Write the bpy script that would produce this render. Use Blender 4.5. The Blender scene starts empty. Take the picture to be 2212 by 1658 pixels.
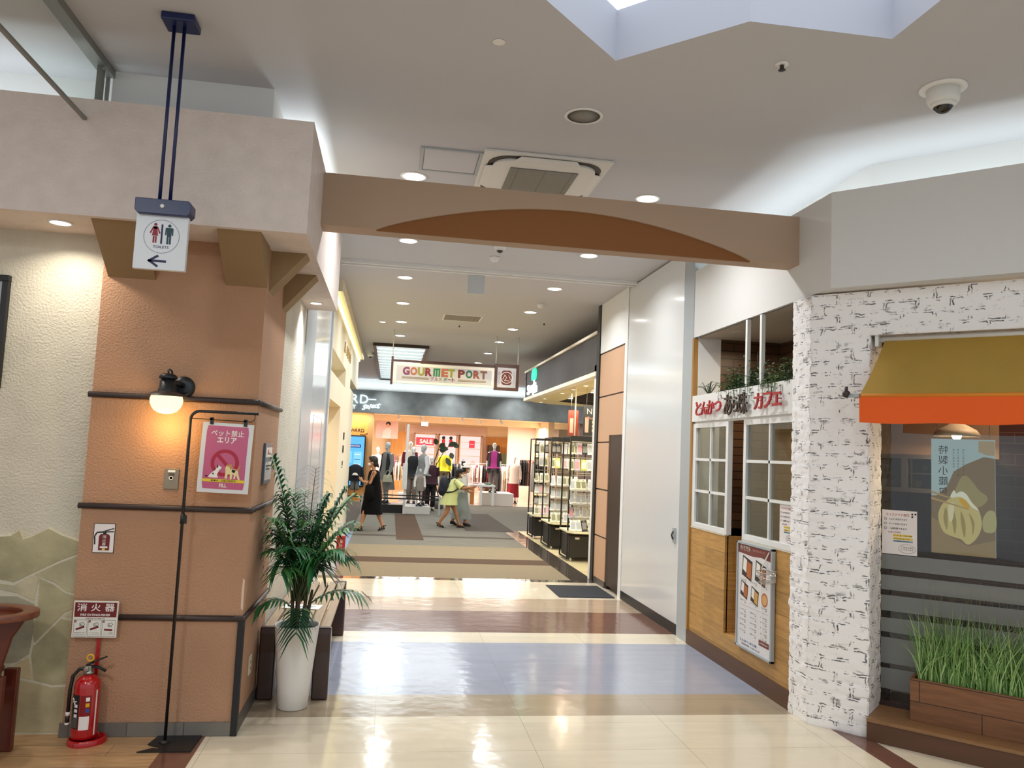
import bpy, bmesh, math, random
from mathutils import Vector, Matrix, noise
random.seed(7)
R = math.radians
SC = bpy.context.scene
COL = SC.collection

# ------------------------------------------------------------------ camera, world, exposure, large lights
cd = bpy.data.cameras.new('camera'); cam = bpy.data.objects.new('camera', cd); COL.objects.link(cam)
cd.sensor_width = 36.0; cd.lens = 1704.13 / 2212 * 36.0; cd.clip_start = 0.05; cd.clip_end = 200
def cam_matrix(yaw, pitch, roll, loc):
    cy, sy, cp, sp = math.cos(yaw), math.sin(yaw), math.cos(pitch), math.sin(pitch)
    fwd = Vector((-sy*cp, cy*cp, sp)); right = Vector((cy, sy, 0)); up = right.cross(fwd)
    c, s = math.cos(roll), math.sin(roll)
    r2 = c*right + s*up; u2 = -s*right + c*up
    m = Matrix((r2, u2, -fwd)).transposed().to_4x4(); m.translation = loc
    return m
cam.matrix_world = cam_matrix(-0.148734, 0.087732, 0.0443069, Vector((0, 0, 1.65)))
SC.camera = cam
w = bpy.data.worlds.new('world'); SC.world = w; w.use_nodes = True
w.node_tree.nodes['Background'].inputs[0].default_value = (0.86, 0.93, 1.0, 1)
w.node_tree.nodes['Background'].inputs[1].default_value = 0.60
SC.view_settings.view_transform = 'Standard'; SC.view_settings.look = 'None'
SC.view_settings.gamma = 1; SC.view_settings.use_curve_mapping = False
SC.view_settings.exposure = 0.45
SC.cycles.max_bounces = 7; SC.cycles.diffuse_bounces = 4; SC.cycles.glossy_bounces = 3
SC.cycles.transmission_bounces = 4; SC.cycles.transparent_max_bounces = 8
SC.cycles.sample_clamp_indirect = 6; SC.cycles.caustics_reflective = False; SC.cycles.caustics_refractive = False

def light(name, loc, power, size=(0.15, 0.15), col=(1, 1, 1), aim=(0, 0, -1), shape='RECTANGLE', spread=180, rz=0):
    d = bpy.data.lights.new(name, 'AREA'); d.energy = power; d.color = col; d.shape = shape
    d.size = size[0]; d.size_y = size[1]; d.spread = R(spread)
    o = bpy.data.objects.new(name, d); COL.objects.link(o); o.location = loc
    o.rotation_euler = (Matrix.Rotation(rz, 3, 'Z') @ Vector(aim).to_track_quat('-Z', 'Y').to_matrix()).to_euler() if rz else Vector(aim).to_track_quat('-Z', 'Y').to_euler()
    return o
COOL = (0.86, 0.97, 1.0); NEUT = (0.93, 0.97, 1.0); WARM = (1.0, 0.80, 0.55)
# coves (strip lamps lying in the troughs, shining up)
light('cove lamp', (3.55, 4.22, 3.30), 3.4, (1.9, 0.06), COOL, (0, 0, 1), rz=R(-45))
light('cove lamp', (2.98, 5.95, 3.32), 4, (0.06, 2.0), COOL, (0, 0, 1))
light('cove lamp', (-0.66, 6.0, 3.28), 9, (0.06, 1.6), COOL, (0, 0, 1))
light('cove lamp', (-2.9, 4.66, 3.30), 4, (2.2, 0.06), COOL, (0, 0, 1))
# unseen fill lamps standing in for hall lighting behind the camera
for lx, ly, lp in ((-2.2, 0.4, 70), (2.6, -1.2, 50), (0.2, -0.6, 45)):
    light('hall fill lamp', (lx, ly, 3.70), lp*.8, (0.5, 0.5), (0.90, 0.96, 1.0))
# ------------------------------------------------------------------ materials
MATS = {}
def lin(c):
    if isinstance(c, str):
        c = [int(c[i:i+2], 16)/255 for i in (0, 2, 4)]
        return tuple(x/12.92 if x <= 0.04045 else ((x+0.055)/1.055)**2.4 for x in c)
    return tuple(c)
def mat(name, col, rough=0.6, metal=0.0, emit=0.0, bump=0.0, bscale=60, vary=0.0, vscale=4, spec=0.5, alpha=None, stretch=None, emcol=None, trans=0.0, coat=0.0):
    if name in MATS: return MATS[name]
    m = bpy.data.materials.new(name); m.use_nodes = True; MATS[name] = m
    nt = m.node_tree; b = nt.nodes['Principled BSDF']; c = lin(col)
    b.inputs['Base Color'].default_value = (*c, 1); b.inputs['Roughness'].default_value = rough
    b.inputs['Metallic'].default_value = metal; b.inputs['Specular IOR Level'].default_value = spec
    if coat: b.inputs['Coat Weight'].default_value = coat; b.inputs['Coat Roughness'].default_value = 0.08
    if emit:
        b.inputs['Emission Color'].default_value = (*(lin(emcol) if emcol else c), 1); b.inputs['Emission Strength'].default_value = emit
    if alpha is not None: b.inputs['Alpha'].default_value = alpha
    if trans: b.inputs['Transmission Weight'].default_value = trans
    if bump or vary:
        uv = nt.nodes.new('ShaderNodeUVMap'); mp = nt.nodes.new('ShaderNodeMapping'); nt.links.new(uv.outputs[0], mp.inputs[0])
        if stretch: mp.inputs['Scale'].default_value = (*stretch, 1)
    if bump:
        n = nt.nodes.new('ShaderNodeTexNoise'); n.inputs['Scale'].default_value = bscale; n.inputs['Detail'].default_value = 3
        bp = nt.nodes.new('ShaderNodeBump'); bp.inputs['Strength'].default_value = 1; bp.inputs['Distance'].default_value = bump
        nt.links.new(mp.outputs[0], n.inputs['Vector']); nt.links.new(n.outputs[0], bp.inputs['Height']); nt.links.new(bp.outputs[0], b.inputs['Normal'])
    if vary:
        n = nt.nodes.new('ShaderNodeTexNoise'); n.inputs['Scale'].default_value = vscale; n.inputs['Detail'].default_value = 4
        nt.links.new(mp.outputs[0], n.inputs['Vector'])
        r = nt.nodes.new('ShaderNodeMapRange'); r.inputs[1].default_value = 0.3; r.inputs[2].default_value = 0.7
        r.inputs[3].default_value = 1-vary; r.inputs[4].default_value = 1+vary
        nt.links.new(n.outputs[0], r.inputs[0])
        mx = nt.nodes.new('ShaderNodeVectorMath'); mx.operation = 'SCALE'; mx.inputs[0].default_value = c
        nt.links.new(r.outputs[0], mx.inputs['Scale']); nt.links.new(mx.outputs[0], b.inputs['Base Color'])
    return m
def emitter(name, col, s): return mat(name, (0, 0, 0), emit=s, emcol=col)
def grid_mat(name, col, line, cw, ch, lw, rough=0.5, offset=0.5, vary=0.15, bump=0.0, grain=0.0, gstretch=(1, 14), ripple=0.0, spec=0.5):
    """brick-texture surface: tiles, planks, courses; uv in metres"""
    if name in MATS: return MATS[name]
    m = bpy.data.materials.new(name); m.use_nodes = True; MATS[name] = m
    nt = m.node_tree; b = nt.nodes['Principled BSDF']; L = nt.links.new
    b.inputs['Roughness'].default_value = rough; b.inputs['Specular IOR Level'].default_value = spec
    uv = nt.nodes.new('ShaderNodeUVMap'); t = nt.nodes.new('ShaderNodeTexBrick'); L(uv.outputs[0], t.inputs['Vector'])
    c = lin(col); t.inputs['Color1'].default_value = (*[x*(1-vary) for x in c], 1); t.inputs['Color2'].default_value = (*[min(1, x*(1+vary)) for x in c], 1)
    t.inputs['Mortar'].default_value = (*lin(line), 1); t.inputs['Scale'].default_value = 1; t.inputs['Mortar Size'].default_value = lw
    t.inputs['Mortar Smooth'].default_value = 0.1; t.inputs['Brick Width'].default_value = cw; t.inputs['Row Height'].default_value = ch; t.offset = offset
    out = t.outputs['Color']
    if grain:
        mp = nt.nodes.new('ShaderNodeMapping'); L(uv.outputs[0], mp.inputs[0]); mp.inputs['Scale'].default_value = (*gstretch, 1)
        n = nt.nodes.new('ShaderNodeTexNoise'); n.inputs['Scale'].default_value = 3; n.inputs['Detail'].default_value = 5; L(mp.outputs[0], n.inputs['Vector'])
        r = nt.nodes.new('ShaderNodeMapRange'); r.inputs[1].default_value = 0.3; r.inputs[2].default_value = 0.7; r.inputs[3].default_value = 1-grain; r.inputs[4].default_value = 1+grain
        L(n.outputs[0], r.inputs[0]); v = nt.nodes.new('ShaderNodeVectorMath'); v.operation = 'SCALE'; L(out, v.inputs[0]); L(r.outputs[0], v.inputs['Scale']); out = v.outputs[0]
    L(out, b.inputs['Base Color'])
    if bump or ripple:
        bp = nt.nodes.new('ShaderNodeBump'); bp.inputs['Distance'].default_value = bump or ripple
        if ripple:
            n = nt.nodes.new('ShaderNodeTexNoise'); n.inputs['Scale'].default_value = 7; n.inputs['Detail'].default_value = 2; L(uv.outputs[0], n.inputs['Vector']); L(n.outputs[0], bp.inputs['Height'])
        else:
            bp.invert = True; L(t.outputs['Fac'], bp.inputs['Height'])
        L(bp.outputs[0], b.inputs['Normal'])
    return m
# ------------------------------------------------------------------ mesh builder
class B:
    def __init__(s, m=None): s.v = []; s.f = []; s.fm = []; s.mats = []; s.sm = []; s.cur = 0; s.M = None; s.smooth = False; s.uvv = None; s.use(m)
    def use(s, m):
        if m is None: return s
        if m not in s.mats: s.mats.append(m)
        s.cur = s.mats.index(m); return s
    def vert(s, p):
        p = Vector(p); s.v.append(s.M @ p if s.M else p); return len(s.v)-1
    def face(s, idx, smooth=None): s.f.append(tuple(idx)); s.fm.append(s.cur); s.sm.append(s.smooth if smooth is None else smooth)
    def poly(s, pts, m=None): s.use(m); s.face([s.vert(p) for p in pts], False); return s
    def box(s, x0, x1, y0, y1, z0, z1, m=None):
        s.use(m); i = [s.vert((x, y, z)) for z in (z0, z1) for y in (y0, y1) for x in (x0, x1)]
        for q in ((0,2,3,1),(4,5,7,6),(0,1,5,4),(2,6,7,3),(0,4,6,2),(1,3,7,5)): s.face([i[k] for k in q], False)
        return s
    def bar(s, a, b, w, d, up=(0, 0, 1), m=None):
        s.use(m); a, b = Vector(a), Vector(b); t = (b-a).normalized(); u = Vector(up)
        if abs(t.dot(u)) > .99: u = Vector((0, 1, 0))
        r = t.cross(u).normalized(); u = r.cross(t)
        i = [s.vert(p + r*x*w/2 + u*y*d/2) for p in (a, b) for x, y in ((-1,-1),(1,-1),(1,1),(-1,1))]
        for q in ((3,2,1,0),(4,5,6,7),(0,1,5,4),(1,2,6,5),(2,3,7,6),(3,0,4,7)): s.face([i[k] for k in q], False)
        return s
    def prism(s, pts, vec, m=None):
        """extrude a closed outline (3-D points) along vec"""
        s.use(m); vec = Vector(vec); n = len(pts)
        a = [s.vert(p) for p in pts]; b = [s.vert(Vector(p)+vec) for p in pts]
        s.face(a[::-1], False); s.face(b, False)
        for k in range(n): s.face((a[k], a[(k+1) % n], b[(k+1) % n], b[k]), False)
        return s
    def tube(s, pts, r, seg=8, m=None, caps=True, closed=False, flat=(1, 1), up=None):
        s.use(m); pts = [Vector(p) for p in pts]; n = len(pts); rr = r if isinstance(r, (list, tuple)) else [r]*n
        rings = []; ref = Vector(up) if up else None
        for k, p in enumerate(pts):
            t = (pts[min(k+1, n-1)]-pts[max(k-1, 0)]) if not closed else (pts[(k+1) % n]-pts[k-1])
            t = t.normalized() if t.length > 1e-9 else Vector((0, 0, 1))
            if ref is None: ref = Vector((0, 0, 1)) if abs(t.z) < .9 else Vector((1, 0, 0))
            a = t.cross(ref)
            a = a.normalized() if a.length > 1e-6 else t.orthogonal().normalized()
            bq = a.cross(t); ref = bq if not up else ref
            rings.append([s.vert(p + (a*math.cos(2*math.pi*j/seg)*flat[0] + bq*math.sin(2*math.pi*j/seg)*flat[1])*rr[k]) for j in range(seg)])
        for k in range(n if closed else n-1):
            x, y = rings[k], rings[(k+1) % n]
            for j in range(seg): s.face((x[j], x[(j+1) % seg], y[(j+1) % seg], y[j]), True)
        if caps and not closed: s.face(rings[0][::-1], False); s.face(rings[-1], False)
        return s
    def lathe(s, prof, c=(0, 0, 0), seg=24, m=None, sx=1, sy=1, axis='Z', smooth=True):
        s.use(m); c = Vector(c); rings = []
        for r, z in prof:
            ring = []
            for j in range(seg):
                a = 2*math.pi*j/seg; p = Vector((r*math.cos(a)*sx, r*math.sin(a)*sy, z))
                if axis == 'X': p = Vector((p.z, p.x, p.y))
                if axis == 'Y': p = Vector((p.x, -p.z, p.y))
                ring.append(s.vert(c+p))
            rings.append(ring)
        for a, b in zip(rings, rings[1:]):
            for j in range(seg): s.face((a[j], a[(j+1) % seg], b[(j+1) % seg], b[j]), smooth)
        if prof[0][0] > 1e-6: s.face(rings[0][::-1], False)
        if prof[-1][0] > 1e-6: s.face(rings[-1], False)
        return s
    def ball(s, c, r, m=None, seg=12, rings=8, half=None):
        rx, ry, rz = r if isinstance(r, (tuple, list)) else (r, r, r)
        prof = []
        for k in range(rings+1):
            a = -math.pi/2+math.pi*k/rings
            if half == 'up' and a < 0: continue
            if half == 'dn' and a > 1e-6: continue
            prof.append((max(1e-5, math.cos(a)), math.sin(a)))
        s.use(m); c = Vector(c); rg = []
        for q, z in prof: rg.append([s.vert(c+Vector((q*rx*math.cos(2*math.pi*j/seg), q*ry*math.sin(2*math.pi*j/seg), z*rz))) for j in range(seg)])
        for a, b in zip(rg, rg[1:]):
            for j in range(seg): s.face((a[j], a[(j+1) % seg], b[(j+1) % seg], b[j]), True)
        s.face(rg[0][::-1], True); s.face(rg[-1], True)
        return s
    def cone(s, a, b, ra, rb, seg=12, m=None, fl=1.0):
        """round-ended tapered limb"""
        a, b = Vector(a), Vector(b); d = (b-a); L = d.length or 1e-6; d = d/L; pts = []; rr = []
        for k in range(4): q = math.pi/2*(1-k/4); pts.append(a-d*ra*math.sin(q)); rr.append(max(ra*math.cos(q), 1e-4))
        pts.append(a); rr.append(ra); pts.append(b); rr.append(rb)
        for k in range(1, 5): q = math.pi/2*k/4; pts.append(b+d*rb*math.sin(q)); rr.append(max(rb*math.cos(q), 1e-4))
        return s.tube(pts, rr, seg, m, flat=(1, fl))
    def text(s, body, at, right, up, h, m=None, th=0.002, w=None, off=0.0, align='C', mirror=False):
        """flat raised lettering; at = centre, h = cap height, w = fitted width"""
        s.use(m); vs, fs, W, H, x0, y0 = text_mesh(body, off)
        right, up = Vector(right).normalized(), Vector(up).normalized(); n = right.cross(up)
        if mirror: right = -right
        k = h/max(H, 1e-6); kx = (w/W) if w else k; at = Vector(at)
        ox = {'C': W/2, 'L': 0, 'R': W}[align]
        base = len(s.v)
        for p in vs: s.vert(at + right*((p[0]-x0-ox)*kx) + up*((p[1]-y0-H/2)*k) + n*(th if p[2] > 0 else 0))
        for f in fs:
            q = [base+i for i in f]; s.face(q[::-1] if mirror else q, False)
        return s
    def mesh(s, name, shift=(0, 0, 0)):
        me = bpy.data.meshes.new(name); sh = Vector(shift)
        me.from_pydata([p-sh for p in s.v], [], s.f); me.materials.clear()
        for m in s.mats: me.materials.append(m)
        me.polygons.foreach_set('material_index', s.fm); me.polygons.foreach_set('use_smooth', s.sm)
        uv = me.uv_layers.new(name='UVMap'); buf = [0.0]*(2*len(me.loops))
        for p in me.polygons:
            n = p.normal
            if abs(n.z) > .75: e1, e2 = Vector((1, 0, 0)), Vector((0, 1, 0))
            else: e1 = Vector((-n.y, n.x, 0)).normalized(); e2 = Vector((0, 0, 1))
            for li in p.loop_indices:
                vi = me.loops[li].vertex_index; co = me.vertices[vi].co+sh
                buf[2*li], buf[2*li+1] = s.uvv[vi] if s.uvv and vi in s.uvv else (co.dot(e1), co.dot(e2))
        uv.data.foreach_set('uv', buf); me.update(); return me
_tc = {}
def text_mesh(body, off=0.0):
    if (body, off) in _tc: return _tc[(body, off)]
    c = bpy.data.curves.new('t', 'FONT'); c.body = body; c.extrude = 0.01; c.offset = off; c.resolution_u = 3
    o = bpy.data.objects.new('t', c); COL.objects.link(o); dg = bpy.context.evaluated_depsgraph_get()
    me = bpy.data.meshes.new_from_object(o.evaluated_get(dg))
    vs = [v.co.copy() for v in me.vertices]; fs = [tuple(p.vertices) for p in me.polygons]
    bpy.data.objects.remove(o); bpy.data.curves.remove(c); bpy.data.meshes.remove(me)
    xs = [v.x for v in vs] or [0]; ys = [v.y for v in vs] or [0]
    r = (vs, fs, (max(xs)-min(xs)) or 1e-3, (max(ys)-min(ys)) or 1e-3, min(xs), min(ys)); _tc[(body, off)] = r
    return r
# ------------------------------------------------------------------ objects
def tag(o, label=None, cat=None, group=None, kind=None):
    if label: o['label'] = label
    if cat: o['category'] = cat
    if group: o['group'] = group
    if kind: o['kind'] = kind
    return o
def bev(o, width, seg=2):
    m = o.modifiers.new('bevel', 'BEVEL'); m.width = width; m.segments = seg; m.limit_method = 'ANGLE'; m.angle_limit = R(40)
    return o
def thing(name, label, cat, loc=(0, 0, 0), rz=0.0, group=None, local=False):
    o = bpy.data.objects.new(name, None); COL.objects.link(o); o.empty_display_size = .05
    o.location = loc; o.rotation_euler.z = rz; o['_l'] = 1 if local else 0
    return tag(o, label, cat, group)
def part(name, b, parent, bevel=0, label=None, kind=None):
    """child of a thing; geometry in world coordinates unless the thing was made local"""
    root = parent
    while root.parent: root = root.parent
    sh = (0, 0, 0) if root.get('_l') else root.location
    o = bpy.data.objects.new(name, b.mesh(name, sh)); COL.objects.link(o); o.parent = parent
    if bevel: bev(o, bevel)
    return tag(o, label, None, None, kind)
def solo(name, b, label, cat, group=None, bevel=0, kind=None, local=None):
    """a thing that is one mesh; origin at its base (or given local placement)"""
    if local: sh = (0, 0, 0)
    else:
        lo = [min(p[i] for p in b.v) for i in range(3)]; hi = [max(p[i] for p in b.v) for i in range(3)]
        sh = Vector(((lo[0]+hi[0])/2, (lo[1]+hi[1])/2, lo[2]))
    o = bpy.data.objects.new(name, b.mesh(name, sh)); COL.objects.link(o); o.location = local or sh
    if bevel: bev(o, bevel)
    return tag(o, label, cat, group, kind)
def struct(name, b, parent=None, bevel=0):
    o = bpy.data.objects.new(name, b.mesh(name)); COL.objects.link(o)
    if parent: o.parent = parent
    else: o['kind'] = 'structure'
    if bevel: bev(o, bevel)
    return o
def dup(root, loc, rz=0.0, label=None, group=None):
    r = root.copy(); COL.objects.link(r); r.location = loc; r.rotation_euler.z = rz
    if label: r['label'] = label
    if group: r['group'] = group
    for ch in list(root.children):
        c = ch.copy(); COL.objects.link(c); c.parent = r
        for g in list(ch.children):
            d = g.copy(); COL.objects.link(d); d.parent = c
    return r
def remesh(b, voxel, smooth=2):
    """fuse the builder's overlapping limbs into one continuous surface"""
    me = b.mesh('t'); o = bpy.data.objects.new('t', me); COL.objects.link(o)
    m = o.modifiers.new('r', 'REMESH'); m.mode = 'VOXEL'; m.voxel_size = voxel
    if smooth: s = o.modifiers.new('s', 'SMOOTH'); s.iterations = smooth; s.factor = .5
    dg = bpy.context.evaluated_depsgraph_get(); out = bpy.data.meshes.new_from_object(o.evaluated_get(dg))
    r = B(b.mats[0]); r.v = [v.co.copy() for v in out.vertices]; r.f = [tuple(p.vertices) for p in out.polygons]
    r.fm = [0]*len(r.f); r.sm = [True]*len(r.f)
    bpy.data.objects.remove(o); bpy.data.meshes.remove(out); bpy.data.meshes.remove(me)
    return r
# diagonal frame of the restaurant front: s runs along the wall towards the hall, d points out of the wall
DO = Vector((2.77, 4.88, 0)); DU = Vector((.70711, -.70711, 0)); DN = Vector((-.70711, -.70711, 0))
def dg(s, d, z): return DO + DU*s + DN*d + Vector((0, 0, z))
def dbox(b, s0, s1, d0, d1, z0, z1, m=None):
    b.use(m); i = [b.vert(dg(s, d, z)) for z in (z0, z1) for d in (d1, d0) for s in (s0, s1)]
    for q in ((0,2,3,1),(4,5,7,6),(0,1,5,4),(2,6,7,3),(0,4,6,2),(1,3,7,5)): b.face([i[k] for k in q], False)
    return b
#==SHELL==
CZ = 3.74
M_ceil = mat('ceiling paint', 'C2C1C4', .85)
M_white = mat('white paint', 'E4E3E0', .7)
M_fascia = mat('fascia paint', 'D6D4D0', .6)
M_stucco = mat('pinkish stucco', 'DACDC5', .9, bump=.005, bscale=70, vary=.05, vscale=9)
M_cream = mat('cream stucco', 'C6BEAC', .9, bump=.006, bscale=75, vary=.06, vscale=6)
M_salmon = mat('salmon stucco', 'AB8264', .85, bump=.005, bscale=85, vary=.07, vscale=2.5)
M_olive = mat('olive brown paint', '8E7350', .7)
M_beam = mat('beam paint', 'B0967F', .7)
M_arch = mat('arch brown', '85521F', .65)
M_dark = mat('dark brown metal', '33241F', .45)
M_black = mat('black paint', '141414', .45)
M_panel = mat('glossy white panel', 'DCDDDC', .16, coat=.3)
M_steel = mat('grey door steel', 'A7ADB0', .35)
M_tan = mat('tan panel', 'C69F80', .6)
M_wine = mat('dark wine door', '2C0D0C', .35)
M_charcoal = mat('charcoal fascia', '403B3B', .6, vary=.1, vscale=1, stretch=(12, .4))
M_concrete = mat('grey concrete', '868D8E', .7, vary=.25, vscale=2.2)
M_shopwhite = mat('shop white', 'F0E6D6', .7)
# --- floor
def tile(name, col, **k): return grid_mat(name, col, k.pop('line', '8F8676'), k.pop('cw', .9), k.pop('ch', .45), .0012, k.pop('rough', .13), .0, k.pop('vary', .03), ripple=.0022, grain=.05, gstretch=(.5, 3), **k)
M_f1 = tile('cream tile', 'D9CBB2'); M_f2 = tile('tan tile', 'A3927A', line='7E6D55'); M_f3 = tile('blue grey tile', '9A9EAC', line='848896')
M_f4 = tile('brown tile', '6E4A3C', line='4C3328'); M_f5 = tile('rosy tan tile', 'AF9880', line='7E6D55')
M_gran = tile('dark granite', '4A433D', line='3A342F', rough=.08); M_shopf = tile('pale yellow floor', 'E6D6A8', rough=.18); M_pinkf = tile('pink gloss floor', 'C9AEA2', rough=.12)
M_plank = grid_mat('wood plank floor', 'B08C64', '6D5238', 1.0, .15, .0015, .22, .37, .22, grain=.18, gstretch=(2, 14), ripple=.0012)
M_cp = mat('beige carpet', '9C8E76', .95, bump=.006, bscale=120, vary=.16, vscale=14, stretch=(9, 1.2), spec=.1)
M_cpb = mat('brown carpet', '5B4A3E', .95, bump=.005, bscale=120, vary=.08, vscale=30, spec=.1)
M_cpg = mat('grey carpet', '7F7B72', .95, bump=.005, bscale=120, vary=.15, vscale=3, stretch=(.6, 5), spec=.1)
M_cpd = mat('dark grey carpet', '59524D', .95, vary=.05, vscale=30, spec=.1)
fl = B()
def fq(x0, x1, y0, y1, m, z=0.0): fl.poly([(x0, y0, z), (x1, y0, z), (x1, y1, z), (x0, y1, z)], m)
fq(-7, -1.11, -4, 4.85, M_plank); fq(-1.11, -.93, -4, 4.85, M_f4); fq(-.93, 2.86, -4, 5.08, M_f1)
fq(2.86, 3.02, -4, 5.08, M_f4); fq(3.02, 8, -4, 5.08, M_f1)
for y0, y1, m in ((5.08, 5.52, M_f2), (5.52, 6.99, M_f3), (6.99, 7.38, M_f1), (7.38, 8.35, M_f4), (8.35, 9.09, M_f5), (9.09, 10.28, M_f1)): fq(-.93, 3.2, y0, y1, m)
fq(-.93, 2.86, 10.28, 10.47, M_gran)
fq(-.93, -.62, 10.47, 16.0, M_f3); fq(2.48, 2.80, 10.47, 16.9, M_gran)
for y0, y1, m in ((10.47, 11.79, M_cp), (11.79, 12.35, M_cpb), (12.35, 13.9, M_cp), (13.9, 15.2, M_cpg), (15.2, 15.5, M_cpd), (15.5, 16.9, M_cpg)): fq(-.62, 2.48, y0, y1, m)
fq(-.93, -.62, 16, 16.9, M_cpg); fq(-9, -.93, 16, 24.6, M_cpg); fq(-.93, 12, 16.9, 24.6, M_cpg)
fq(2.80, 9, 10.47, 16.9, M_shopf); fq(2.86, 9, 5.08, 10.47, M_plank); fq(-9, 12, 24.6, 35, M_pinkf); fq(-5, -.93, 4.85, 16, M_shopf)
fq(.2, .70, 14.7, 20.4, M_cpb, .003); fq(1.65, 2.68, 16.6, 21.2, M_cpd, .003); fq(-1.3, -.66, 15.9, 24.2, M_cpd, .003)
struct('floor', fl)
# --- ceiling with a star-shaped skylight opening
star = [(-.15, 2.68), (.59, 3.42), (1.06, 3.89), (1.57, 3.38), (2.30, 3.37), (2.31, 2.6), (2.85, 2.1), (2.3, 1.55), (2.3, .8), (1.55, .8), (1.05, .3), (.5, .85), (-.15, .9)]
bm = bmesh.new()
def loop(pts): vs = [bm.verts.new((*p, CZ)) for p in pts]; [bm.edges.new((vs[i], vs[(i+1) % len(vs)])) for i in range(len(vs))]
loop([(-7, -4), (7, -4), (7, 5), (3.4, 6.2), (3.4, 10.4), (9, 10.4), (12, 25.4), (-9, 25.4), (-9, 4.85), (-7, 4.85)]); loop(star)
bmesh.ops.triangle_fill(bm, use_beauty=True, use_dissolve=False, edges=bm.edges[:])
cb = B(M_ceil); bm.verts.index_update(); cb.v = [v.co.copy() for v in bm.verts]
for f in bm.faces:
    q = [v.index for v in f.verts]; cb.face(q if f.normal.z < 0 else q[::-1], False)
bm.free()
M_shaft = mat('skylight shaft', 'BFC0CA', .7)
for i in range(len(star)):
    a, b2 = star[i], star[(i+1) % len(star)]; cb.poly([(*a, CZ), (*b2, CZ), (*b2, CZ+.28), (*a, CZ+.28)], M_shaft)
struct('ceiling', cb)
sk = B(emitter('skylight glow', (.82, .91, 1.0), 1.15))
sk.poly([(-.6, -.1, CZ+.28), (3.1, -.1, CZ+.28), (3.1, 4.1, CZ+.28), (-.6, 4.1, CZ+.28)])
tag(struct('window_1', sk), 'bluish daylight panel inside the star-shaped ceiling opening', None)
# --- left: column, bulkhead, stone wall
b = B(M_salmon); b.box(-1.69, -.78, 4.78, 5.70, 0, 2.84); b.use(mat('chipped paint', 'D6B9A2', .9)); b.prism([(x, 4.7805, z) for x, z in ((-.792, .70), (-.781, .69), (-.781, .86), (-.790, .87), (-.795, .80))], (0, -.001, 0)); struct('wall_column', b)
b = B(M_white); b.box(-1.70, -.80, 4.69, 5.6, 3.3, CZ); struct('wall_columnhead', b)
b = B(M_cream); b.box(-7, -1.69, 4.85, 4.95, 0, 2.84); b.use(M_white); b.box(-7, -1.70, 4.85, 4.95, 2.9, CZ); struct('wall_left', b)
b = B(M_stucco)
b.box(-7, -.525, 4.41, 4.51, 2.81, 3.45); b.box(-.625, -.525, 4.51, 6.94, 2.81, 3.45); b.box(-7, -.625, 4.51, 4.86, 2.81, 2.87); b.box(-.82, -.625, 4.86, 6.94, 2.81, 2.87); b.box(-.8, -.625, 6.86, 6.94, 2.87, 3.45)
struct('wall_bulkhead', b)
b = B(M_cream); b.box(-.86, -.78, 5.70, 6.95, 0, CZ); struct('wall_corridor', b)
b = B(M_steel); b.box(-.88, -.77, 6.95, 7.74, 0, CZ); b.box(-.88, -.77, 9.70, 9.84, 0, CZ); struct('trim_1', b)
b = B(M_panel); b.box(-.88, -.79, 7.74, 9.70, 0, CZ)
d1 = struct('door_1', b)
b = B(M_steel); b.box(-.79, -.786, 8.22, 8.226, .05, 1.95); b.box(-.79, -.786, 9.2, 9.206, .05, 1.95); b.box(-.79, -.786, 8.226, 9.2, 1.944, 1.95); struct('wicket_frame', b, d1)
# corbels under the bulkhead
def wedge(x0, x1): 
    b = B(M_olive); b.prism([(x0, 4.45, 2.81), (x0, 4.78, 2.81), (x0, 4.78, 2.56)], (x1-x0, 0, 0)); return b
solo('corbel', wedge(-1.66, -1.40), 'olive brown sloping corbel on the column front, half hidden by the toilets sign', 'bracket')
solo('corbel', wedge(-1.01, -.775), 'olive brown sloping corbel on the column front near its corner', 'bracket')
def wedge2(y0, y1): 
    b = B(M_olive); b.prism([(-.78, y0, 2.81), (-.57, y0, 2.81), (-.78, y0, 2.56)], (0, y1-y0, 0)); return b
solo('corbel', wedge2(4.88, 5.06), 'brown triangular corbel on the column side, nearer the hall', 'bracket')
solo('corbel', wedge2(5.49, 5.67), 'brown triangular corbel on the column side, farther down the passage', 'bracket')
# trims on the column
for k, z in enumerate((1.88, 1.255, .645)):
    b = B(M_dark); x0 = -1.705 if k < 2 else -1.44
    b.tube([(x0, 4.772, z), (-.774, 4.772, z)], .017, 10); b.tube([(-.772, 4.774, z), (-.772, 5.70, z)], .015, 10); b.ball((-.773, 4.773, z), .017)
    struct('trim_%d' % (k+2), b)
b = B(M_black); b.box(-.80, -.765, 4.762, 4.80, 0, .64); struct('trim_5', b)
b = grid_mat('grey base tile', '6C675F', '4E4A44', .3, .2, .003, .4); bb = B(b); bb.box(-1.70, -.80, 4.765, 4.785, 0, .075); struct('baseboard_left', bb)
bb = B(mat('dark base', '4A4640', .4)); bb.box(-.785, -.768, 4.80, 6.95, 0, .075); struct('baseboard_corridor', bb)
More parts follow.
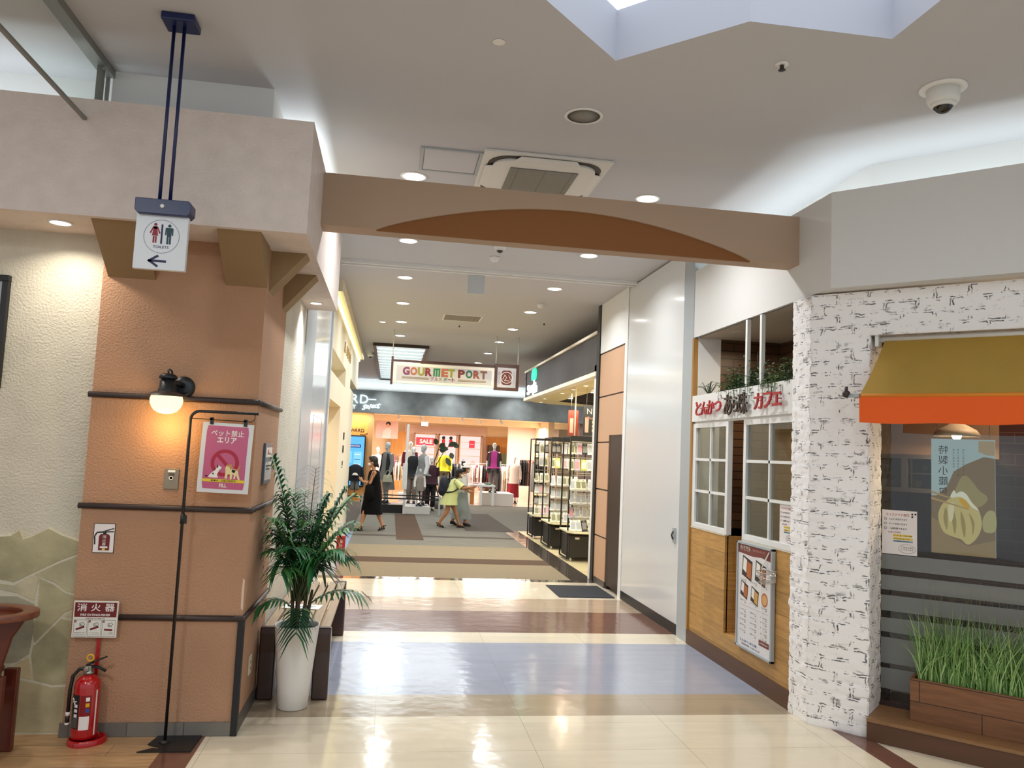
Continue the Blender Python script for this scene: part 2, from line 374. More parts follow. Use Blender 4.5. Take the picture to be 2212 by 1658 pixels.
# flagstone facing
def stones():
    def W(px, pz): return (px, pz)
    g = B(mat('stone grout', 'CFC7AE', .9, bump=.004, bscale=80))
    top = [(-3.2, 1.02), (-2.7, 1.1), (-2.3, 1.04), (-2.13, 1.065), (-2.06, 1.075), (-2.02, 1.105), (-2.005, 1.06), (-1.95, 1.075), (-1.87, 1.12), (-1.80, 1.085), (-1.692, 1.05)]
    n = len(top)
    g.prism([(-3.2, 4.85, 0), (-1.692, 4.85, 0)] + [(x, 4.85, z) for x, z in top[::-1]], (0, -.025, 0))
    S = [([(-2.13, 1.06), (-2.06, 1.07), (-2.02, 1.10), (-2.0, 1.05), (-1.95, 1.07), (-1.87, 1.115), (-1.80, 1.08), (-1.697, 1.045), (-1.697, .985), (-1.80, .94), (-1.93, .87), (-2.02, .82), (-2.2, .85), (-2.25, 1.0)], 'A59C78'),
         ([(-2.3, .83), (-2.02, .80), (-1.93, .855), (-1.895, .845), (-1.91, .72), (-2.0, .76), (-2.2, .80)], 'B8AD8E'),
         ([(-1.92, .86), (-1.80, .925), (-1.697, .97), (-1.697, .76), (-1.75, .775), (-1.81, .82)], 'ADA482'),
         ([(-1.89, .84), (-1.82, .81), (-1.755, .765), (-1.70, .745), (-1.70, .68), (-1.75, .655), (-1.885, .49), (-1.90, .56), (-1.885, .70)], 'A89F7C'),
         ([(-1.70, .67), (-1.70, .63), (-1.745, .635)], 'B0A686'),
         ([(-1.905, .70), (-1.9, .56), (-1.905, .47), (-1.91, .43), (-1.97, .385), (-2.3, .36), (-2.3, .74), (-2.0, .74)], '9A957F'),
         ([(-1.89, .47), (-1.87, .49), (-1.76, .62), (-1.70, .61), (-1.70, .27), (-1.78, .265), (-1.87, .29), (-1.895, .42)], 'A29A78'),
         ([(-1.91, .41), (-1.885, .295), (-1.93, .30), (-1.98, .315), (-1.98, .37)], 'B8AA84'),
         ([(-2.3, .35), (-1.99, .36), (-2.0, .32), (-1.93, .285), (-1.86, .27), (-1.78, .25), (-1.697, .252), (-1.697, .01), (-2.3, .01)], 'AC9F7C')]
    for k, (p, c) in enumerate(S):
        g.prism([(x, 4.828, z) for x, z in p], (0, -.007, 0), mat('flagstone %d' % k, c, .6, bump=.006, bscale=9, vary=.2, vscale=5))
    struct('wall_stone', g)
stones()
# --- beam with arched inset
b = B(M_beam); ax0, ax1, az = -.17, 2.41, 3.30; arc = []
for k in range(33):
    t = k/32; arc.append((ax0+(ax1-ax0)*t, 3.06+(az-3.06)*math.sin(math.pi*t)**.85 if 0 < k < 32 else 3.06))
for k in range(32):
    (xa, za), (xb, zb) = arc[k], arc[k+1]; b.prism([(xa, 5.10, za), (xb, 5.10, zb), (xb, 5.10, 3.405), (xa, 5.10, 3.405)], (0, .03, 0))
b.box(-.525, ax0, 5.10, 5.13, 3.06, 3.405); b.box(ax1, 2.77, 5.10, 5.13, 3.06, 3.405); b.box(-.525, 2.77, 5.13, 5.27, 3.06, 3.405)
b.use(M_arch); b.box(ax0, ax1, 5.118, 5.135, 3.056, 3.38)
struct('beam', b)
# --- right: fascia, coves, soffit
b = B(M_fascia)
P0 = (2.77, 7.04); P1 = (2.77, 4.69); P2 = (4.6, 2.86)
for (p, q) in ((P0, P1), (P1, P2)):
    n = Vector((q[1]-p[1], -(q[0]-p[0]), 0)).normalized()*.06
    n = -n if n.x < 0 else n
    a, c = Vector((*p, 0)), Vector((*q, 0))
    b.poly([a+Vector((0, 0, 2.81)), c+Vector((0, 0, 2.81)), c+Vector((0, 0, 3.45)), a+Vector((0, 0, 3.45))][::-1])
    b.poly([a+n+Vector((0, 0, 2.81)), c+n+Vector((0, 0, 2.81)), c+n+Vector((0, 0, 3.45)), a+n+Vector((0, 0, 3.45))])
    b.poly([a+Vector((0, 0, 3.45)), c+Vector((0, 0, 3.45)), c+n+Vector((0, 0, 3.45)), a+n+Vector((0, 0, 3.45))])
b.poly([(2.77, 7.04, 2.812), (2.77, 4.69, 2.812), (4.6, 2.86, 2.812), (5.3, 3.56, 2.812), (3.75, 5.11, 2.812), (3.75, 7.04, 2.812)][::-1])
b.poly([(2.83, 7.04, 3.25), (2.83, 4.7, 3.25), (4.6, 2.93, 3.25), (5.2, 3.5, 3.25), (3.3, 5.4, 3.25), (3.3, 7.04, 3.25)])
struct('wall_fascia', b)
b = B(M_white); b.poly([(3.16, 4.86, 3.2), (5.0, 3.02, 3.2), (5.0, 3.02, CZ), (3.16, 4.86, CZ)]); b.poly([(3.22, 7.04, 3.2), (3.16, 4.86, 3.2), (3.16, 4.86, CZ), (3.22, 7.04, CZ)]); struct('wall_cove', b)
# fire door panel, jamb, dark door, tan panels
b = B(M_steel); b.box(2.765, 2.9, 7.04, 7.30, 0, CZ); struct('trim_6', b)
b = B(M_panel); b.box(2.78, 2.9, 7.31, 9.17, .10, CZ-.02); d2 = struct('door_2', b)
h = B(M_steel); h.box(2.765, 2.782, 7.40, 7.47, .86, 1.0); h.tube([(2.76, 7.435, .89), (2.745, 7.435, .93), (2.76, 7.435, .97)], .008, 8, M_dark); struct('door_handle', h, d2)
b = B(M_black); b.box(2.775, 2.9, 7.31, 9.17, 0, .10); struct('baseboard_right', b)
b = B(M_white); b.box(2.77, 2.9, 9.18, 9.28, 0, CZ); b.box(2.77, 2.9, 9.28, 10.43, 3.06, CZ); struct('trim_7', b)
b = B(M_wine); b.box(2.83, 2.9, 9.28, 9.88, 0, 1.9); d3 = struct('door_3', b)
h = B(M_dark); h.box(2.79, 2.83, 9.28, 9.33, 0, 1.93); h.box(2.79, 2.83, 9.84, 9.89, 0, 1.93); h.box(2.79, 2.83, 9.28, 9.89, 1.88, 1.93); struct('door_frame', h, d3)
b = B(M_tan)
for z0, z1 in ((.08, .61), (.63, 1.22), (1.24, 1.84)): b.box(2.775, 2.9, 9.89, 10.43, z0, z1)
b.box(2.775, 2.9, 9.28, 10.43, 1.94, 2.45); b.box(2.775, 2.9, 9.28, 10.43, 2.47, 3.04); b.box(2.775, 2.9, 9.89, 10.43, 1.86, 1.94)
b.use(M_dark); b.box(2.785, 2.9, 9.28, 10.43, .05, 3.06); b.use(mat('dark base', '4A4640', .4)); b.box(2.77, 2.9, 9.89, 10.43, 0, .08); struct('wall_right', b)
b = B(M_black); b.box(2.755, 2.9, 10.43, 10.56, 0, CZ); struct('trim_8', b)
b = B(M_white); b.box(2.77, 2.9, 10.56, 10.72, 0, 2.93); struct('trim_9', b)
# ceiling track
b = B(M_white)
for y in (8.86, 8.98): b.box(-.66, 2.77, y, y+.035, CZ-.04, CZ)
struct('trim_10', b)
# ------------------------------------------------------------------ glass
def glass(name, tint=(.95, .97, .96), refl=1.0, base=.0):
    if name in MATS: return MATS[name]
    m = bpy.data.materials.new(name); m.use_nodes = True; MATS[name] = m; nt = m.node_tree; nt.nodes.clear()
    o = nt.nodes.new('ShaderNodeOutputMaterial'); mx = nt.nodes.new('ShaderNodeMixShader'); t = nt.nodes.new('ShaderNodeBsdfTransparent'); g = nt.nodes.new('ShaderNodeBsdfGlossy')
    t.inputs[0].default_value = (*tint, 1); g.inputs['Roughness'].default_value = .02; g.inputs[0].default_value = (refl, refl, refl, 1)
    lw = nt.nodes.new('ShaderNodeLayerWeight'); lw.inputs[0].default_value = .5; pw = nt.nodes.new('ShaderNodeMath'); pw.operation = 'POWER'; pw.inputs[1].default_value = 4.5; nt.links.new(lw.outputs['Facing'], pw.inputs[0]); f = nt.nodes.new('ShaderNodeMath'); f.operation = 'MULTIPLY_ADD'; f.inputs[1].default_value = .55; f.inputs[2].default_value = .04; nt.links.new(pw.outputs[0], f.inputs[0])
    nt.links.new(f.outputs[0], mx.inputs[0]); nt.links.new(t.outputs[0], mx.inputs[1]); nt.links.new(g.outputs[0], mx.inputs[2]); nt.links.new(mx.outputs[0], o.inputs[0])
    return m
M_glass = glass('window glass', (.80, .83, .82)); M_clear = glass('clear glass', (.93, .97, .95))
M_oak = grid_mat('oak cladding', 'B5884A', '6E4F28', .95, .152, .0014, .5, .37, .13, grain=.2, gstretch=(1.6, 12))
M_oakv = mat('oak strip', 'A67A3F', .5, vary=.15, vscale=3, stretch=(10, 1)); M_kick = mat('dark kick board', '5A3A26', .5, vary=.1, vscale=3, stretch=(1, 8))
M_frame = mat('white window frame', 'E2E1DD', .45)
M_ctile = grid_mat('brown long tiles', '5C3F29', '20140C', .30, .075, .004, .35, .5, .25, bump=.003)
M_ktile = grid_mat('black kitchen tiles', '33282A', '4E443F', .22, .075, .003, .2, .5, .2, bump=.002)
# --- whitewashed brick pillar and lintel: real relief
def brickmat():
    m = bpy.data.materials.new('whitewashed brick'); m.use_nodes = True; nt = m.node_tree; b = nt.nodes['Principled BSDF']; L = nt.links.new
    b.inputs['Roughness'].default_value = .75
    uv = nt.nodes.new('ShaderNodeUVMap')
    t = nt.nodes.new('ShaderNodeTexBrick'); t.inputs['Scale'].default_value = 1; t.inputs['Brick Width'].default_value = .19; t.inputs['Row Height'].default_value = .076
    t.inputs['Mortar Size'].default_value = .015; t.inputs['Mortar Smooth'].default_value = .9
    w1 = nt.nodes.new('ShaderNodeTexNoise'); w1.inputs['Scale'].default_value = 22; w1.inputs['Detail'].default_value = 4; L(uv.outputs[0], w1.inputs['Vector'])
    w2 = nt.nodes.new('ShaderNodeVectorMath'); w2.operation = 'MULTIPLY_ADD'; w2.inputs[1].default_value = (.035, .03, 0); L(w1.outputs['Color'], w2.inputs[0]); L(uv.outputs[0], w2.inputs[2]); L(w2.outputs[0], t.inputs['Vector'])
    n = nt.nodes.new('ShaderNodeTexNoise'); n.inputs['Scale'].default_value = 15; n.inputs['Detail'].default_value = 5; n.inputs['Roughness'].default_value = .7; L(uv.outputs[0], n.inputs['Vector'])
    n2 = nt.nodes.new('ShaderNodeTexNoise'); n2.inputs['Scale'].default_value = 7; n2.inputs['Detail'].default_value = 6; mp = nt.nodes.new('ShaderNodeMapping'); mp.inputs['Scale'].default_value = (1, 3.5, 1); L(uv.outputs[0], mp.inputs[0]); L(mp.outputs[0], n2.inputs['Vector'])
    def mr(src, a, c):
        r = nt.nodes.new('ShaderNodeMapRange'); r.inputs[1].default_value = a; r.inputs[2].default_value = c; L(src, r.inputs[0]); return r.outputs[0]
    def op(k, a, c):
        q = nt.nodes.new('ShaderNodeMath'); q.operation = k
        for i, x in enumerate((a, c)):
            if isinstance(x, float): q.inputs[i].default_value = x
            else: L(x, q.inputs[i])
        return q.outputs[0]
    # thin line just where mortar meets brick, broken up by noise; plus dry-brushed patches
    fac = t.outputs['Fac']; edge = op('MULTIPLY', mr(fac, .08, .35), mr(fac, .98, .75))
    e = op('MULTIPLY', edge, mr(n.outputs[0], .50, .56)); p = op('MULTIPLY', mr(n2.outputs[0], .56, .63), mr(n.outputs[0], .48, .58))
    k = op('MAXIMUM', op('MULTIPLY', e, .95), op('MULTIPLY', p, .6))
    mx = nt.nodes.new('ShaderNodeMix'); mx.data_type = 'RGBA'; mx.inputs[6].default_value = (*lin('F4F0EE'), 1); mx.inputs[7].default_value = (*lin('413B38'), 1)
    L(k, mx.inputs[0]); L(mx.outputs[2], b.inputs['Base Color'])
    return m
MB = brickmat()
def brick(b, org, u, nrm, s0, s1, z0, z1, us=0.0, step=.012):
    ns = max(2, int((s1-s0)/step)); nz = max(2, int((z1-z0)/step)); idx = {}
    org, u, nrm = Vector(org), Vector(u), Vector(nrm)
    for i in range(ns+1):
        for j in range(nz+1):
            s = s0+(s1-s0)*i/ns; z = z0+(z1-z0)*j/nz; U = s+us
            row = math.floor(z/.076); U2 = U+(.095 if row % 2 else 0)
            fx = abs((U2/.19) % 1-.5)*.19; fz = abs((z/.076) % 1-.5)*.076
            ed = min(.095-fx, .038-fz); h = -.006*max(0, 1-ed/.012)*max(.25, .6+1.2*noise.noise(Vector((U*5, z*5, 8))))
            q = Vector((U*9, z*9, 3)); h += .004*noise.noise(q)+.0035*noise.noise(q*2.7)+.0025*noise.noise(q*6)
            end = min(s-s0, s1-s); h -= .006*max(0, 1-end/.02)*(.6+noise.noise(Vector((U*20, z*25, 9))))
            jz = .004*noise.noise(Vector((U*6, z*20, 5)))*(1 if 0 < i < ns else 2.2)
            idx[i, j] = b.vert(org+u*(s+jz)+nrm*h+Vector((0, 0, z))); b.uvv[idx[i, j]] = (U+(0.0), z)
    for i in range(ns):
        for j in range(nz): b.face((idx[i, j], idx[i+1, j], idx[i+1, j+1], idx[i, j+1]), True)
b = B(MB); b.uvv = {}
brick(b, (2.748, 5.14, 0), (0, -1, 0), (-1, 0, 0), 0, .240, 0, 2.80, .02)
brick(b, DO, DU, DN, -.031, .345, 0, 2.80, .31); brick(b, DO+DU*.345, -DN, DU, 0, .36, 0, 2.53, .66)
brick(b, DO, DU, DN, .345, 2.4, 2.51, 2.80, .31)
brick(b, DO+DU*2.05, DN, -DU, -.36, 0, 0, 2.53, .1)
def dquad(b, s0, s1, d0, d1, z, flip=False):
    q = [b.vert(dg(s, d, z)) for s, d in ((s0, d0), (s1, d0), (s1, d1), (s0, d1))]
    for i, (s, d) in zip(q, ((s0, d0), (s1, d0), (s1, d1), (s0, d1))): b.uvv[i] = (s, d)
    b.face(q[::-1] if flip else q, False)
dquad(b, .345, 2.1, 0, -.36, 2.515)
struct('wall_brick', b)
# --- cafe front
b = B(M_oak); b.box(2.77, 2.80, 6.25, 7.0, .13, 1.05); b.box(2.77, 2.80, 5.13, 5.93, .13, 1.05); b.box(2.77, 2.80, 5.93, 6.25, .13, .27)
b.box(2.79, 3.1, 6.25, 6.28, .13, 1.05); b.box(2.80, 3.1, 5.90, 5.93, .13, 1.05); b.box(3.08, 3.1, 5.93, 6.25, .25, 1.05); b.box(2.80, 3.1, 5.93, 6.25, .25, .27)
b.use(mat('cream cap', 'D8CDB6', .5)); b.box(2.765, 2.80, 6.25, 7.0, 1.05, 1.06); b.box(2.765, 2.80, 5.13, 5.93, 1.05, 1.06); b.use(M_kick); b.box(2.76, 2.80, 5.13, 7.04, 0, .13); struct('wall_cafe', b)
b = B(M_oakv); b.box(2.755, 2.80, 7.0, 7.035, .13, 2.80); struct('trim_11', b)
b = B(M_white); b.box(2.80, 3.02, 6.99, 7.04, 1.05, 2.81); b.use(M_ctile); b.box(3.02, 3.62, 6.99, 7.04, 0, 2.81); struct('wall_cafeside', b)
b = B(M_ctile); b.box(3.62, 3.7, 5.85, 7.04, 0, 2.81); b.poly([(3.62, 6.99, .2), (2.8, 6.99, .2), (2.8, 6.99, 1.05), (3.62, 6.99, 1.05)]); struct('wall_cafeback', b)
b = B(mat('cafe ceiling', 'B9AD9C', .8)); b.poly([(2.8, 5.2, 2.805), (3.7, 6.1, 2.805), (3.7, 7.04, 2.805), (2.8, 7.04, 2.805)][::-1]); struct('ceiling_cafe', b)
def sash(n, y0, y1, z0, z1):
    b = B(M_frame); f = .045; x0, x1 = 2.765, 2.81
    b.box(x0, x1, y0, y0+f, z0, z1); b.box(x0, x1, y1-f, y1, z0, z1); b.box(x0, x1, y0+f, y1-f, z1-f, z1); b.box(x0, x1, y0+f, y1-f, z0, z0+f)
    o = struct('window_%d' % n, b, bevel=.003)
    m = B(M_frame); ym = (y0+y1)/2; m.box(x0+.006, x1-.006, ym-.011, ym+.011, z0+f, z1-f)
    for k in (1, 2): z = z0+f+(z1-z0-2*f)*k/3; m.box(x0+.006, x1-.006, y0+f, y1-f, z-.011, z+.011)
    struct('window_muntin', m, o)
    g = B(M_glass); g.box(2.786, 2.790, y0+f, y1-f, z0+f, z1-f); struct('window_pane', g, o)
sash(2, 6.22, 6.97, 1.06, 2.00); sash(3, 5.08, 5.93, 1.06, 2.00)
b = B(M_frame); b.box(2.77, 2.80, 6.97, 7.0, 1.06, 2.0); b.box(2.775, 2.80, 5.08, 6.97, 2.0, 2.02); struct('trim_12', b)
t = thing('shop_sign', 'white cafe sign board with red and brown raised Japanese lettering under the plants', 'sign', (2.78, 6.06, 2.01))
b = B(M_frame); b.box(2.755, 2.80, 5.12, 7.0, 2.015, 2.255); part('board', b, t)
MR = mat('red lettering', 'A6202A', .4); MD = mat('dark brown lettering', '35241F', .4)
for ch, y, h, m, wd in (('と', 6.76, .125, MR, .13), ('ん', 6.63, .115, MR, .13), ('か', 6.49, .125, MR, .15), ('つ', 6.34, .09, MR, .14), ('あ', 6.13, .17, MD, .15), ('ら', 5.99, .13, MD, .09), ('珠', 5.86, .17, MD, .17), ('カ', 5.59, .125, MR, .14), ('フ', 5.44, .115, MR, .14), ('ェ', 5.30, .10, MR, .13)):
    b = B(); b.text(ch, (2.725, y, 2.125), (0, -1, 0), (0, 0, 1), h, m, .012, wd, .006 if ch == '珠' else .014)
    b.tube([(2.73, y, 2.13), (2.756, y, 2.13)], .004, 6, m)
    part('letter', b, t)
for y in (5.93, 5.68):
    b = B(M_frame); b.box(2.775, 2.805, y-.016, y+.016, 2.2, 2.806)
    solo('post', b, 'slim white upright rising from the planter to the soffit, %s' % ('farther of the two' if y > 5.8 else 'nearer of the two'), 'post')
b = B(M_black); b.lathe([(.10, 0), (.115, .005), (.115, .085), (.10, .09)], (3.30, 5.92, 2.5), 24); b.tube([(3.30, 5.92, 2.58), (3.30, 5.92, 2.806)], .006, 8)
solo('pendant_lamp', b, 'black drum pendant lamp inside the cafe above the plants', 'lamp')
# --- diagonal restaurant front
b = B(M_ktile); dbox(b, -.05, 2.8, -1.15, -1.10, 0, 2.81); struct('wall_kitchen', b)
b = B(mat('kitchen plaster', '8A6E58', .7)); dbox(b, .0, .96, -1.10, -1.085, 1.76, 2.81); dbox(b, 1.35, 2.8, -1.10, -1.085, 1.9, 2.81); struct('wall_kitchenupper', b)
b = B(mat('kitchen ceiling', '9C8C7C', .8)); b.poly([dg(-.05, -.33, 2.70), dg(2.8, -.33, 2.70), dg(2.8, -1.12, 2.70), dg(-.05, -1.12, 2.70)]); struct('ceiling_kitchen', b)
b = B(mat('kitchen side', '4A3A31', .7)); b.poly([dg(.335, -.34, 0), dg(-.04, -1.12, 0), dg(-.04, -1.12, 2.75), dg(.335, -.34, 2.75)]); dbox(b, 2.4, 2.42, -1.12, -.1, 0, 2.75); struct('wall_kitchenside', b)
b = B(M_kick); dbox(b, .345, 2.3, .05, -.36, 0, .115); b.use(mat('step tread', '8A6440', .45, vary=.15, vscale=4, stretch=(2, 12))); dbox(b, .345, 2.3, .06, -.36, .115, .135); struct('trim_step', b)
b = B(M_dark); dbox(b, .345, 2.3, -.31, -.35, .135, .16)
win = struct('window_4', b); b = B(glass('restaurant glass', (.72, .71, .69))); dbox(b, .345, 2.05, -.328, -.334, .16, 2.51); struct('window_pane', b, win)
M_film = mat('frosted film', '8C8E8A', .35, alpha=.70)
for z0a, z0b, z1a, z1b in ((1.10, 1.10, 1.005, 1.0), (.965, .98, .87, .885), (.835, .865, .735, .76), (.69, .735, .60, .60), (.565, .57, .40, .43), (.37, .405, .24, .24)):
    b = B(M_film); b.poly([dg(.35, -.326, z1a), dg(2.04, -.326, z1b), dg(2.04, -.326, z0b), dg(.35, -.326, z0a)]); struct('window_film', b, win)
# awning
t = thing('awning', 'mustard canvas awning with bright orange valance over the restaurant window', 'awning', dg(.9, .1, 1.93))
M_must = mat('mustard canvas', 'AE8A38', .8, bump=.001, bscale=200, vary=.05, vscale=4); M_org = mat('orange canvas', 'E65A0C', .75, bump=.001, bscale=200); M_hem = mat('orange hem', 'D98420', .7)
b = B(M_must); n = 10
for k in range(n):
    f0, f1 = k/n, (k+1)/n; sag = lambda f: -.02*math.sin(math.pi*f)
    b.poly([dg(.42-.06*f0, -.08+.43*f0, 2.49-.40*f0+sag(f0)), dg(.42-.06*f1, -.08+.43*f1, 2.49-.40*f1+sag(f1)), dg(2.3, -.08+.43*f1, 2.49-.40*f1+sag(f1)), dg(2.3, -.08+.43*f0, 2.49-.40*f0+sag(f0))])
o = part('canopy', b, t); o.modifiers.new('t', 'SOLIDIFY').thickness = .006
b = B(M_hem); b.tube([dg(.36, .35, 2.09), dg(2.3, .35, 2.09)], .012, 8); part('front_bar', b, t)
b = B(M_org)
for k in range(40):
    sa, sb = .36+1.94*k/40, .36+1.94*(k+1)/40; wv = lambda s: .355+.006*math.sin(s*14)
    b.poly([dg(sa, wv(sa), 1.925-.004*math.sin(sa*14)), dg(sb, wv(sb), 1.925-.004*math.sin(sb*14)), dg(sb, .355, 2.08), dg(sa, .355, 2.08)])
o = part('valance', b, t); o.modifiers.new('t', 'SOLIDIFY').thickness = .004
b = B(M_steel); b.tube([dg(.38, .34, 2.08), dg(.40, -.1, 1.98)], .013, 8); b.tube([dg(.30, .35, 2.09), dg(.37, .35, 2.09)], .012, 8); part('arm', b, t)
b = B(M_dark); b.ball(dg(.285, .35, 2.10), .024); b.tube([dg(.285, .35, 2.11), dg(.285, .35, 2.145)], .010, 8); part('end_cap', b, t)
b = B(M_frame); b.tube([dg(.37, -.08, 2.49), dg(2.0, -.08, 2.49)], .018, 10); dbox(b, .37, .39, -.12, -.02, 2.44, 2.55); part('roller', b, t)
# kitchen things behind the glass
t = thing('wall_cabinet', 'dark steel kitchen cabinet with glazed sliding doors behind the window', 'cabinet', dg(.35, -1.0, 1.50))
b = B(mat('dull steel', '5E5752', .4, .6)); dbox(b, .15, .9, -1.10, -.88, 1.50, 1.53); dbox(b, .15, .9, -1.10, -.88, 1.74, 1.77); dbox(b, .15, .18, -1.10, -.88, 1.53, 1.74); dbox(b, .37, .41, -1.10, -.88, 1.53, 1.74); dbox(b, .58, .62, -1.10, -.88, 1.53, 1.74); dbox(b, .87, .9, -1.10, -.88, 1.53, 1.74); dbox(b, .15, .9, -1.10, -.9, 1.63, 1.64); part('case', b, t)
b = B(M_glass); dbox(b, .18, .88, -.90, -.895, 1.53, 1.74); part('sliding_door', b, t)
for s, z, c in ((.22, 1.53, 'C7B9A8'), (.30, 1.53, 'A44A2A'), (.24, 1.64, '8C8C90'), (.46, 1.53, 'B59A70'), (.52, 1.64, '9A9084')):
    b = B(mat('crock %s' % c, c, .4)); b.lathe([(.02, 0), (.035, .03), (.036, .055), (.03, .055)], dg(s, -1.0, z), 12)
    solo('bowl', b, {'C7B9A8': 'pale bowl at the far left of the cabinet lower shelf', 'A44A2A': 'rust red bowl on the cabinet lower shelf', '8C8C90': 'grey bowl on the cabinet upper shelf', 'B59A70': 'tan bowl behind the second cabinet door', '9A9084': 'stone grey bowl on the upper shelf behind the second door'}[c], 'bowl')
t = thing('work_counter', 'stainless kitchen counter in the dark behind the window', 'counter', dg(1.0, -.9, 0))
b = B(mat('dull steel', '5E5752', .4, .6)); dbox(b, .32, 2.3, -1.07, -.62, .82, .86); part('top', b, t)
b = B(mat('counter side', '33302F', .5)); dbox(b, .34, 2.28, -1.05, -.66, .005, .82); part('body', b, t)
t = thing('pendant_lamp', 'white dome pendant with glowing bulb behind the restaurant window', 'lamp', dg(.74, -.75, 1.9))
b = B(mat('lamp white', 'D9C2A8', .5)); b.lathe([(.025, .11), (.03, .10), (.05, .085), (.12, .045), (.15, .0), (.145, .0), (.11, .042), (.04, .08)], dg(.74, -.75, 1.9), 28); part('shade', b, t)
b = B(M_frame); b.tube([dg(.74, -.75, 2.0), dg(.74, -.75, 2.13)], .035, 16); b.tube([dg(.74, -.75, 2.1), dg(.74, -.75, 2.70)], .008, 8); part('stem', b, t)
b = B(emitter('bulb glow', (1, .82, .5), 40)); b.ball(dg(.74, -.75, 1.905), .03); part('bulb', b, t)
light('cafe fill lamp', (3.3, 6.3, 2.7), 5, (.3, .3), WARM)  # warm fill added to lighten the cafe interior, no fixture
light('kitchen pendant', dg(.74, -.75, 1.86), 9, (.1, .1), WARM)
light('kitchen fill lamp', dg(1.3, -.75, 2.66), 20, (.4, .2), WARM)  # added ceiling fill that warms the kitchen, no fixture
# glowing panel standing in for a dumpling sign reflected in the glass
t = thing('sign_reflection', 'glowing panel standing in for the glass reflection of a dumpling sign, its lettering reversed', 'sign', dg(.81, -.46, 1.13))
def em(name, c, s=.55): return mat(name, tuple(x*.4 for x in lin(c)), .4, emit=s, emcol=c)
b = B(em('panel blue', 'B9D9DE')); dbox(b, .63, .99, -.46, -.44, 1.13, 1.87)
def dpoly(pts, m, d, sm=False):
    if sm:
        q = []; n = len(pts)
        for i in range(n):
            p0, p1, p2, p3 = (Vector(pts[(i+k) % n]) for k in (-1, 0, 1, 2))
            for f in (0, .25, .5, .75): q.append(.5*(2*p1+(p2-p0)*f+(2*p0-5*p1+4*p2-p3)*f*f+(3*p1-p0-3*p2+p3)*f**3))
        pts = q
    b.poly([dg(s, d, z) for s, z in pts], m)
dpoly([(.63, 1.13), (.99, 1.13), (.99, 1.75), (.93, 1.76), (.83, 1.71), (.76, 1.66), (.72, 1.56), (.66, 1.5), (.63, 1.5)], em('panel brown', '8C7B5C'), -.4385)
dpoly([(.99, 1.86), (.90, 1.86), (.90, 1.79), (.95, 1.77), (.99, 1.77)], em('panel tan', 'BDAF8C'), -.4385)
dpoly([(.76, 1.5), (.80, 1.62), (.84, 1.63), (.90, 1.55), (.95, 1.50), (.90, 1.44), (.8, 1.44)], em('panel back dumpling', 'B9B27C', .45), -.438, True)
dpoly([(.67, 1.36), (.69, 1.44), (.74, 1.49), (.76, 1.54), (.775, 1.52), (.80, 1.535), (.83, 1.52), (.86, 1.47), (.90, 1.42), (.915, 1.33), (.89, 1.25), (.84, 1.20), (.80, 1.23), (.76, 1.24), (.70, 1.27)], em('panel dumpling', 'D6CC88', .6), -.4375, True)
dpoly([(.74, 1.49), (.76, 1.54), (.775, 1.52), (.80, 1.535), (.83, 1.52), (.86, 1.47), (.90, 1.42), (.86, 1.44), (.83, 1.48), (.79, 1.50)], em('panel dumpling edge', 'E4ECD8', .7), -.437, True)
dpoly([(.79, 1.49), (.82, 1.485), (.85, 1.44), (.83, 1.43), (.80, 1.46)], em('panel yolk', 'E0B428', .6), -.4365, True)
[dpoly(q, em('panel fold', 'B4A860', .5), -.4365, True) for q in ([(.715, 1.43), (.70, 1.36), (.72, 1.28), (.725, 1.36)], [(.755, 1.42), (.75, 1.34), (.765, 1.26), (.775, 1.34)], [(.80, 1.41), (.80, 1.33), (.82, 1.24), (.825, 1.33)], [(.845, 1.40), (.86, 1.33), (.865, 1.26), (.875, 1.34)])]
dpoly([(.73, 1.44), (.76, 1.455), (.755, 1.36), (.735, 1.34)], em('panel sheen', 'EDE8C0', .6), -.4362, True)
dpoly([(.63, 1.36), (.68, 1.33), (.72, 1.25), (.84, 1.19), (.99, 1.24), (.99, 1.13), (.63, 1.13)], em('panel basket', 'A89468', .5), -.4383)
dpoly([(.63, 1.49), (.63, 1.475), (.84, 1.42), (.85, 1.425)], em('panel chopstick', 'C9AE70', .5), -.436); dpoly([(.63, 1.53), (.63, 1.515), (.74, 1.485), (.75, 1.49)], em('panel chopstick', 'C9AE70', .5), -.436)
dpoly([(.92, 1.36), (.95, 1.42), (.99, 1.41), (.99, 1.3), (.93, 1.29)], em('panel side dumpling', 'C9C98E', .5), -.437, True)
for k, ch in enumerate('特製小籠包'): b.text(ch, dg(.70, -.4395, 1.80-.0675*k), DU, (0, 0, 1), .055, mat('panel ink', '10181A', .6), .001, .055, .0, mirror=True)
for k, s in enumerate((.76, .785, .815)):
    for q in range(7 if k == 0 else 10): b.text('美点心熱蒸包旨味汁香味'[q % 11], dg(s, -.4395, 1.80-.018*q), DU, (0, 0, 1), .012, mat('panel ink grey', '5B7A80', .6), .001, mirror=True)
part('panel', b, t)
b = B(M_steel); b.tube([dg(.66, -.45, 1.87), dg(.66, -.45, 2.70)], .002, 5); b.tube([dg(.96, -.45, 1.87), dg(.96, -.45, 2.70)], .002, 5); part('wire', b, t)
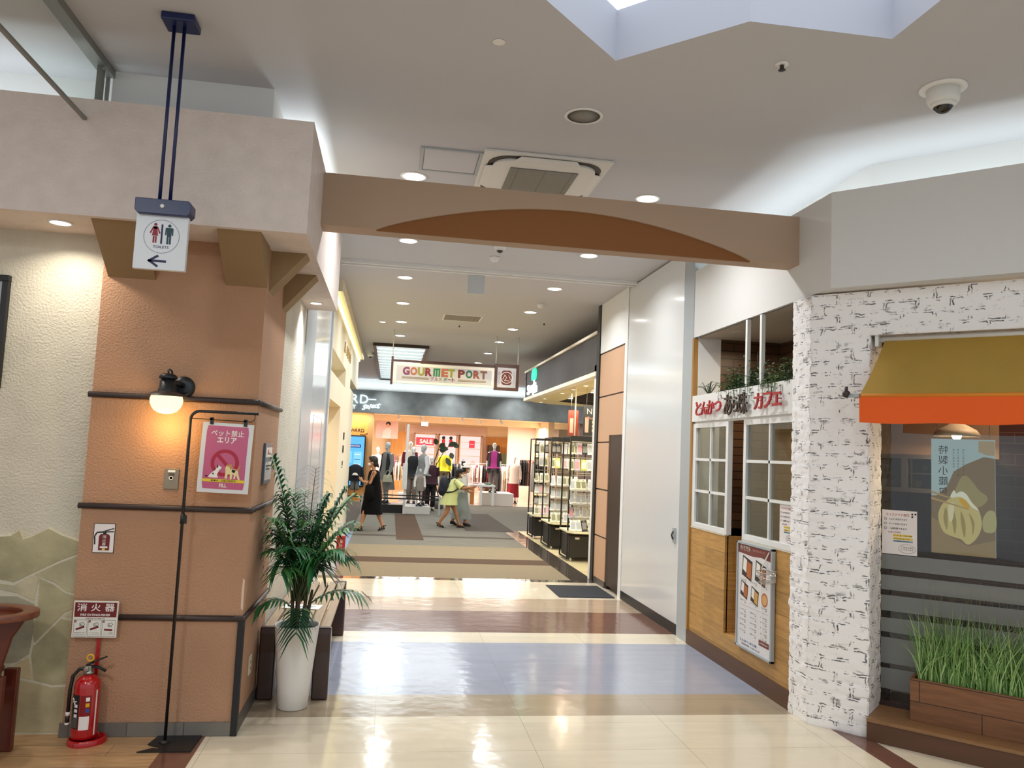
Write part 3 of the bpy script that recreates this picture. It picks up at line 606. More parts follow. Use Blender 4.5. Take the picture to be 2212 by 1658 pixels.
# handwritten notices
M_paper = mat('paper', 'E6DEDA', .7); INK = mat('ink', '1C1A1A', .7); RINK = mat('red ink', 'A8483C', .7); YINK = mat('yellow marker', 'E3C24A', .7); BINK = mat('blue marker', '6F93A8', .7)
def notice(name, o, rt, nrm, w, h, label):
    """paper with title, three items, marker lines and a speech bubble; o = lower left corner"""
    b = B(M_paper); o, rt, nrm = Vector(o), Vector(rt), Vector(nrm); up = Vector((0, 0, 1))
    P = lambda x, y, d=0: o+rt*(x*w)+up*(y*h)+nrm*d
    b.prism([P(0, 0), P(1, 0), P(1, 1), P(0, 1)], nrm*.001)
    def tx(s, x, y, hh, m, al='L', ww=None): b.text(s, P(x, y, .0012), rt, up, hh*h, m, .0005, ww*w if ww else None, .01, al)
    def rc(x0, x1, y0, y1, m): b.poly([P(x0, y0, .0014), P(x1, y0, .0014), P(x1, y1, .0014), P(x0, y1, .0014)], m)
    tx('テイクアウト受付', .12, .90, .065, RINK, ww=.66)
    for k, s in enumerate(('とんかつ弁当できます', 'サンド弁当できます', '一品料理できます')):
        tx('口', .07, .795-.105*k, .05, INK); tx(s, .20, .795-.105*k, .045, INK, ww=.52)
    tx('お店でお待ち', .18, .50, .04, RINK, ww=.36); rc(.32, .85, .405, .455, YINK); rc(.32, .88, .335, .385, YINK); rc(.32, .88, .285, .32, BINK)
    tx('火・水・金', .34, .43, .03, INK, ww=.22); tx('11:00～20:00', .62, .43, .03, INK, ww=.24); tx('土日祝もどうぞ', .34, .355, .03, INK, ww=.45); tx('お電話ください', .36, .30, .022, INK, ww=.42)
    ring = [P(.72+.24*math.cos(a*math.pi/10), .14+.10*math.sin(a*math.pi/10), .002) for a in range(20)]; b.tube(ring, .0007, 4, INK, closed=True)
    tx('ご注文お待ち', .56, .17, .03, INK, ww=.34); tx('しております', .56, .12, .03, INK, ww=.34)
    for k, (x, y) in enumerate(((.84, .93), (.84, .87), (.93, .935))): rc(x, x+.05, y-.02, y+.02, INK)
    return solo(name, b, label, 'notice')
notice('paper_notice', dg(.355, -.322, 1.105), DU, DN, .21, .285, 'handwritten white notice taped to the restaurant window under the awning')
notice('paper_notice', (2.782, 5.35, 1.10), (0, -1, 0), (-1, 0, 0), .20, .275, 'handwritten white notice taped inside the lower right cafe window pane')
# takeaway menu board, string and wire basket
t = thing('menu_board', 'framed takeaway menu board hanging on the oak cladding below the cafe window', 'menu', (2.75, 5.65, .25))
b = B(M_steel); y0, y1, z0, z1 = 5.37, 5.95, .25, 1.05
b.box(2.735, 2.765, y0, y0+.018, z0, z1); b.box(2.735, 2.765, y1-.018, y1, z0, z1); b.box(2.735, 2.765, y0, y1, z0, z0+.018); b.box(2.735, 2.765, y0, y1, z1-.018, z1); part('frame', b, t, .002)
b = B(mat('menu sheet', 'DEDAD8', .3)); b.box(2.745, 2.76, y0+.015, y1-.015, z0+.015, z1-.015)
BR = mat('menu maroon', '74342C', .5); GR = mat('menu grey print', '8F8A88', .6); BX = mat('lunch box black', '2A2220', .5); FD = mat('fried food', 'B5602A', .5); RC = mat('rice white', 'E9E2D6', .5); FD2 = mat('sandwich', 'D09A4A', .5)
def mq(x0, x1, za, zb, m, d=.0): b.poly([(2.7445-d, y1-.015-x0*.55, z0+za), (2.7445-d, y1-.015-x1*.55, z0+za), (2.7445-d, y1-.015-x1*.55, z0+zb), (2.7445-d, y1-.015-x0*.55, z0+zb)], m)
b.poly([(2.7444, y1-.015, .965), (2.7444, y1-.25, .955), (2.7444, y1-.40, .965), (2.7444, y0+.015, .95), (2.7444, y0+.015, 1.035), (2.7444, y1-.015, 1.035)], BR)
b.text('テイクアウト', (2.744, y1-.05, 1.003), (0, -1, 0), (0, 0, 1), .04, RC, .001, .17, .01, 'L'); b.text('お持ち帰り承ります', (2.744, y1-.26, 1.005), (0, -1, 0), (0, 0, 1), .018, mat('menu pink', 'C99088', .6), .001, .2, .0, 'L')
mq(.85, .98, .72, .755, RC)
def bento(x, z, w, h, food):
    f = lambda u, v, d: (2.7442-d, y1-.015-(x+u*w+v*.03)*.55, z0+z+v*h-u*.02)
    b.poly([f(0, 0, 0), f(1, -.1, 0), f(1, .9, 0), f(0, 1, 0)], BX); b.poly([f(.08, .3, .0005), f(.45, .2, .0005), f(.45, .85, .0005), f(.08, .92, .0005)], RC); b.poly([f(.5, .05, .0005), f(.93, .0, .0005), f(.93, .75, .0005), f(.5, .82, .0005)], food)
bento(.12, .55, .30, .15, FD); bento(.52, .54, .30, .15, FD); bento(.08, .40, .22, .11, FD); bento(.40, .38, .22, .11, FD2)
c0 = Vector((2.744, y1-.015-.81*.55, z0+.42)); b.poly([c0+Vector((0, -.05*math.cos(a*.4), .05*math.sin(a*.4))) for a in range(16)], FD); b.poly([c0+Vector((-.0005, -.038*math.cos(a*.4), .038*math.sin(a*.4))) for a in range(16)], mat('noodles', 'D8A86A', .5))
for r, (xx, zz) in enumerate([(x, z) for z in (.515, .36, .29, .255, .215, .175, .135) for x in (.08, .40, .70)]):
    b.text(('ロースかつ弁当', 'ひれかつ弁当', 'かつサンド', '海老フライ')[r % 4], (2.744, y1-.015-xx*.55, z0+zz), (0, -1, 0), (0, 0, 1), .010, GR, .0005, .1, 0, 'L'); b.text('980円', (2.744, y1-.015-(xx+.14)*.55, z0+zz-.014), (0, -1, 0), (0, 0, 1), .008, GR, .0005, None, 0, 'L')
mq(.08, .92, .322, .324, GR); mq(.66, .95, .085, .125, BR); b.text('ご予約承ります', (2.744, y1-.015-.805*.55, z0+.105), (0, -1, 0), (0, 0, 1), .012, RC, .001, .13)
b.text('とんかつ あら珠', (2.744, y1-.015-.35*.55, z0+.062), (0, -1, 0), (0, 0, 1), .02, mat('menu blue', '5B6F93', .6), .001, .28); b.text('営業時間 11:00-21:00', (2.744, y1-.015-.42*.55, z0+.035), (0, -1, 0), (0, 0, 1), .012, GR, .001, .3)
part('sheet', b, t)
b = B(mat('white string', 'EFEDE6', .7)); b.tube([(2.74, 5.42, 1.02), (2.732, 5.47, .95), (2.73, 5.51, .90), (2.73, 5.52, .7), (2.73, 5.49, .45), (2.732, 5.46, .38)], .004, 6); solo('cord', b, 'white string hanging down in front of the takeaway menu board', 'cord')
t = thing('wire_basket', 'small chrome wire leaflet basket on the right edge of the menu board', 'basket', (2.69, 5.35, .82)); MC = mat('chrome', 'C8C4BC', .2, .9); b = B(MC)
for z, w in ((.90, .085), (.865, .08), (.825, .07)): b.tube([(2.735, 5.37+w*.5, z), (2.735-w*1.2, 5.37+w*.5, z-.01), (2.735-w*1.2, 5.33-w*.5, z-.01), (2.735, 5.33-w*.5, z)], .0028, 5, closed=True)
for k in range(6): y = 5.31+.016*k; b.tube([(2.735, y, .90), (2.735, y, .825), (2.66, y, .815), (2.635, y, .89)], .002, 5)
part('wires', b, t); b = B(MC); b.tube([(2.738, 5.41, .89), (2.715, 5.45, .90), (2.715, 5.50, .885)], .007, 6); part('clip', b, t)
# planter with tall grass
t = thing('planter_box', 'long oak planter box of tall green grass on the restaurant step', 'planter', dg(1.2, -.2, .135)); M_pw = grid_mat('planter oak', '7E5232', '3E2413', .55, .125, .003, .5, .4, .1, grain=.2, gstretch=(1.5, 12))
b = B(M_pw); dbox(b, .56, 1.95, -.10, -.12, .135, .385); dbox(b, .56, .58, -.12, -.30, .135, .385); dbox(b, 1.93, 1.95, -.12, -.30, .135, .385); dbox(b, .56, 1.95, -.28, -.30, .135, .385); part('box', b, t, .002)
b = B(mat('soil', '2B2119', .95)); dbox(b, .58, 1.93, -.12, -.28, .33, .35); part('soil', b, t)
G = [mat('grass green %d' % k, c, .6) for k, c in enumerate(('618C3C', '86AC5C', '456F30', 'A2C07A'))]; b = B()
for k in range(1250):
    s = random.uniform(.60, 1.91); d = random.uniform(-.265, -.135); h = random.uniform(.22, .50); ln = random.gauss(0, .09); ld = random.gauss(.0, .05); w = random.uniform(.002, .0055); b.use(random.choice(G)); pts = []
    if random.random() < .2: ln *= 2.2
    d2 = max(-.31-d, min(.4, ld))
    for q in range(5):
        f = q/4; pts.append((min(1.98, max(.42, s+ln*f*f)), d+d2*f*f*.8, .34+h*f-(abs(ln)*.35)*f*f, w*(1-f*.92)))
    i = [(b.vert(dg(x-ww, y, z)), b.vert(dg(x+ww, y+ww*.6, z))) for x, y, z, ww in pts]
    for p, q in zip(i, i[1:]): b.face((p[0], p[1], q[1], q[0]), True)
for k in range(120):
    s = random.uniform(.62, 1.9); d = random.uniform(-.25, -.15); h = random.uniform(.45, .66); b.use(mat('grass seed', '7E7A55', .8)); b.tube([dg(s, d, .34), dg(s+random.gauss(0, .02), d, .34+h*.6), dg(max(.45, s+random.gauss(0, .04)), d, .34+h)], [.001, .0009, .0005], 3)
part('grass', b, t, kind='stuff')
# ------------------------------------------------------------------ left shop front
M_cshop = mat('cream shop front', 'EBE0C6', .6)
b = B(M_cshop); X0, X1 = -1.15, -.80
b.box(X0, X1, 9.84, 10.27, 0, 2.61); b.box(X0, X1, 10.27, 12.5, 2.25, 2.61); b.box(X0, X1, 12.5, 16.3, 0, 2.61); b.box(X0, X1, 13.3, 14.8, 2.61, 2.9); b.box(X0, X1, 9.84, 9.94, 2.61, 2.9)
b.box(X0, X1, 14.8, 16.3, 2.61, 2.72); b.box(X0, X1, 9.84, 17.7, 2.9, 3.52); b.box(-1.20, -1.15, 9.84, 16.3, 2.2, 3.52); b.box(-1.05, -.70, 10.0, 17.9, 3.585, CZ)
struct('wall_shop', b)
b = B(mat('warm inner wall', 'F2DCA8', .7)); b.box(-2.9, -2.8, 9.9, 16.3, 0, 3); b.box(-2.9, -1.15, 9.84, 9.9, 0, 3); b.box(-2.9, -1.15, 16.2, 16.3, 0, 3); b.box(-2.9, -1.15, 9.84, 16.3, 2.6, 2.65); struct('wall_shopinner', b)
light('left shop lamp', (-1.9, 11.6, 2.55), 22, (1, 2), WARM)
b = B(emitter('yellow strip', (1, .88, .38), 3.2)); b.box(-.80, -.775, 10.0, 17.75, 3.53, 3.57)
solo('light_strip', b, 'glowing yellow light strip along the top of the cream shop front', 'light')
light('strip wash', (-.72, 13.8, 3.56), 6, (.03, 7.4), (1, .85, .4), (-.25, 0, -1))
t = thing('shop_lettering', 'small gold raised letters on the cream shop front under the yellow light', 'sign', (-.79, 13.4, 3.1))
for ch, y in (('A', 12.6), ('J', 13.1), ('U', 13.5), ('S', 13.9), ('I', 14.25)): b = B(); b.text(ch, (-.799, y, 3.2), (0, 1, 0), (0, 0, 1), .17, mat('gold letter', 'B79A5A', .4), .015); part('letter', b, t)
t = thing('shop_lettering', 'black characters set one above another on the end of the cream shop front', 'sign', (-.79, 13.74, 1.25))
for ch, z in (('■', 1.82), ('■', 1.60), ('!', 1.34)): b = B(); b.text(ch, (-.799, 13.74, z), (0, 1, 0), (0, 0, 1), .12, M_black, .012, .2 if ch == '■' else .09); part('letter', b, t)
# ------------------------------------------------------------------ right shop shell
b = B(M_charcoal); b.box(2.77, 2.87, 10.56, 16.5, 2.83, 3.36); b.box(2.77, 4.6, 16.4, 16.5, 2.83, 3.36); b.use(M_shopwhite); b.box(2.74, 2.87, 10.56, 16.55, 3.36, 3.40); b.box(2.74, 2.87, 10.56, 16.55, 2.77, 2.83)
struct('wall_fasciadark', b)
rim = [(2.80, 10.56), (2.80, 16.55), (3.1, 17.0), (3.6, 17.35), (4.5, 17.6), (6.2, 17.6), (6.2, 10.56)]
rec = [(3.45, 10.56), (3.45, 16.3), (4.46, 17.0), (5.6, 17.0), (5.6, 10.56)]
b = B(mat('cream soffit', 'EAD9A8', .6))
b.poly([(*rim[0], 2.785), (*rim[1], 2.785), (*rec[1], 2.785), (*rec[0], 2.785)][::1]); b.poly([(*rim[1], 2.785), (*rim[2], 2.785), (*rim[3], 2.785), (*rec[1], 2.785)]); b.poly([(*rim[3], 2.785), (*rim[4], 2.785), (*rec[2], 2.785), (*rec[1], 2.785)])
b.poly([(*rim[4], 2.785), (*rim[5], 2.785), (*rec[3], 2.785), (*rec[2], 2.785)]); b.poly([(*rec[3], 2.785), (*rim[5], 2.785), (*rim[6], 2.785), (*rec[4], 2.785)])
for p, q in zip(rim[1:5], rim[2:6]): b.poly([(*p, 2.785), (*q, 2.785), (*q, 2.86), (*p, 2.86)])
struct('ceiling_soffit', b)
b = B(mat('dark slot brown', '3A2418', .6)); b.poly([(*p, 3.2) for p in rec])
for p, q in zip(rec[:3], rec[1:4]): b.poly([(*p, 2.785), (*q, 2.785), (*q, 3.2), (*p, 3.2)])
b.box(2.87, 6.2, 10.56, 17.2, 3.3, 3.32); struct('ceiling_recess', b)
b = B(M_shopwhite); b.box(6.1, 6.2, 10.5, 16.0, 0, 2.8); b.box(2.9, 6.2, 10.5, 10.56, 0, 3.3); struct('wall_shopright', b)
M_glow = emitter('downlight glow', (1, .97, .92), 9); M_glow2 = emitter('warm downlight glow', (1, .9, .7), 9); M_ring = mat('downlight ring', 'E8E6E2', .4)
def downlight(loc, r, label, group, power=0, glow=None, col=NEUT, spread=150):
    t = thing('downlight', label, 'light', loc, group=group)
    b = B(M_ring); x, y, z = loc; b.lathe([(r*1.22, 0), (r*1.24, -.004), (r*1.02, -.008), (r, 0)], loc, 24); part('ring', b, t)
    b = B(glow or M_glow); b.lathe([(1e-4, -.006), (r, -.003)], loc, 24); part('lens', b, t)
    if power: light('downlight lamp', (x, y, z-.012), power, (r*1.6, r*1.6), col, shape='DISK', spread=spread)
    return t
for x, y in ((3.03, 15.66), (3.04, 14.03), (3.03, 13.12), (3.04, 12.3), (3.15, 16.7)): downlight((x, y, 2.784), .045, 'small round downlight in the yellowish soffit of the accessory shop', 'accessory shop soffit downlights', 10 if x == 3.03 else 0, M_glow2, WARM)
for x, y in ((3.29, 14.45), (3.3, 12.81)):
    t = thing('spotlight', 'small gimbal spotlight under the accessory shop soffit, %s' % ('farther' if y > 14 else 'nearer'), 'light', (x, y, 2.72)); b = B(M_frame); b.lathe([(.045, .0), (.05, .05), (.03, .064)], (x, y, 2.72), 16); part('housing', b, t); b = B(M_glow2); b.lathe([(1e-4, .001), (.043, .0)], (x, y, 2.72), 16); part('lens', b, t)
light('rack fill lamp', (3.3, 11.75, 2.72), 18, (.5, .3), (1, .93, .75), (-.0, .25, -1)); light('rack fill lamp', (3.2, 13.3, 2.72), 13, (.5, .3), (1, .93, .75), (0, .25, -1)); light('rack fill lamp', (4.6, 13.5, 2.72), 40, (1.5, 4), (1, .93, .75))  # lamps without fixtures, standing in for the shop's room lighting
t = thing('shop_lettering', 'white glowing script shop name under a green sprout emblem on the charcoal fascia', 'sign', (2.75, 15.7, 2.85))
for ch, y in zip('Smaph', (16.05, 15.85, 15.62, 15.42, 15.22)): b = B(); b.text(ch, (2.768, y, 2.97 if ch != 'p' else 2.94), (0, -1, 0), (0, 0, 1), .20 if ch in 'Sph' else .14, emitter('white sign glow', (.85, .98, 1), 2.2), .03, .2, .01); part('letter', b, t)
for s, yy in ((-1, 15.57), (1, 15.33)):
    b = B(emitter('green sign glow', (.03, .75, .38), 1.3)); c = [(2.768, yy+.11*math.cos(a*.314), 3.24+.115*math.sin(a*.314)+.02*math.cos(a*.314)*s) for a in range(20)]; b.prism(c, (-.03, 0, 0)); part('leaf_emblem', b, t)
b = B(emitter('white sign glow', (.85, .98, 1), 2.2)); b.box(2.745, 2.768, 15.43, 15.46, 3.0, 3.13); part('stalk', b, t)
# ------------------------------------------------------------------ passage ceiling fixtures
for k in range(8):
    y = (5.97, 7.88, 9.62, 11.36, 13.06, 14.70, 16.5, 18.4)[k]
    for x in (.06, 1.93):
        if x == .06 and k > 5: continue
        downlight((x, y, CZ), .085, 'round white downlight in the %s row of the passage ceiling, %s' % ('left' if x == .06 else 'right', ('just behind the beam top', 'just past the beam', 'just past the ceiling track', 'second past the ceiling track', 'third past the ceiling track', 'fourth past the ceiling track', 'beyond the hanging name sign', 'far out in the concourse')[k]), 'passage downlights', 17 if k < 6 else 12)
downlight((-.67, 6.58, 2.81), .045, 'small downlight in the bulkhead soffit above the bench', 'soffit downlights', 4, None, NEUT, 110)
downlight((-1.87, 4.60, 2.81), .052, 'downlight in the bulkhead soffit over the cream wall beside the column', 'soffit downlights', 3.6, None, (1, .93, .80), 140)
downlight((-3.0, 4.60, 2.81), .052, 'downlight in the bulkhead soffit far along the cream wall', 'soffit downlights', 3.6, None, (1, .93, .80), 140)
for y, s in ((6.55, 'nearer the white side wall'), (5.35, 'nearer the brick pillar')):
    t = thing('downlight', 'unlit pale downlight in the cafe soffit %s' % s, 'light', (2.98, y, 2.81)); b = B(M_ring); b.lathe([(.055, 0), (.056, -.005), (.045, -.008), (.043, 0)], (2.98, y, 2.811), 20); part('ring', b, t); b = B(mat('dim lens', 'B9B2A6', .3)); b.lathe([(1e-4, -.002), (.044, -.002)], (2.98, y, 2.811), 20); part('lens', b, t)
# air conditioner cassette
t = thing('air_conditioner', 'white square ceiling cassette air conditioner with grey intake grille above the beam', 'air conditioner', (.99, 5.72, CZ)); cx, cy, hw = .99, 5.72, .46
M_ac = mat('aircon plastic', 'DAD8D2', .4); b = B(M_ac); b.box(cx-hw, cx+hw, cy-hw, cy+hw, CZ-.018, CZ); part('panel', b, t, .004)
def rr(w, r, z, n=6): 
    out = []
    for sx, sy, a0 in ((1, 1, 0), (-1, 1, 90), (-1, -1, 180), (1, -1, 270)):
        for k in range(n+1): a = R(a0+90*k/n); out.append((cx+sx*(w-r)+r*math.cos(a), cy+sy*(w-r)+r*math.sin(a), z))
    return out
b = B(M_dark); b.prism(rr(.415, .17, CZ-.018), (0, 0, -.003)); part('outlet_slot', b, t)
b = B(M_ac); b.prism(rr(.375, .14, CZ-.018), (0, 0, -.022)); fc = part('face', b, t, .006)
b = B(M_ac)
for a in range(4):
    m = Matrix.Translation((cx, cy, 0)) @ Matrix.Rotation(R(90*a), 4, 'Z'); b.M = m; b.prism([(-.24, .37, CZ-.03), (.24, .37, CZ-.03), (.20, .43, CZ-.022), (-.20, .43, CZ-.022)], (0, 0, -.01)); b.M = None
    o = part('louver', b, t, .004); b = B(M_ac)
b = B(grid_mat('intake grille', '86837A', '5E5B54', .2, .02, .004, .5, 0, .04)); b.box(cx-.25, cx+.25, cy-.25, cy+.25, CZ-.046, CZ-.038); part('grille', b, fc)
t = thing('access_hatch', 'grey framed ceiling access hatch beside the air conditioner', 'hatch', (.31, 5.57, CZ)); b = B(M_steel)
for q in ((.09, .115, 5.34, 5.80), (.505, .53, 5.34, 5.80), (.115, .505, 5.34, 5.365), (.115, .505, 5.775, 5.80)): b.box(*q, CZ-.012, CZ)
part('frame', b, t); b = B(M_ceil); b.box(.12, .50, 5.37, 5.77, CZ-.008, CZ); part('panel', b, t)
t = thing('ceiling_speaker', 'round flush grey ceiling speaker in the near ceiling', 'speaker', (1.06, 4.59, CZ)); b = B(M_ring); b.lathe([(.118, 0), (.12, -.006), (.102, -.01), (.10, 0)], (1.06, 4.59, CZ), 32); part('ring', b, t); b = B(mat('speaker grille', '8A857C', .6, bump=.002, bscale=400)); b.lathe([(1e-4, -.008), (.102, -.005)], (1.06, 4.59, CZ), 32); part('grille', b, t)
def camera_dome(x, y, z, k, label):
    t = thing('dome_camera', label, 'camera', (x, y, z)); b = B(M_ring); b.lathe([(.118*k, 0), (.12*k, -.006*k), (.10*k, -.012*k), (.08*k, -.012*k)], (x, y, z), 32); part('flange', b, t)
    b = B(M_frame); b.lathe([(.084*k, -.008*k), (.082*k, -.07*k), (.072*k, -.09*k), (.058*k, -.092*k)], (x, y, z), 32); hg = part('housing', b, t)
    b = B(mat('smoked dome', '0C0C0E', .05, coat=.5)); b.ball((x, y, z-.088*k), .057*k, None, 20, 12, 'dn'); part('dome', b, hg)
    b = B(M_frame); b.lathe([(.060*k, -.088*k), (.062*k, -.10*k), (.056*k, -.112*k)], (x, y, z), 32); part('trim_ring', b, hg)
camera_dome(2.87, 3.76, CZ, 1.0, 'white dome security camera with black eye on the near ceiling')
camera_dome(.97, 7.69, CZ, .7, 'small dark dome camera peeping below the arched beam')
camera_dome(-.55, 17.6, CZ, .9, 'small dome camera past the cream shop front in the far passage')
def sprink(x, y, label):
    t = thing('sprinkler', label, 'sprinkler', (x, y, CZ)); b = B(M_ring); b.lathe([(.034, 0), (.036, -.004), (.016, -.008)], (x, y, CZ), 20); part('rosette', b, t); b = B(M_dark); b.tube([(x, y, CZ), (x, y, CZ-.03)], .011, 10); b.lathe([(.006, -.03), (.02, -.034), (.006, -.037)], (x, y, CZ), 12); part('head', b, t)
sprink(1.91, 3.72, 'small sprinkler head on the near ceiling between the skylight and the dome camera'); sprink(.94, 7.45, 'tiny sprinkler head just below the arched beam'); sprink(1.02, 13.0, 'tiny sprinkler head beyond the ceiling vent'); sprink(2.3, 12.2, 'tiny sprinkler head right of the ceiling vent'); sprink(.6, 17.3, 'tiny sprinkler head near the louvred ceiling light')
def smoke(x, y, label): b = B(M_ring); b.lathe([(.055, 0), (.057, -.012), (.04, -.03), (.036, -.045), (.015, -.05)], (x, y, CZ), 24); solo('smoke_detector', b, label, 'detector')
smoke(.99, 8.27, 'white smoke detector before the ceiling track'); smoke(1.96, 10.71, 'white smoke detector between the right row of passage downlights'); smoke(1.0, 18.6, 'white smoke detector beyond the hanging name sign'); 
b = B(M_ring); b.lathe([(.03, 0), (.032, -.003)], (.43, 3.84, CZ-.001), 16); solo('ceiling_blank', b, 'small round white blanking disc on the near ceiling', 'ceiling disc')
downlight((-.25, 13.2, CZ), .05, 'small slim downlight near the cream shop front', 'minor downlights', 0, M_glow2)
t = thing('ceiling_vent', 'slatted rectangular ceiling vent in the middle of the passage', 'vent', (1.0, 12.27, CZ)); b = B(M_ring)
for q in ((.7, .72, 12.0, 12.55), (1.28, 1.30, 12.0, 12.55), (.72, 1.28, 12.0, 12.02), (.72, 1.28, 12.53, 12.55)): b.box(*q, CZ-.01, CZ)
part('frame', b, t); b = B(grid_mat('vent slats', '9A9288', '6E675E', .6, .03, .006, .6, 0, .03)); b.box(.72, 1.28, 12.02, 12.53, CZ-.006, CZ); part('slat_panel', b, t)
b = B(mat('pale sign blank', 'C9CED0', .5)); b.box(.79, .99, 9.13, 9.16, 3.50, CZ-.0); solo('hanging_plate', b, 'blank pale plate hanging from the ceiling track', 'plate')
# louvred ceiling light far off
t = thing('ceiling_light', 'large glowing louvred ceiling light in the far concourse', 'light', (.12, 19.9, CZ)); b = B(M_dark)
for q in ((-.46, -.40, 15.9, 24), (.60, .66, 15.9, 24), (-.40, .60, 15.9, 15.96), (-.40, .60, 23.94, 24)): b.box(*q, CZ-.06, CZ)
part('frame', b, t); b = B(emitter('louvre glow', (.85, .97, 1), 1.5)); b.box(-.40, .60, 15.96, 23.94, CZ-.012, CZ-.004); part('panel', b, t)
for k in range(13): b = B(mat('louvre', 'D4DCDC', .5)); b.box(-.40, .60, 16.2+.6*k, 16.22+.6*k, CZ-.06, CZ-.012); part('louvre', b, t)
light('concourse lamp', (.5, 20, CZ-.1), 90, (3, 6), (.95, 1, 1)); light('concourse lamp', (7, 21, CZ-.1), 90, (3, 4), (1, .98, .95)); light('concourse lamp', (-5, 21, CZ-.1), 90, (3, 4), (1, .98, .95))
# hanging name sign
t = thing('name_sign', 'long framed hanging sign reading GOURMET PORT with a plate emblem at its end', 'sign', (.9, 14, 2.78)); M_sf = mat('sign brown frame', '4A2A1E', .5)
b = B(M_sf); b.box(-.07, -.03, 13.97, 14.03, 2.77, 3.26); b.box(-.03, 1.77, 13.98, 14.02, 3.175, 3.215); part('frame', b, t)
b = B(mat('sign cream', 'E9E0D0', .5)); b.box(-.03, 1.77, 13.98, 14.02, 2.80, 3.16); b.use(mat('sign grey', 'BDB8B6', .5)); b.box(.03, 1.72, 13.976, 13.98, 2.85, 3.11)
LC = ('7A3850', 'A8603E', '8A8A2A', '7A2A2C', '2E7A4A', 'A8603E', '8A8A2A', None, '6E2A28', '2E6650', '8F4A2E', '7A4A2A'); xs = (.165, .275, .385, .495, .615, .735, .835, 0, .985, 1.10, 1.215, 1.32)
for ch, c, x in zip('GOURMET PORT', LC, xs):
    if ch == 'M':
        b.use(mat('sign %s' % c, c, .5)); mx_ = .14+(x-.165)*1.19; [b.box(mx_+q, mx_+q+.03, 13.972, 13.976, 2.948, 3.068) for q in (.0, .046, .092)]; b.box(mx_, mx_+.122, 13.972, 13.976, 3.065, 3.093)
    elif c: b.text(ch, (.14+(x-.165)*1.19+.06, 13.976, 3.02), (1, 0, 0), (0, 0, 1), .145, mat('sign %s' % c, c, .5), .004, .122, .05 if ch != 'M' else .015)
for x0, x1 in ((.13, .60), (1.12, 1.62)): b.use(mat('sign ochre', '8E7A52', .5)); b.box(x0, x1, 13.973, 13.977, 2.885, 2.90); b.box(x0, x1, 13.973, 13.977, 2.91, 2.918)
for k, ch in enumerate('グルメポート'): b.text(ch, (.66+.072*k+(.02 if k > 2 else 0), 13.976, 2.905), (1, 0, 0), (0, 0, 1), .062 if ch != 'ー' else .012, mat('sign %s' % LC[(0, 1, 2, 4, 8, 3)[k]], LC[(0, 1, 2, 4, 8, 3)[k]], .5), .003, .058, .012)
part('board', b, t)
b = B(M_sf); b.box(1.77, 2.21, 13.96, 14.04, 3.185, 3.24); b.box(1.77, 2.21, 13.96, 14.04, 2.77, 2.82); b.box(1.77, 1.82, 13.96, 14.04, 2.82, 3.185); b.box(2.16, 2.21, 13.96, 14.04, 2.82, 3.185); part('emblem_frame', b, t)
b = B(mat('sign grey', 'BDB8B6', .5)); b.box(1.82, 2.16, 13.975, 14.02, 2.82, 3.185); C0 = Vector((1.99, 13.974, 3.0)); dk = mat('emblem brown', '6A2C24', .5); cr = mat('sign cream', 'E9E0D0', .5)
def disc(r, m, d, sx=1): b.prism([C0+Vector((r*sx*math.cos(a*.2094), -d, r*math.sin(a*.2094))) for a in range(30)], (0, -.001, 0), m)
b.prism([C0+Vector((x, 0, z)) for x, z in ((-.09, -.10), (-.06, -.13), (.06, -.13), (.09, -.10), (.09, .10), (.06, .13), (-.06, .13), (-.09, .10))], (0, -.002, 0), dk); disc(.105, cr, .002); disc(.095, dk, .003)
for p, q in (((-.07, -.035), (-.03, .05)), ((-.03, .05), (.0, .0)), ((.0, .0), (.035, .05)), ((.035, .05), (-.04, -.06)), ((.035, .05), (.07, -.03)), ((-.04, -.055), (.05, -.055))): b.bar(C0+Vector((p[0], -.005, p[1])), C0+Vector((q[0], -.005, q[1])), .008, .002, (0, 1, 0), cr)
gy = mat('sign mid grey', '9C9896', .5); b.bar(C0+Vector((-.135, -.002, -.11)), C0+Vector((-.135, -.002, .03)), .012, .002, (0, 1, 0), gy); b.prism([C0+Vector((-.135+.02*math.cos(a*.4), -.001, .07+.04*math.sin(a*.4))) for a in range(16)], (0, -.002, 0), gy)
b.bar(C0+Vector((.135, -.002, -.11)), C0+Vector((.135, -.002, .04)), .012, .002, (0, 1, 0), gy)
for k in (-1, 0, 1): b.bar(C0+Vector((.135+.014*k, -.002, .04)), C0+Vector((.135+.014*k, -.002, .11)), .006, .002, (0, 1, 0), gy)
part('emblem', b, t)
for x in (-.05, 1.79, 2.19): b = B(M_frame); b.tube([(x, 14, 3.2), (x, 14, CZ)], .009, 8); part('rod', b, t)
# ------------------------------------------------------------------ toilets sign
t = thing('toilets_sign', 'hanging white sign with figures, the word TOILETS and an arrow under a navy bar', 'sign', (-1.15, 4.0, 2.46)); M_navy = mat('navy blue metal', '12204E', .35)
b = B(M_navy); b.box(-1.235, -1.075, 3.93, 4.07, 3.70, CZ); part('ceiling_plate', b, t, .008)
for x in (-1.186, -1.137): b = B(M_navy); b.tube([(x, 4, 2.80), (x, 4, 3.70)], .0085, 10); part('rod', b, t)
b = B(M_navy); b.prism([(x, 3.955, z) for x, z in ((-1.285, 2.745), (-1.27, 2.728), (-1.04, 2.728), (-1.025, 2.745), (-1.025, 2.79), (-1.038, 2.803), (-1.285, 2.803))], (0, .09, 0)); part('header_bar', b, t, .003)
b = B(M_frame); b.lathe([(.010, 0), (.010, .004), (.006, .006)], (-1.158, 3.955, 2.768), 16, axis='Y'); part('bolt', b, t)
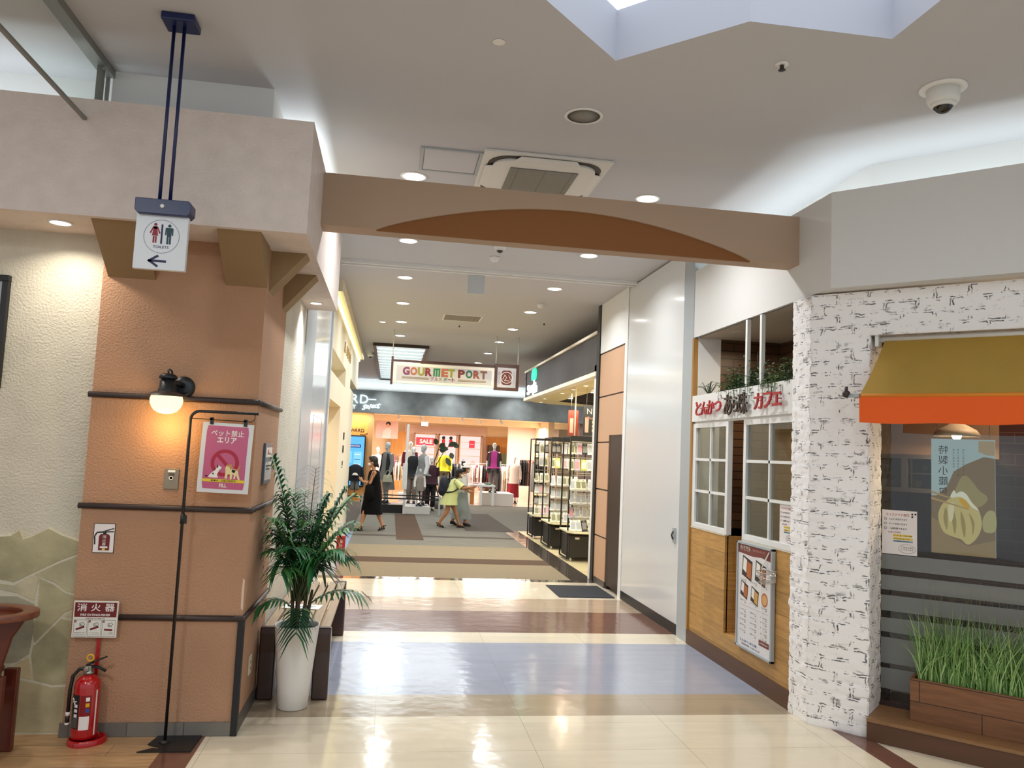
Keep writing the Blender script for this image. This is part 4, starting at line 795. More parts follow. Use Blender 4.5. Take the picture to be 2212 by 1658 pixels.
b = B(mat('sign board white', 'D3D6D9', .35)); b.box(-1.28, -1.04, 3.985, 4.015, 2.462, 2.73); y = 3.9845; cx, cz = -1.158, 2.625
ring = [(cx+.082*math.cos(a*.1571), y, cz+.082*math.sin(a*.1571)) for a in range(40)]; nv = mat('sign navy ink', '161A46', .5); rd = mat('sign red ink', '8E1226', .5); gn = mat('sign teal ink', '123B44', .5)
b.use(nv)
for k in range(40):
    p, q = Vector(ring[k]), Vector(ring[(k+1) % 40]); b.bar(p, q, .0012, .0016, (0, 1, 0))
def dot(x, z, r, m): b.prism([(x+r*math.cos(a*.5236), y+.001, z+r*math.sin(a*.5236)) for a in range(12)], (0, -.002, 0), m)
def pr(pts, m): b.prism([(cx+x, y+.001, cz+z) for x, z in pts], (0, -.002, 0), m)
dot(cx-.031, cz+.058, .0075, rd); pr([(-.038, .048), (-.024, .048), (-.017, .002), (-.045, .002)], rd); pr([(-.040, .0), (-.0325, .0), (-.0325, -.033), (-.040, -.033)], rd); pr([(-.0295, .0), (-.022, .0), (-.022, -.033), (-.0295, -.033)], rd)
pr([(-.042, .048), (-.038, .044), (-.050, .012), (-.056, .016)], rd); pr([(-.020, .048), (-.024, .044), (-.012, .012), (-.006, .016)], rd); pr([(-.042, .048), (-.020, .048), (-.024, .036), (-.038, .036)], rd)
pr([(-.004, .06), (.004, .06), (.004, -.036), (-.004, -.036)], nv)
dot(cx+.034, cz+.055, .0075, gn); pr([(.022, .045), (.046, .045), (.044, .0), (.024, .0)], gn); pr([(.024, .0), (.0325, .0), (.0325, -.036), (.024, -.036)], gn); pr([(.0355, .0), (.044, .0), (.044, -.036), (.0355, -.036)], gn); pr([(.016, .043), (.022, .045), (.021, .008), (.015, .008)], gn); pr([(.046, .045), (.052, .043), (.053, .008), (.047, .008)], gn)
b.text('TOILETS', (cx, y, cz-.052), (1, 0, 0), (0, 0, 1), .0125, nv, .001, .072)
b.bar((cx-.048, y, 2.503), (cx+.030, y, 2.503), .011, .002, (0, 1, 0), nv); b.bar((cx-.053, y, 2.500), (cx-.008, y, 2.530), .011, .002, (0, 1, 0), nv); b.bar((cx-.053, y, 2.506), (cx-.008, y, 2.476), .011, .002, (0, 1, 0), nv)
part('board', b, t)
# smoke curtain glass at the top left
t = thing('smoke_curtain', 'hanging glass smoke screen with grey rails from the ceiling over the bulkhead', 'glass screen', (-1.72, 3.0, 3.33)); M_rail = mat('grey rail', '8A8A84', .4, .5)
b = B(M_rail); b.box(-1.755, -1.685, 0, 4.68, CZ-.045, CZ); part('top_rail', b, t)
b = B(M_rail); b.box(-1.73, -1.71, 0, 4.55, 3.33, 3.345); part('bottom_rail', b, t)
for y in (1.6, 3.40, 4.54): b = B(M_rail); b.box(-1.73, -1.71, y-.008, y+.008, 3.33 if y < 4.6 else 3.45, CZ-.045); part('post', b, t)
b = B(M_rail); b.box(-1.73, -1.71, 4.585, 4.597, 3.455, CZ-.045); b.box(-1.73, -1.71, 4.67, 4.682, 3.455, CZ-.045); part('post', b, t)
b = B(M_clear); b.poly([(-1.72, 0, 3.34), (-1.72, 4.54, 3.34), (-1.72, 4.54, CZ-.04), (-1.72, 0, CZ-.04)]); part('pane', b, t); b = B(M_clear); b.poly([(-1.72, 4.6, 3.46), (-1.72, 4.67, 3.46), (-1.72, 4.67, CZ-.04), (-1.72, 4.6, CZ-.04)]); part('pane', b, t)
# ------------------------------------------------------------------ column things
t = thing('wall_lantern', 'black wall lantern with glowing globe on the salmon column', 'lamp', (-1.24, 4.70, 1.78)); lx, ly = -1.255, 4.66
M_blk = mat('lantern black', '15171C', .4)
b = B(M_blk); b.lathe([(.001, .03), (.03, .025), (.045, .016), (.05, .0), (.04, -.004)], (lx, ly, 1.985), 24); b.lathe([(.036, .0), (.036, -.012), (.042, -.014), (.043, -.055), (.048, -.06), (.049, -.072), (.052, -.078)], (lx, ly, 1.985), 24); part('neck', b, t)
b = B(M_blk); b.tube([(lx, ly, 2.015), (lx-.004, ly, 2.028), (lx+.004, ly, 2.036), (lx+.014, ly+.005, 2.03), (lx+.018, ly+.01, 2.01)], .005, 8); part('finial', b, t)
b = B(mat('lantern shade', '3B2F2A', .45)); b.lathe([(.050, .912), (.075, .905), (.112, .885), (.113, .882), (.07, .888)], (lx, ly, 1.0), 32); part('shade', b, t)
b = B(emitter('globe glow', (1, .82, .45), 1.3)); b.lathe([(.080, .888), (.087, .868), (.085, .845), (.076, .822), (.06, .802), (.035, .789), (.001, .784)], (lx, ly, 1.0), 28); part('globe', b, t)
b = B(M_blk); b.lathe([(.065, 0), (.062, .015), (.03, .02)], (-1.20, 4.78, 1.945), 28, axis='Y'); b.tube([(-1.20, 4.77, 1.95), (-1.21, 4.72, 1.965), (lx+.02, ly+.01, 1.96)], .014, 8); part('bracket', b, t)
pl = bpy.data.lights.new('lantern bulb', 'POINT'); pl.energy = 3.2; pl.color = (1, .62, .22); pl.shadow_soft_size = .07; po = bpy.data.objects.new('lantern bulb', pl); COL.objects.link(po); po.location = (lx, ly-.02, 1.72)
t = thing('wall_intercom', 'small metal call plate with round button on the column', 'intercom', (-1.22, 4.77, 1.37)); b = B(mat('brushed brass grey', '8C8270', .35, .6)); b.box(-1.265, -1.185, 4.772, 4.78, 1.362, 1.478); part('plate', b, t, .002)
b = B(M_frame); b.box(-1.245, -1.205, 4.770, 4.773, 1.458, 1.47); part('label_plate', b, t); b = B(M_frame); b.lathe([(.008, 0), (.008, .004), (.012, .0045), (.012, .0)], (-1.225, 4.772, 1.425), 16, axis='Y'); part('button', b, t); b = B(mat('display dark', '4A463E', .3)); b.box(-1.24, -1.21, 4.770, 4.773, 1.438, 1.452); part('display', b, t)
def ext_picto(b, cx, z0, k, y, nrm=(0, -.001, 0)):
    r = mat('sign maroon', '6A1418', .5); kk = mat('ink', '1C1A1A', .7)
    P = lambda x, z: (cx+x*k, y, z0+z*k)
    b.prism([P(-.2, .08), P(.2, .08), P(.2, .62), P(.14, .70), P(-.14, .70), P(-.2, .62)], nrm, r); b.prism([P(-.06, .70), P(.06, .70), P(.06, .78), P(-.06, .78)], nrm, kk); b.bar(P(-.05, .80), P(.32, .92), .02*k*2, .001, (0, 1, 0), kk); b.bar(P(.0, .78), P(.33, .80), .02*k*2, .001, (0, 1, 0), kk)
    pt = [P(-.05, .78), P(-.28, .76), P(-.36, .62), P(-.34, .40), P(-.34, .30)]
    for p, q in zip(pt, pt[1:]): b.bar(p, q, .05*k, .001, (0, 1, 0), kk)
b = B(M_paper); b.box(-1.612, -1.505, 4.776, 4.78, .998, 1.155); b.use(mat('ink', '1C1A1A', .7)); b.box(-1.615, -1.502, 4.777, 4.78, .995, 1.158); ext_picto(b, -1.555, .998, .145, 4.7755)
for k, ch in enumerate('消火器'): b.text(ch, (-1.555, 4.774, 1.085-.02*k), (1, 0, 0), (0, 0, 1), .017, M_paper, .001, .019)
b.use(M_paper); b.box(-1.575, -1.535, 4.7735, 4.7745, 1.022, 1.032); b.prism([(-1.555+.009*math.cos(a*.6), 4.7745, 1.014+.006*math.sin(a*.6)) for a in range(10)], (0, -.001, 0), YINK)
solo('wall_notice', b, 'small white wall notice with a drawing of a red extinguisher on the column', 'sign')
t = thing('framed_notice', 'glossy framed notice on the side of the column facing the passage', 'sign', (-.77, 5.25, 1.39)); b = B(mat('blue grey frame', '4B5A6E', .3, .3)); b.box(-.78, -.765, 5.10, 5.39, 1.39, 1.645); part('frame', b, t, .002)
b = B(mat('glossy notice', 'D4DADC', .12)); b.box(-.766, -.763, 5.125, 5.365, 1.415, 1.62); b.use(mat('notice red', 'B03A34', .4)); b.prism([(-.763, 5.16, 1.575), (-.763, 5.26, 1.575), (-.763, 5.21, 1.61)], (.0005, 0, 0)); b.use(INK); b.box(-.7635, -.7625, 5.14, 5.34, 1.50, 1.508); b.box(-.7635, -.7625, 5.14, 5.30, 1.48, 1.488); b.use(mat('notice band', '7D8A92', .4)); b.box(-.7635, -.7625, 5.125, 5.365, 1.53, 1.56); part('sheet', b, t)
t = thing('wall_outlet', 'cream electrical outlet low on the passage side of the column', 'outlet', (-.77, 5.15, .25)); b = B(mat('outlet cream', 'CDBFA6', .4)); b.box(-.78, -.772, 5.11, 5.19, .235, .345); part('plate', b, t, .002); b = B(M_dark); b.box(-.772, -.771, 5.14, 5.146, .30, .315); b.box(-.772, -.771, 5.156, 5.162, .30, .315); b.box(-.772, -.771, 5.14, 5.146, .262, .277); b.box(-.772, -.771, 5.156, 5.162, .262, .277); part('slots', b, t)
t = thing('framed_poster', 'black framed poster on the cream wall at the photo edge', 'poster', (-2.6, 4.83, 1.9)); b = B(M_black)
b.box(-3.0, -2.2, 4.815, 4.85, 2.50, 2.535); b.box(-3.0, -2.2, 4.815, 4.85, 1.89, 1.925); b.box(-2.235, -2.2, 4.815, 4.85, 1.925, 2.5); b.box(-3.0, -2.965, 4.815, 4.85, 1.925, 2.5); part('frame', b, t, .003)
b = B(mat('poster grey', 'B9BDC4', .3)); b.box(-2.965, -2.235, 4.832, 4.84, 1.925, 2.5); b.use(mat('poster red', '8E3A34', .4)); b.box(-2.965, -2.235, 4.831, 4.833, 2.17, 2.30); b.use(M_black); b.box(-2.965, -2.235, 4.830, 4.833, 1.925, 2.10); b.box(-2.965, -2.235, 4.830, 4.833, 2.14, 2.16); part('print', b, t)
# poster stand
t = thing('poster_stand', 'tall black stand with flat base holding a poster beside the extinguisher', 'stand', (-1.1, 4.66, 0)); py = 4.665
b = B(M_black); b.prism([(x, y, .001) for x, y in ((-1.225, 4.53), (-1.16, 4.585), (-1.13, 4.575), (-1.13, 4.60), (-1.165, 4.615), (-1.20, 4.64), (-1.18, 4.765), (-.95, 4.765), (-.955, 4.53))], (0, 0, .006)); b.lathe([(.03, .006), (.028, .012), (.014, .02)], (-1.12, py, .0), 20); part('base', b, t)
b = B(M_black); arc = [(-1.12, py, .01), (-1.12, py, 1.74)] + [(-1.12+.05*(1-math.cos(a*math.pi/12)), py, 1.76+.05*math.sin(a*math.pi/12)) for a in range(7)] + [(-.752, py, 1.81)]; b.tube(arc, .0085, 10); b.tube([(-1.12, py, 1.18), (-1.12, py, 1.235)], .0125, 10); b.prism([(-1.112, py-.006, 1.19), (-1.098, py-.006, 1.178), (-1.098, py-.006, 1.225), (-1.112, py-.006, 1.232)], (0, .012, 0)); part('pole', b, t)
b = B(M_black); b.tube([(-1.115, py, 1.768), (-.79, py, 1.762), (-.772, py, 1.775), (-.77, py, 1.805)], .0028, 6); part('hanger_wire', b, t)
t = thing('hanging_poster', 'pink no-pets poster with white border clipped to the black stand', 'poster', (-.92, py, 1.355)); b = B(mat('laminated white', 'D9D8D6', .25))
PO, PR, PU = Vector((-1.058, py, 1.36)), Vector((.99995, 0, -.022)).normalized(), Vector((.022, 0, 1)).normalized(); PN = Vector((0, -1, 0)); pw, ph = .278, .392
Q = lambda x, y, d=0.0: PO+PR*(x*pw)+PU*(y*ph)+PN*(d+.01*math.sin(y*3.1))
PK = mat('poster pink', 'BE5A7C', .3)
for k in range(12): b.poly([Q(0, k/12), Q(1, k/12), Q(1, (k+1)/12), Q(0, (k+1)/12)], mat('laminated white', 'D9D8D6', .25))
y0, y1 = .055, .955
for k in range(12):
    a0, a1 = y0+(y1-y0)*k/12, y0+(y1-y0)*(k+1)/12; i0, i1 = (.02 if k == 0 else 0), (.02 if k == 11 else 0); b.poly([Q(.09+i0, a0, .001), Q(.91-i0, a0, .001), Q(.91-i1, a1, .001), Q(.09+i1, a1, .001)], PK)
def arcs(c, r0, r1, m, d, n=32):
    for k in range(n):
        a, a2 = 2*math.pi*k/n, 2*math.pi*(k+1)/n; f = lambda r, t: Q(c[0]+r*math.cos(t), c[1]+r*math.sin(t)*pw/ph, d); b.poly([f(r0, a), f(r1, a), f(r1, a2), f(r0, a2)], m)
CR = mat('poster crimson', 'A81432', .3); arcs((.5, .43), .205, .275, CR, .0016); q = .16
b.poly([Q(.5-.19, .43+.105, .0017), Q(.5-.14, .43+.14, .0017), Q(.5+.19, .43-.105, .0017), Q(.5+.14, .43-.14, .0017)], CR)
def blob(pts, m, d=.002): b.poly([Q(x, y, d) for x, y in pts], m)
WH = mat('poster white', 'EDE6DC', .4); TN = mat('poster tan', 'C08A4A', .4); CM = mat('poster cream', 'E6D29A', .4)
blob([(.20, .215), (.39, .215), (.37, .26), (.41, .33), (.44, .345), (.45, .365), (.40, .385), (.385, .395), (.37, .38), (.355, .36), (.33, .33), (.26, .28), (.22, .25)], WH); blob([(.355, .36), (.365, .40), (.385, .385), (.37, .35)], INK, .0025); blob([(.27, .265), (.31, .255), (.295, .29)], INK, .0025); blob([(.30, .325), (.33, .32), (.33, .345)], INK, .0025); blob([(.14, .225), (.19, .225), (.19, .24), (.14, .24)], INK)
blob([(.52, .21), (.57, .21), (.575, .27), (.62, .27), (.625, .20), (.66, .205), (.67, .28), (.70, .26), (.69, .21), (.72, .21), (.74, .27), (.79, .19), (.82, .20), (.78, .29), (.77, .34), (.66, .355), (.63, .40), (.55, .41), (.52, .36), (.53, .29)], CM); blob([(.56, .41), (.64, .42), (.66, .36), (.62, .34), (.60, .38), (.55, .385)], TN, .0025); blob([(.65, .345), (.73, .335), (.70, .29), (.65, .31)], INK, .0025); blob([(.73, .33), (.79, .33), (.80, .37), (.82, .40), (.80, .41), (.77, .37)], TN, .0025)
b.text('ペット禁止', Q(.5, .855, .0016), PR, PU, .036, WH, .0006, .178, .012); b.text('エリア', Q(.5, .755, .0016), PR, PU, .034, WH, .0006, .105, .03)
b.poly([Q(.085, .155, .002), Q(.915, .155, .002), Q(.915, .195, .002), Q(.085, .195, .002)], mat('poster yellow', 'E2C62A', .4)); b.text('盲導犬・介助犬同伴可', Q(.5, .175, .0024), PR, PU, .011, INK, .0005, .135, .01); b.text('FILL', Q(.5, .11, .0016), PR, PU, .02, WH, .0006, .04, .02); b.text('FUTURE LIFE', Q(.5, .085, .0016), PR, PU, .004, WH, .0005, .04)
part('sheet', b, t)
for x in (.17, .83): b = B(M_black); p = Q(x, 1.0); b.box(p.x-.009, p.x+.009, py-.012, py+.004, p.z-.012, p.z+.028); b.box(p.x-.013, p.x+.004, py-.012, py-.006, p.z+.012, p.z+.022); part('clip', b, t)
# fire extinguisher and its sign stand
t = thing('fire_extinguisher', 'red fire extinguisher standing in a red tray beside the column', 'fire extinguisher', (-1.54, 4.69, 0)); ex, ey = -1.545, 4.69; RDM = mat('extinguisher red', 'A80C14', .22, coat=.4)
b = B(RDM); b.lathe([(.060, .03), (.064, .035), (.065, .05), (.065, .30), (.060, .325), (.045, .345), (.026, .355), (.024, .362)], (ex, ey, 0), 32); cyl = part('cylinder', b, t)
b = B(mat('valve metal', 'A09C94', .3, .9)); b.lathe([(.026, .36), (.026, .375), (.02, .378), (.018, .405)], (ex, ey, 0), 20); b.lathe([(.014, 0), (.014, .012), (.010, .014)], (ex-.008, ey-.016, .39), 16, axis='Y'); part('valve', b, t)
b = B(M_black); b.bar((ex-.015, ey, .405), (ex+.02, ey, .425), .016, .012); b.bar((ex+.015, ey, .422), (ex+.085, ey, .452), .016, .008); part('squeeze_lever', b, t); b = B(M_black); b.tube([(ex+.01, ey, .40), (ex+.05, ey, .395), (ex+.085, ey, .375)], .008, 8); part('carry_handle', b, t)
b = B(mat('safety yellow', 'D8A81E', .4)); b.tube([(ex+.005+.017*math.cos(a*.5236), ey-.012, .448+.017*math.sin(a*.5236)) for a in range(12)], .0045, 8, closed=True); part('safety_pin', b, t)
b = B(M_black); b.tube([(ex-.015, ey, .39), (ex-.05, ey, .385), (ex-.078, ey-.005, .35), (ex-.085, ey-.01, .28), (ex-.085, ey-.012, .15)], .0095, 10); b.tube([(ex-.085, ey-.012, .16), (ex-.085, ey-.012, .095)], .011, 10); hs = part('hose', b, t)
b = B(M_paper); b.lathe([(.0115, .145), (.0115, .165)], (ex-.085, ey-.012, 0), 12); b.lathe([(.012, .098), (.012, .11)], (ex-.085, ey-.012, 0), 12); part('hose_label', b, hs)
def wrap(b, a0, a1, z0, z1, m, r=.0655, n=6):
    b.use(m)
    for k in range(n):
        t0, t1 = R(a0+(a1-a0)*k/n), R(a0+(a1-a0)*(k+1)/n); b.poly([(ex+r*math.cos(t0), ey+r*math.sin(t0), z0), (ex+r*math.cos(t1), ey+r*math.sin(t1), z0), (ex+r*math.cos(t1), ey+r*math.sin(t1), z1), (ex+r*math.cos(t0), ey+r*math.sin(t0), z1)])
b = B(M_black); wrap(b, 205, 258, .09, .265, M_black); wrap(b, 208, 254, .095, .15, mat('label grey', '4C4A48', .4), .066); wrap(b, 262, 305, .085, .155, M_paper, .066); wrap(b, 262, 310, .155, .262, mat('extinguisher dark red', '7E0A12', .3), .0658); wrap(b, 330, 338, .05, .285, M_paper, .066)
for z, c in ((.243, 'EDE6DC'), (.213, 'D8A81E'), (.185, '2A4A8E')): wrap(b, 286, 302, z-.010, z+.010, mat('badge %s' % c, c, .4), .0663)
for z in (.15, .175, .20): wrap(b, 232, 250, z, z+.016, M_paper, .0663)
for p, q in (((215, .245), (226, .235)), ((226, .235), (217, .222)), ((228, .228), (244, .232)), ((231, .226), (234, .215))):
    f = lambda a, z: (ex+.0664*math.cos(R(a)), ey+.0664*math.sin(R(a)), z); b.bar(f(*p), f(*q), .005, .001, (0, 1, 0), M_paper)
part('label', b, cyl)
t = thing('extinguisher_stand', 'red floor tray with post carrying a fire extinguisher instruction plate', 'stand', (-1.545, 4.68, 0)); b = B(RDM); n = 32
out = [(ex+.015+(.092 if math.cos(a) < 0 else .098)*math.cos(a), ey-.005+.085*math.sin(a)+.02*max(0, math.cos(a))) for a in [2*math.pi*k/n for k in range(n)]]
pr_ = [(1.0, 0), (1.0, .022), (.95, .03), (.86, .03), (.82, .012), (.001, .012)]; rings = []
for s_, z in pr_: rings.append([b.vert((ex+.015+(x-ex-.015)*s_, ey-.005+(y-ey+.005)*s_, z)) for x, y in out])
for p, q in zip(rings, rings[1:]):
    for k in range(n): b.face((p[k], p[(k+1) % n], q[(k+1) % n], q[k]), True)
part('tray', b, t); b = B(RDM); b.box(ex+.0, ex+.02, ey+.072, ey+.078, .01, .62); part('post', b, t)
b = B(mat('plate white', 'E2DED4', .4)); px0, px1, pz0, pz1 = -1.668, -1.438, .542, .738; yy = 4.765-.03; b.box(px0, px1, yy, yy+.012, pz0, pz1); mrn = mat('sign maroon', '6A1418', .5); b.use(mrn); b.box(px0+.006, px1-.006, yy-.0008, yy, .652, .731)
for k, ch in enumerate('消火器'): b.text(ch, (px0+.043+.072*k, yy-.0008, .704), (1, 0, 0), (0, 0, 1), .042, M_paper, .0006, .050, .012)
b.text('FIRE EXTINGUISHER', (-1.553, yy-.0008, .664), (1, 0, 0), (0, 0, 1), .0125, M_paper, .0006, .155, .02); b.text('使用方法 TO OPERATE', (-1.553, yy, .644), (1, 0, 0), (0, 0, 1), .008, mrn, .0006, .1, .01)
for k in range(3):
    x0 = px0+.008+.073*k; x1 = x0+.068; kk = mat('ink', '1C1A1A', .7)
    for q in ((x0, x1, .635, .6365), (x0, x1, .548, .5495), (x0, x0+.0012, .548, .636), (x1-.0012, x1, .548, .636)): b.use(kk); b.box(q[0], q[1], yy-.0006, yy, q[2], q[3])
    b.use(mrn); b.box(x0+.002, x0+.012, yy-.0006, yy, .622, .634); b.text(str(k+1), (x0+.007, yy-.0006, .628), (1, 0, 0), (0, 0, 1), .008, M_paper, .0006); b.bar((x0+.012, yy-.0006, .585), (x0+.055, yy-.0006, .60 if k != 2 else .583), .010, .001, (0, 1, 0), mrn)
    b.text('安全栓を引き抜く' if k == 0 else ('ホースを火元に' if k == 1 else 'レバーを握る'), (x0+.034, yy, .567), (1, 0, 0), (0, 0, 1), .005, kk, .0005, .055); b.text('PULL OUT SAFETY PIN', (x0+.034, yy, .557), (1, 0, 0), (0, 0, 1), .003, kk, .0005, .05)
    for q in range(4): b.tube([(x0+.03+.006*q, yy-.001, .615-.002*q), (x0+.032+.006*q, yy-.001, .600)], .0012, 4, kk)
    b.tube([(x0+.028, yy-.001, .618), (x0+.05, yy-.001, .622), (x0+.056, yy-.001, .610)], .0011, 4, kk)
part('plate', b, t)
# high chair at the photo edge
t = thing('high_chair', 'dark brown wooden child high chair with curved tray in front of the flagstones', 'high chair', (-2.0, 4.45, 0)); M_hc = mat('high chair wood', '6E3A22', .35, vary=.2, vscale=5, stretch=(2, 14), coat=.2); M_hcs = mat('high chair shade wood', '5A2414', .35, vary=.15, vscale=5, coat=.2)
b = B(M_hc); ring = []
for z in (.70, .735):
    for rr_ in (1.0, .74): ring.append([b.vert((-2.02+.275*rr_*math.cos(a), 4.47+.20*rr_*math.sin(a)-(.02 if rr_ < 1 else 0), z)) for a in [math.pi*2*k/36 for k in range(36)]])
lo, li, ho, hi = ring
for k in range(36):
    j = (k+1) % 36
    for p, q, fl_ in ((lo, ho, 0), (hi, li, 0), (ho, hi, 0), (li, lo, 0)): b.face((p[k], p[j], q[j], q[k]), True)
part('tray_rim', b, t, .006); b = B(M_hcs); b.lathe([(1e-4, .0), (.20, .0), (.21, .008)], (-2.02, 4.45, .70), 36, sx=1, sy=.72); part('tray', b, t)
b = B(M_hc); b.lathe([(.035, .0), (.036, .012), (.030, .013), (.029, .004)], (-1.93, 4.30, .725), 24); part('cup_ring', b, t)
def plank(pts, y, th, m): b = B(m); b.prism([(x, y, z) for x, z in pts], (0, th, 0)); return b
part('side_frame', plank([(-1.90, .70), (-1.79, .70), (-1.85, .60), (-1.885, .45), (-1.895, .30), (-2.03, .30), (-2.01, .5), (-1.97, .62)], 4.44, .03, M_hcs), t, .006)
for x, y in ((-1.885, 4.42), (-1.885, 4.58), (-2.25, 4.42), (-2.25, 4.58)): b = B(M_hcs); b.box(x-.035, x+.035, y-.018, y+.018, 0, .42); part('leg', b, t, .006)
b = B(M_hcs); b.box(-2.25, -1.93, 4.40, 4.43, .20, .27); part('foot_rest', b, t, .005); b = B(M_hcs); b.box(-2.25, -1.93, 4.42, 4.60, .40, .43); part('seat', b, t, .005); b = B(M_hc); b.box(-2.27, -2.24, 4.40, 4.60, .43, .95); part('backrest', b, t, .01)
# bench, papers
t = thing('bench', 'slatted wooden bench with dark curved legs along the wall behind the palm', 'bench', (-.53, 6.2, 0)); M_bl = mat('bench leg wood', '3A221A', .35, vary=.15, vscale=4, coat=.2); M_bs = mat('bench slat wood', '9C8468', .5, vary=.15, vscale=4, stretch=(12, 1))
for k in range(6): x = -.75+.073*k; b = B(M_bs); b.box(x, x+.058, 5.44, 7.24, .43, .455); part('slat', b, t, .004)
def leg(x0, x1, y, s):
    b = B(M_bl); prof = [(0, .001), (.10, .001), (.105, .15), (.11, .30), (.10, .42), (.08, .452), (.045, .462), (.01, .462), (-.0, .42), (.01, .30), (.005, .15)]
    b.prism([(x0, y+s*a, z) for a, z in prof], (x1-x0, 0, 0)); return b
for x0, x1 in ((-.765, -.66), (-.42, -.315)):
    for y, s in ((5.40, 1), (7.28, -1)): part('leg', leg(x0, x1, y, s), t, .01)
for y in (5.46, 7.19): b = B(M_bl); b.box(-.66, -.42, y, y+.03, .30, .43); part('rail', b, t, .004)
b = B(M_paper); b.prism([(-.72, 6.05, .457), (-.45, 6.0, .457), (-.43, 6.16, .457), (-.70, 6.21, .457)], (0, 0, .002)); b.use(BINK); b.box(-.60, -.50, 6.07, 6.08, .459, .4595); b.box(-.60, -.48, 6.10, 6.12, .459, .4595); solo('leaflet', b, 'white printed sheet lying on the bench behind the palm', 'paper')
# palm in tall white pot
t = thing('potted_palm', 'tall white pot with bushy green palm in front of the bench', 'plant', (-.52, 5.26, 0)); pc = Vector((-.52, 5.27, 0)); M_pot = mat('pot white', 'E0DCD6', .35)
b = B(M_pot); prof = [(.088, 0), (.095, .008), (.105, .15), (.125, .38), (.138, .505), (.141, .512), (.134, .514), (.128, .505), (.126, .47)]
rings = []
for r_, z in prof:
    rg = []
    for k in range(40):
        a = 2*math.pi*k/40; e = (abs(math.cos(a))**3.2+abs(math.sin(a))**3.2)**(-1/3.2); f = min(1, z/.4); rr_ = r_*(1+(e-1)*.55*f); rg.append(b.vert((pc.x+rr_*math.cos(a), pc.y+rr_*math.sin(a), z)))
    rings.append(rg)
b.face(rings[0][::-1], False)
for p, q in zip(rings, rings[1:]):
    for k in range(40): b.face((p[k], p[(k+1) % 40], q[(k+1) % 40], q[k]), True)
part('pot', b, t); b = B(mat('moss soil', '4A3F22', .95, bump=.01, bscale=60)); b.lathe([(1e-4, .485), (.128, .478)], pc, 24); part('soil', b, t)
PG = [mat('palm green %d' % k, c, .45) for k, c in enumerate(('2F6A3C', '3B7A42', '235436', '558A45'))]; PS = mat('palm stem', '3E4A28', .6); PTK = mat('palm trunk', '4A3A2A', .8)
b = B(PTK)
for dx, dy in ((-.03, .0), (.0, -.02), (.03, .01), (.05, .03), (-.01, .03)): b.tube([pc+Vector((dx, dy, .48)), pc+Vector((dx*1.2, dy*1.2, .60)), pc+Vector((dx*1.5, dy*1.5, .72))], [.014, .013, .008], 7)
part('trunk', b, t)
def frond(base, tip, sag, n, ll, seed, cl):
    """curved stem with two rows of drooping strap leaflets"""
    rnd = random.Random(seed); b = B(PS); base, tip = Vector(base), Vector(tip); mid = (base+tip)/2+Vector((0, 0, sag)); P = lambda u: base*(1-u)**2+mid*2*u*(1-u)+tip*u*u
    b.tube([P(k/10) for k in range(11)], [.006*(1-k/13) for k in range(11)], 5)
    for k in range(n):
        u = .28+.72*(k+.5)/n; p = P(u); tg = (P(min(1, u+.02))-P(u-.02)).normalized(); side = tg.cross(Vector((0, 0, 1)))
        if side.length < .2: side = Vector((1, 0, 0))
        side.normalize(); nrm = side.cross(tg)
        for s in (1, -1):
            L = ll*1.2*(.55+.45*math.sin(math.pi*min(1, (u-.2)*1.05)))*rnd.uniform(.85, 1.1); b.use(PG[cl] if rnd.random() < .7 else rnd.choice(PG)); d = (side*s*.85+tg*(.35+.5*u)+nrm*.25).normalized(); pts = []
            for q in range(5): f = q/4; pts.append((p+d*L*f+Vector((0, 0, -L*(.5+.3*rnd.random())*f*f)), .0135*(1-f)**.6*math.sin(math.pi*(.15+.6*f)) if q < 4 else .0004))
            up2 = d.cross(Vector((0, 0, 1))); up2 = up2.normalized() if up2.length > .1 else tg
            cl_ = lambda q: Vector((max(q.x, -.762 if q.y < 5.75 else -.775), q.y, q.z)); i = [(b.vert(cl_(x-up2*w_)), b.vert(cl_(x+up2*w_))) for x, w_ in pts]
            for a_, c_ in zip(i, i[1:]): b.face((a_[0], a_[1], c_[1], c_[0]), True)
    return b
FR = [((-.73, 5.20, 1.56), .30, 17, .17), ((-.47, 5.30, 1.50), .25, 16, .15), ((-.27, 5.24, 1.38), .22, 14, .15), ((-.70, 5.12, 1.18), .28, 16, .16), ((-.40, 5.05, 1.18), .25, 16, .16), ((-.22, 5.36, 1.15), .25, 15, .15), ((-.60, 5.50, 1.30), .25, 15, .15), ((-.74, 5.25, .96), .30, 15, .15), ((-.55, 4.98, 1.02), .32, 16, .15), ((-.26, 5.10, 1.0), .30, 15, .15), ((-.36, 5.52, 1.12), .25, 14, .15), ((-.745, 5.36, 1.10), .25, 14, .14),
      ((-.14, 5.20, .72), .22, 11, .15), ((-.745, 5.15, .64), .22, 11, .13), ((-.50, 5.02, .50), .30, 12, .12), ((-.62, 5.08, .86), .28, 14, .14), ((-.34, 5.22, 1.24), .2, 14, .15), ((-.66, 5.34, 1.32), .2, 14, .15), ((-.47, 5.14, 1.12), .2, 15, .15), ((-.56, 5.2, 1.22), .2, 15, .15)]
rf = random.Random(11)
for k in range(26):
    a = rf.uniform(0, 6.28); rr_ = rf.uniform(.06, .27); FR.append(((max(-.73, -.50+rr_*math.cos(a)*1.05), 5.26+rr_*math.sin(a), rf.uniform(.80, 1.34)), rf.uniform(.18, .32), 15, rf.uniform(.14, .18)))
for k, (tip, sag, n, ll) in enumerate(FR): part('frond', frond(pc+Vector((random.uniform(-.05, .05), random.uniform(-.04, .04), .66 if tip[2] > .8 else .55)), tip, sag*.7, n, ll, k, k % 4), t)
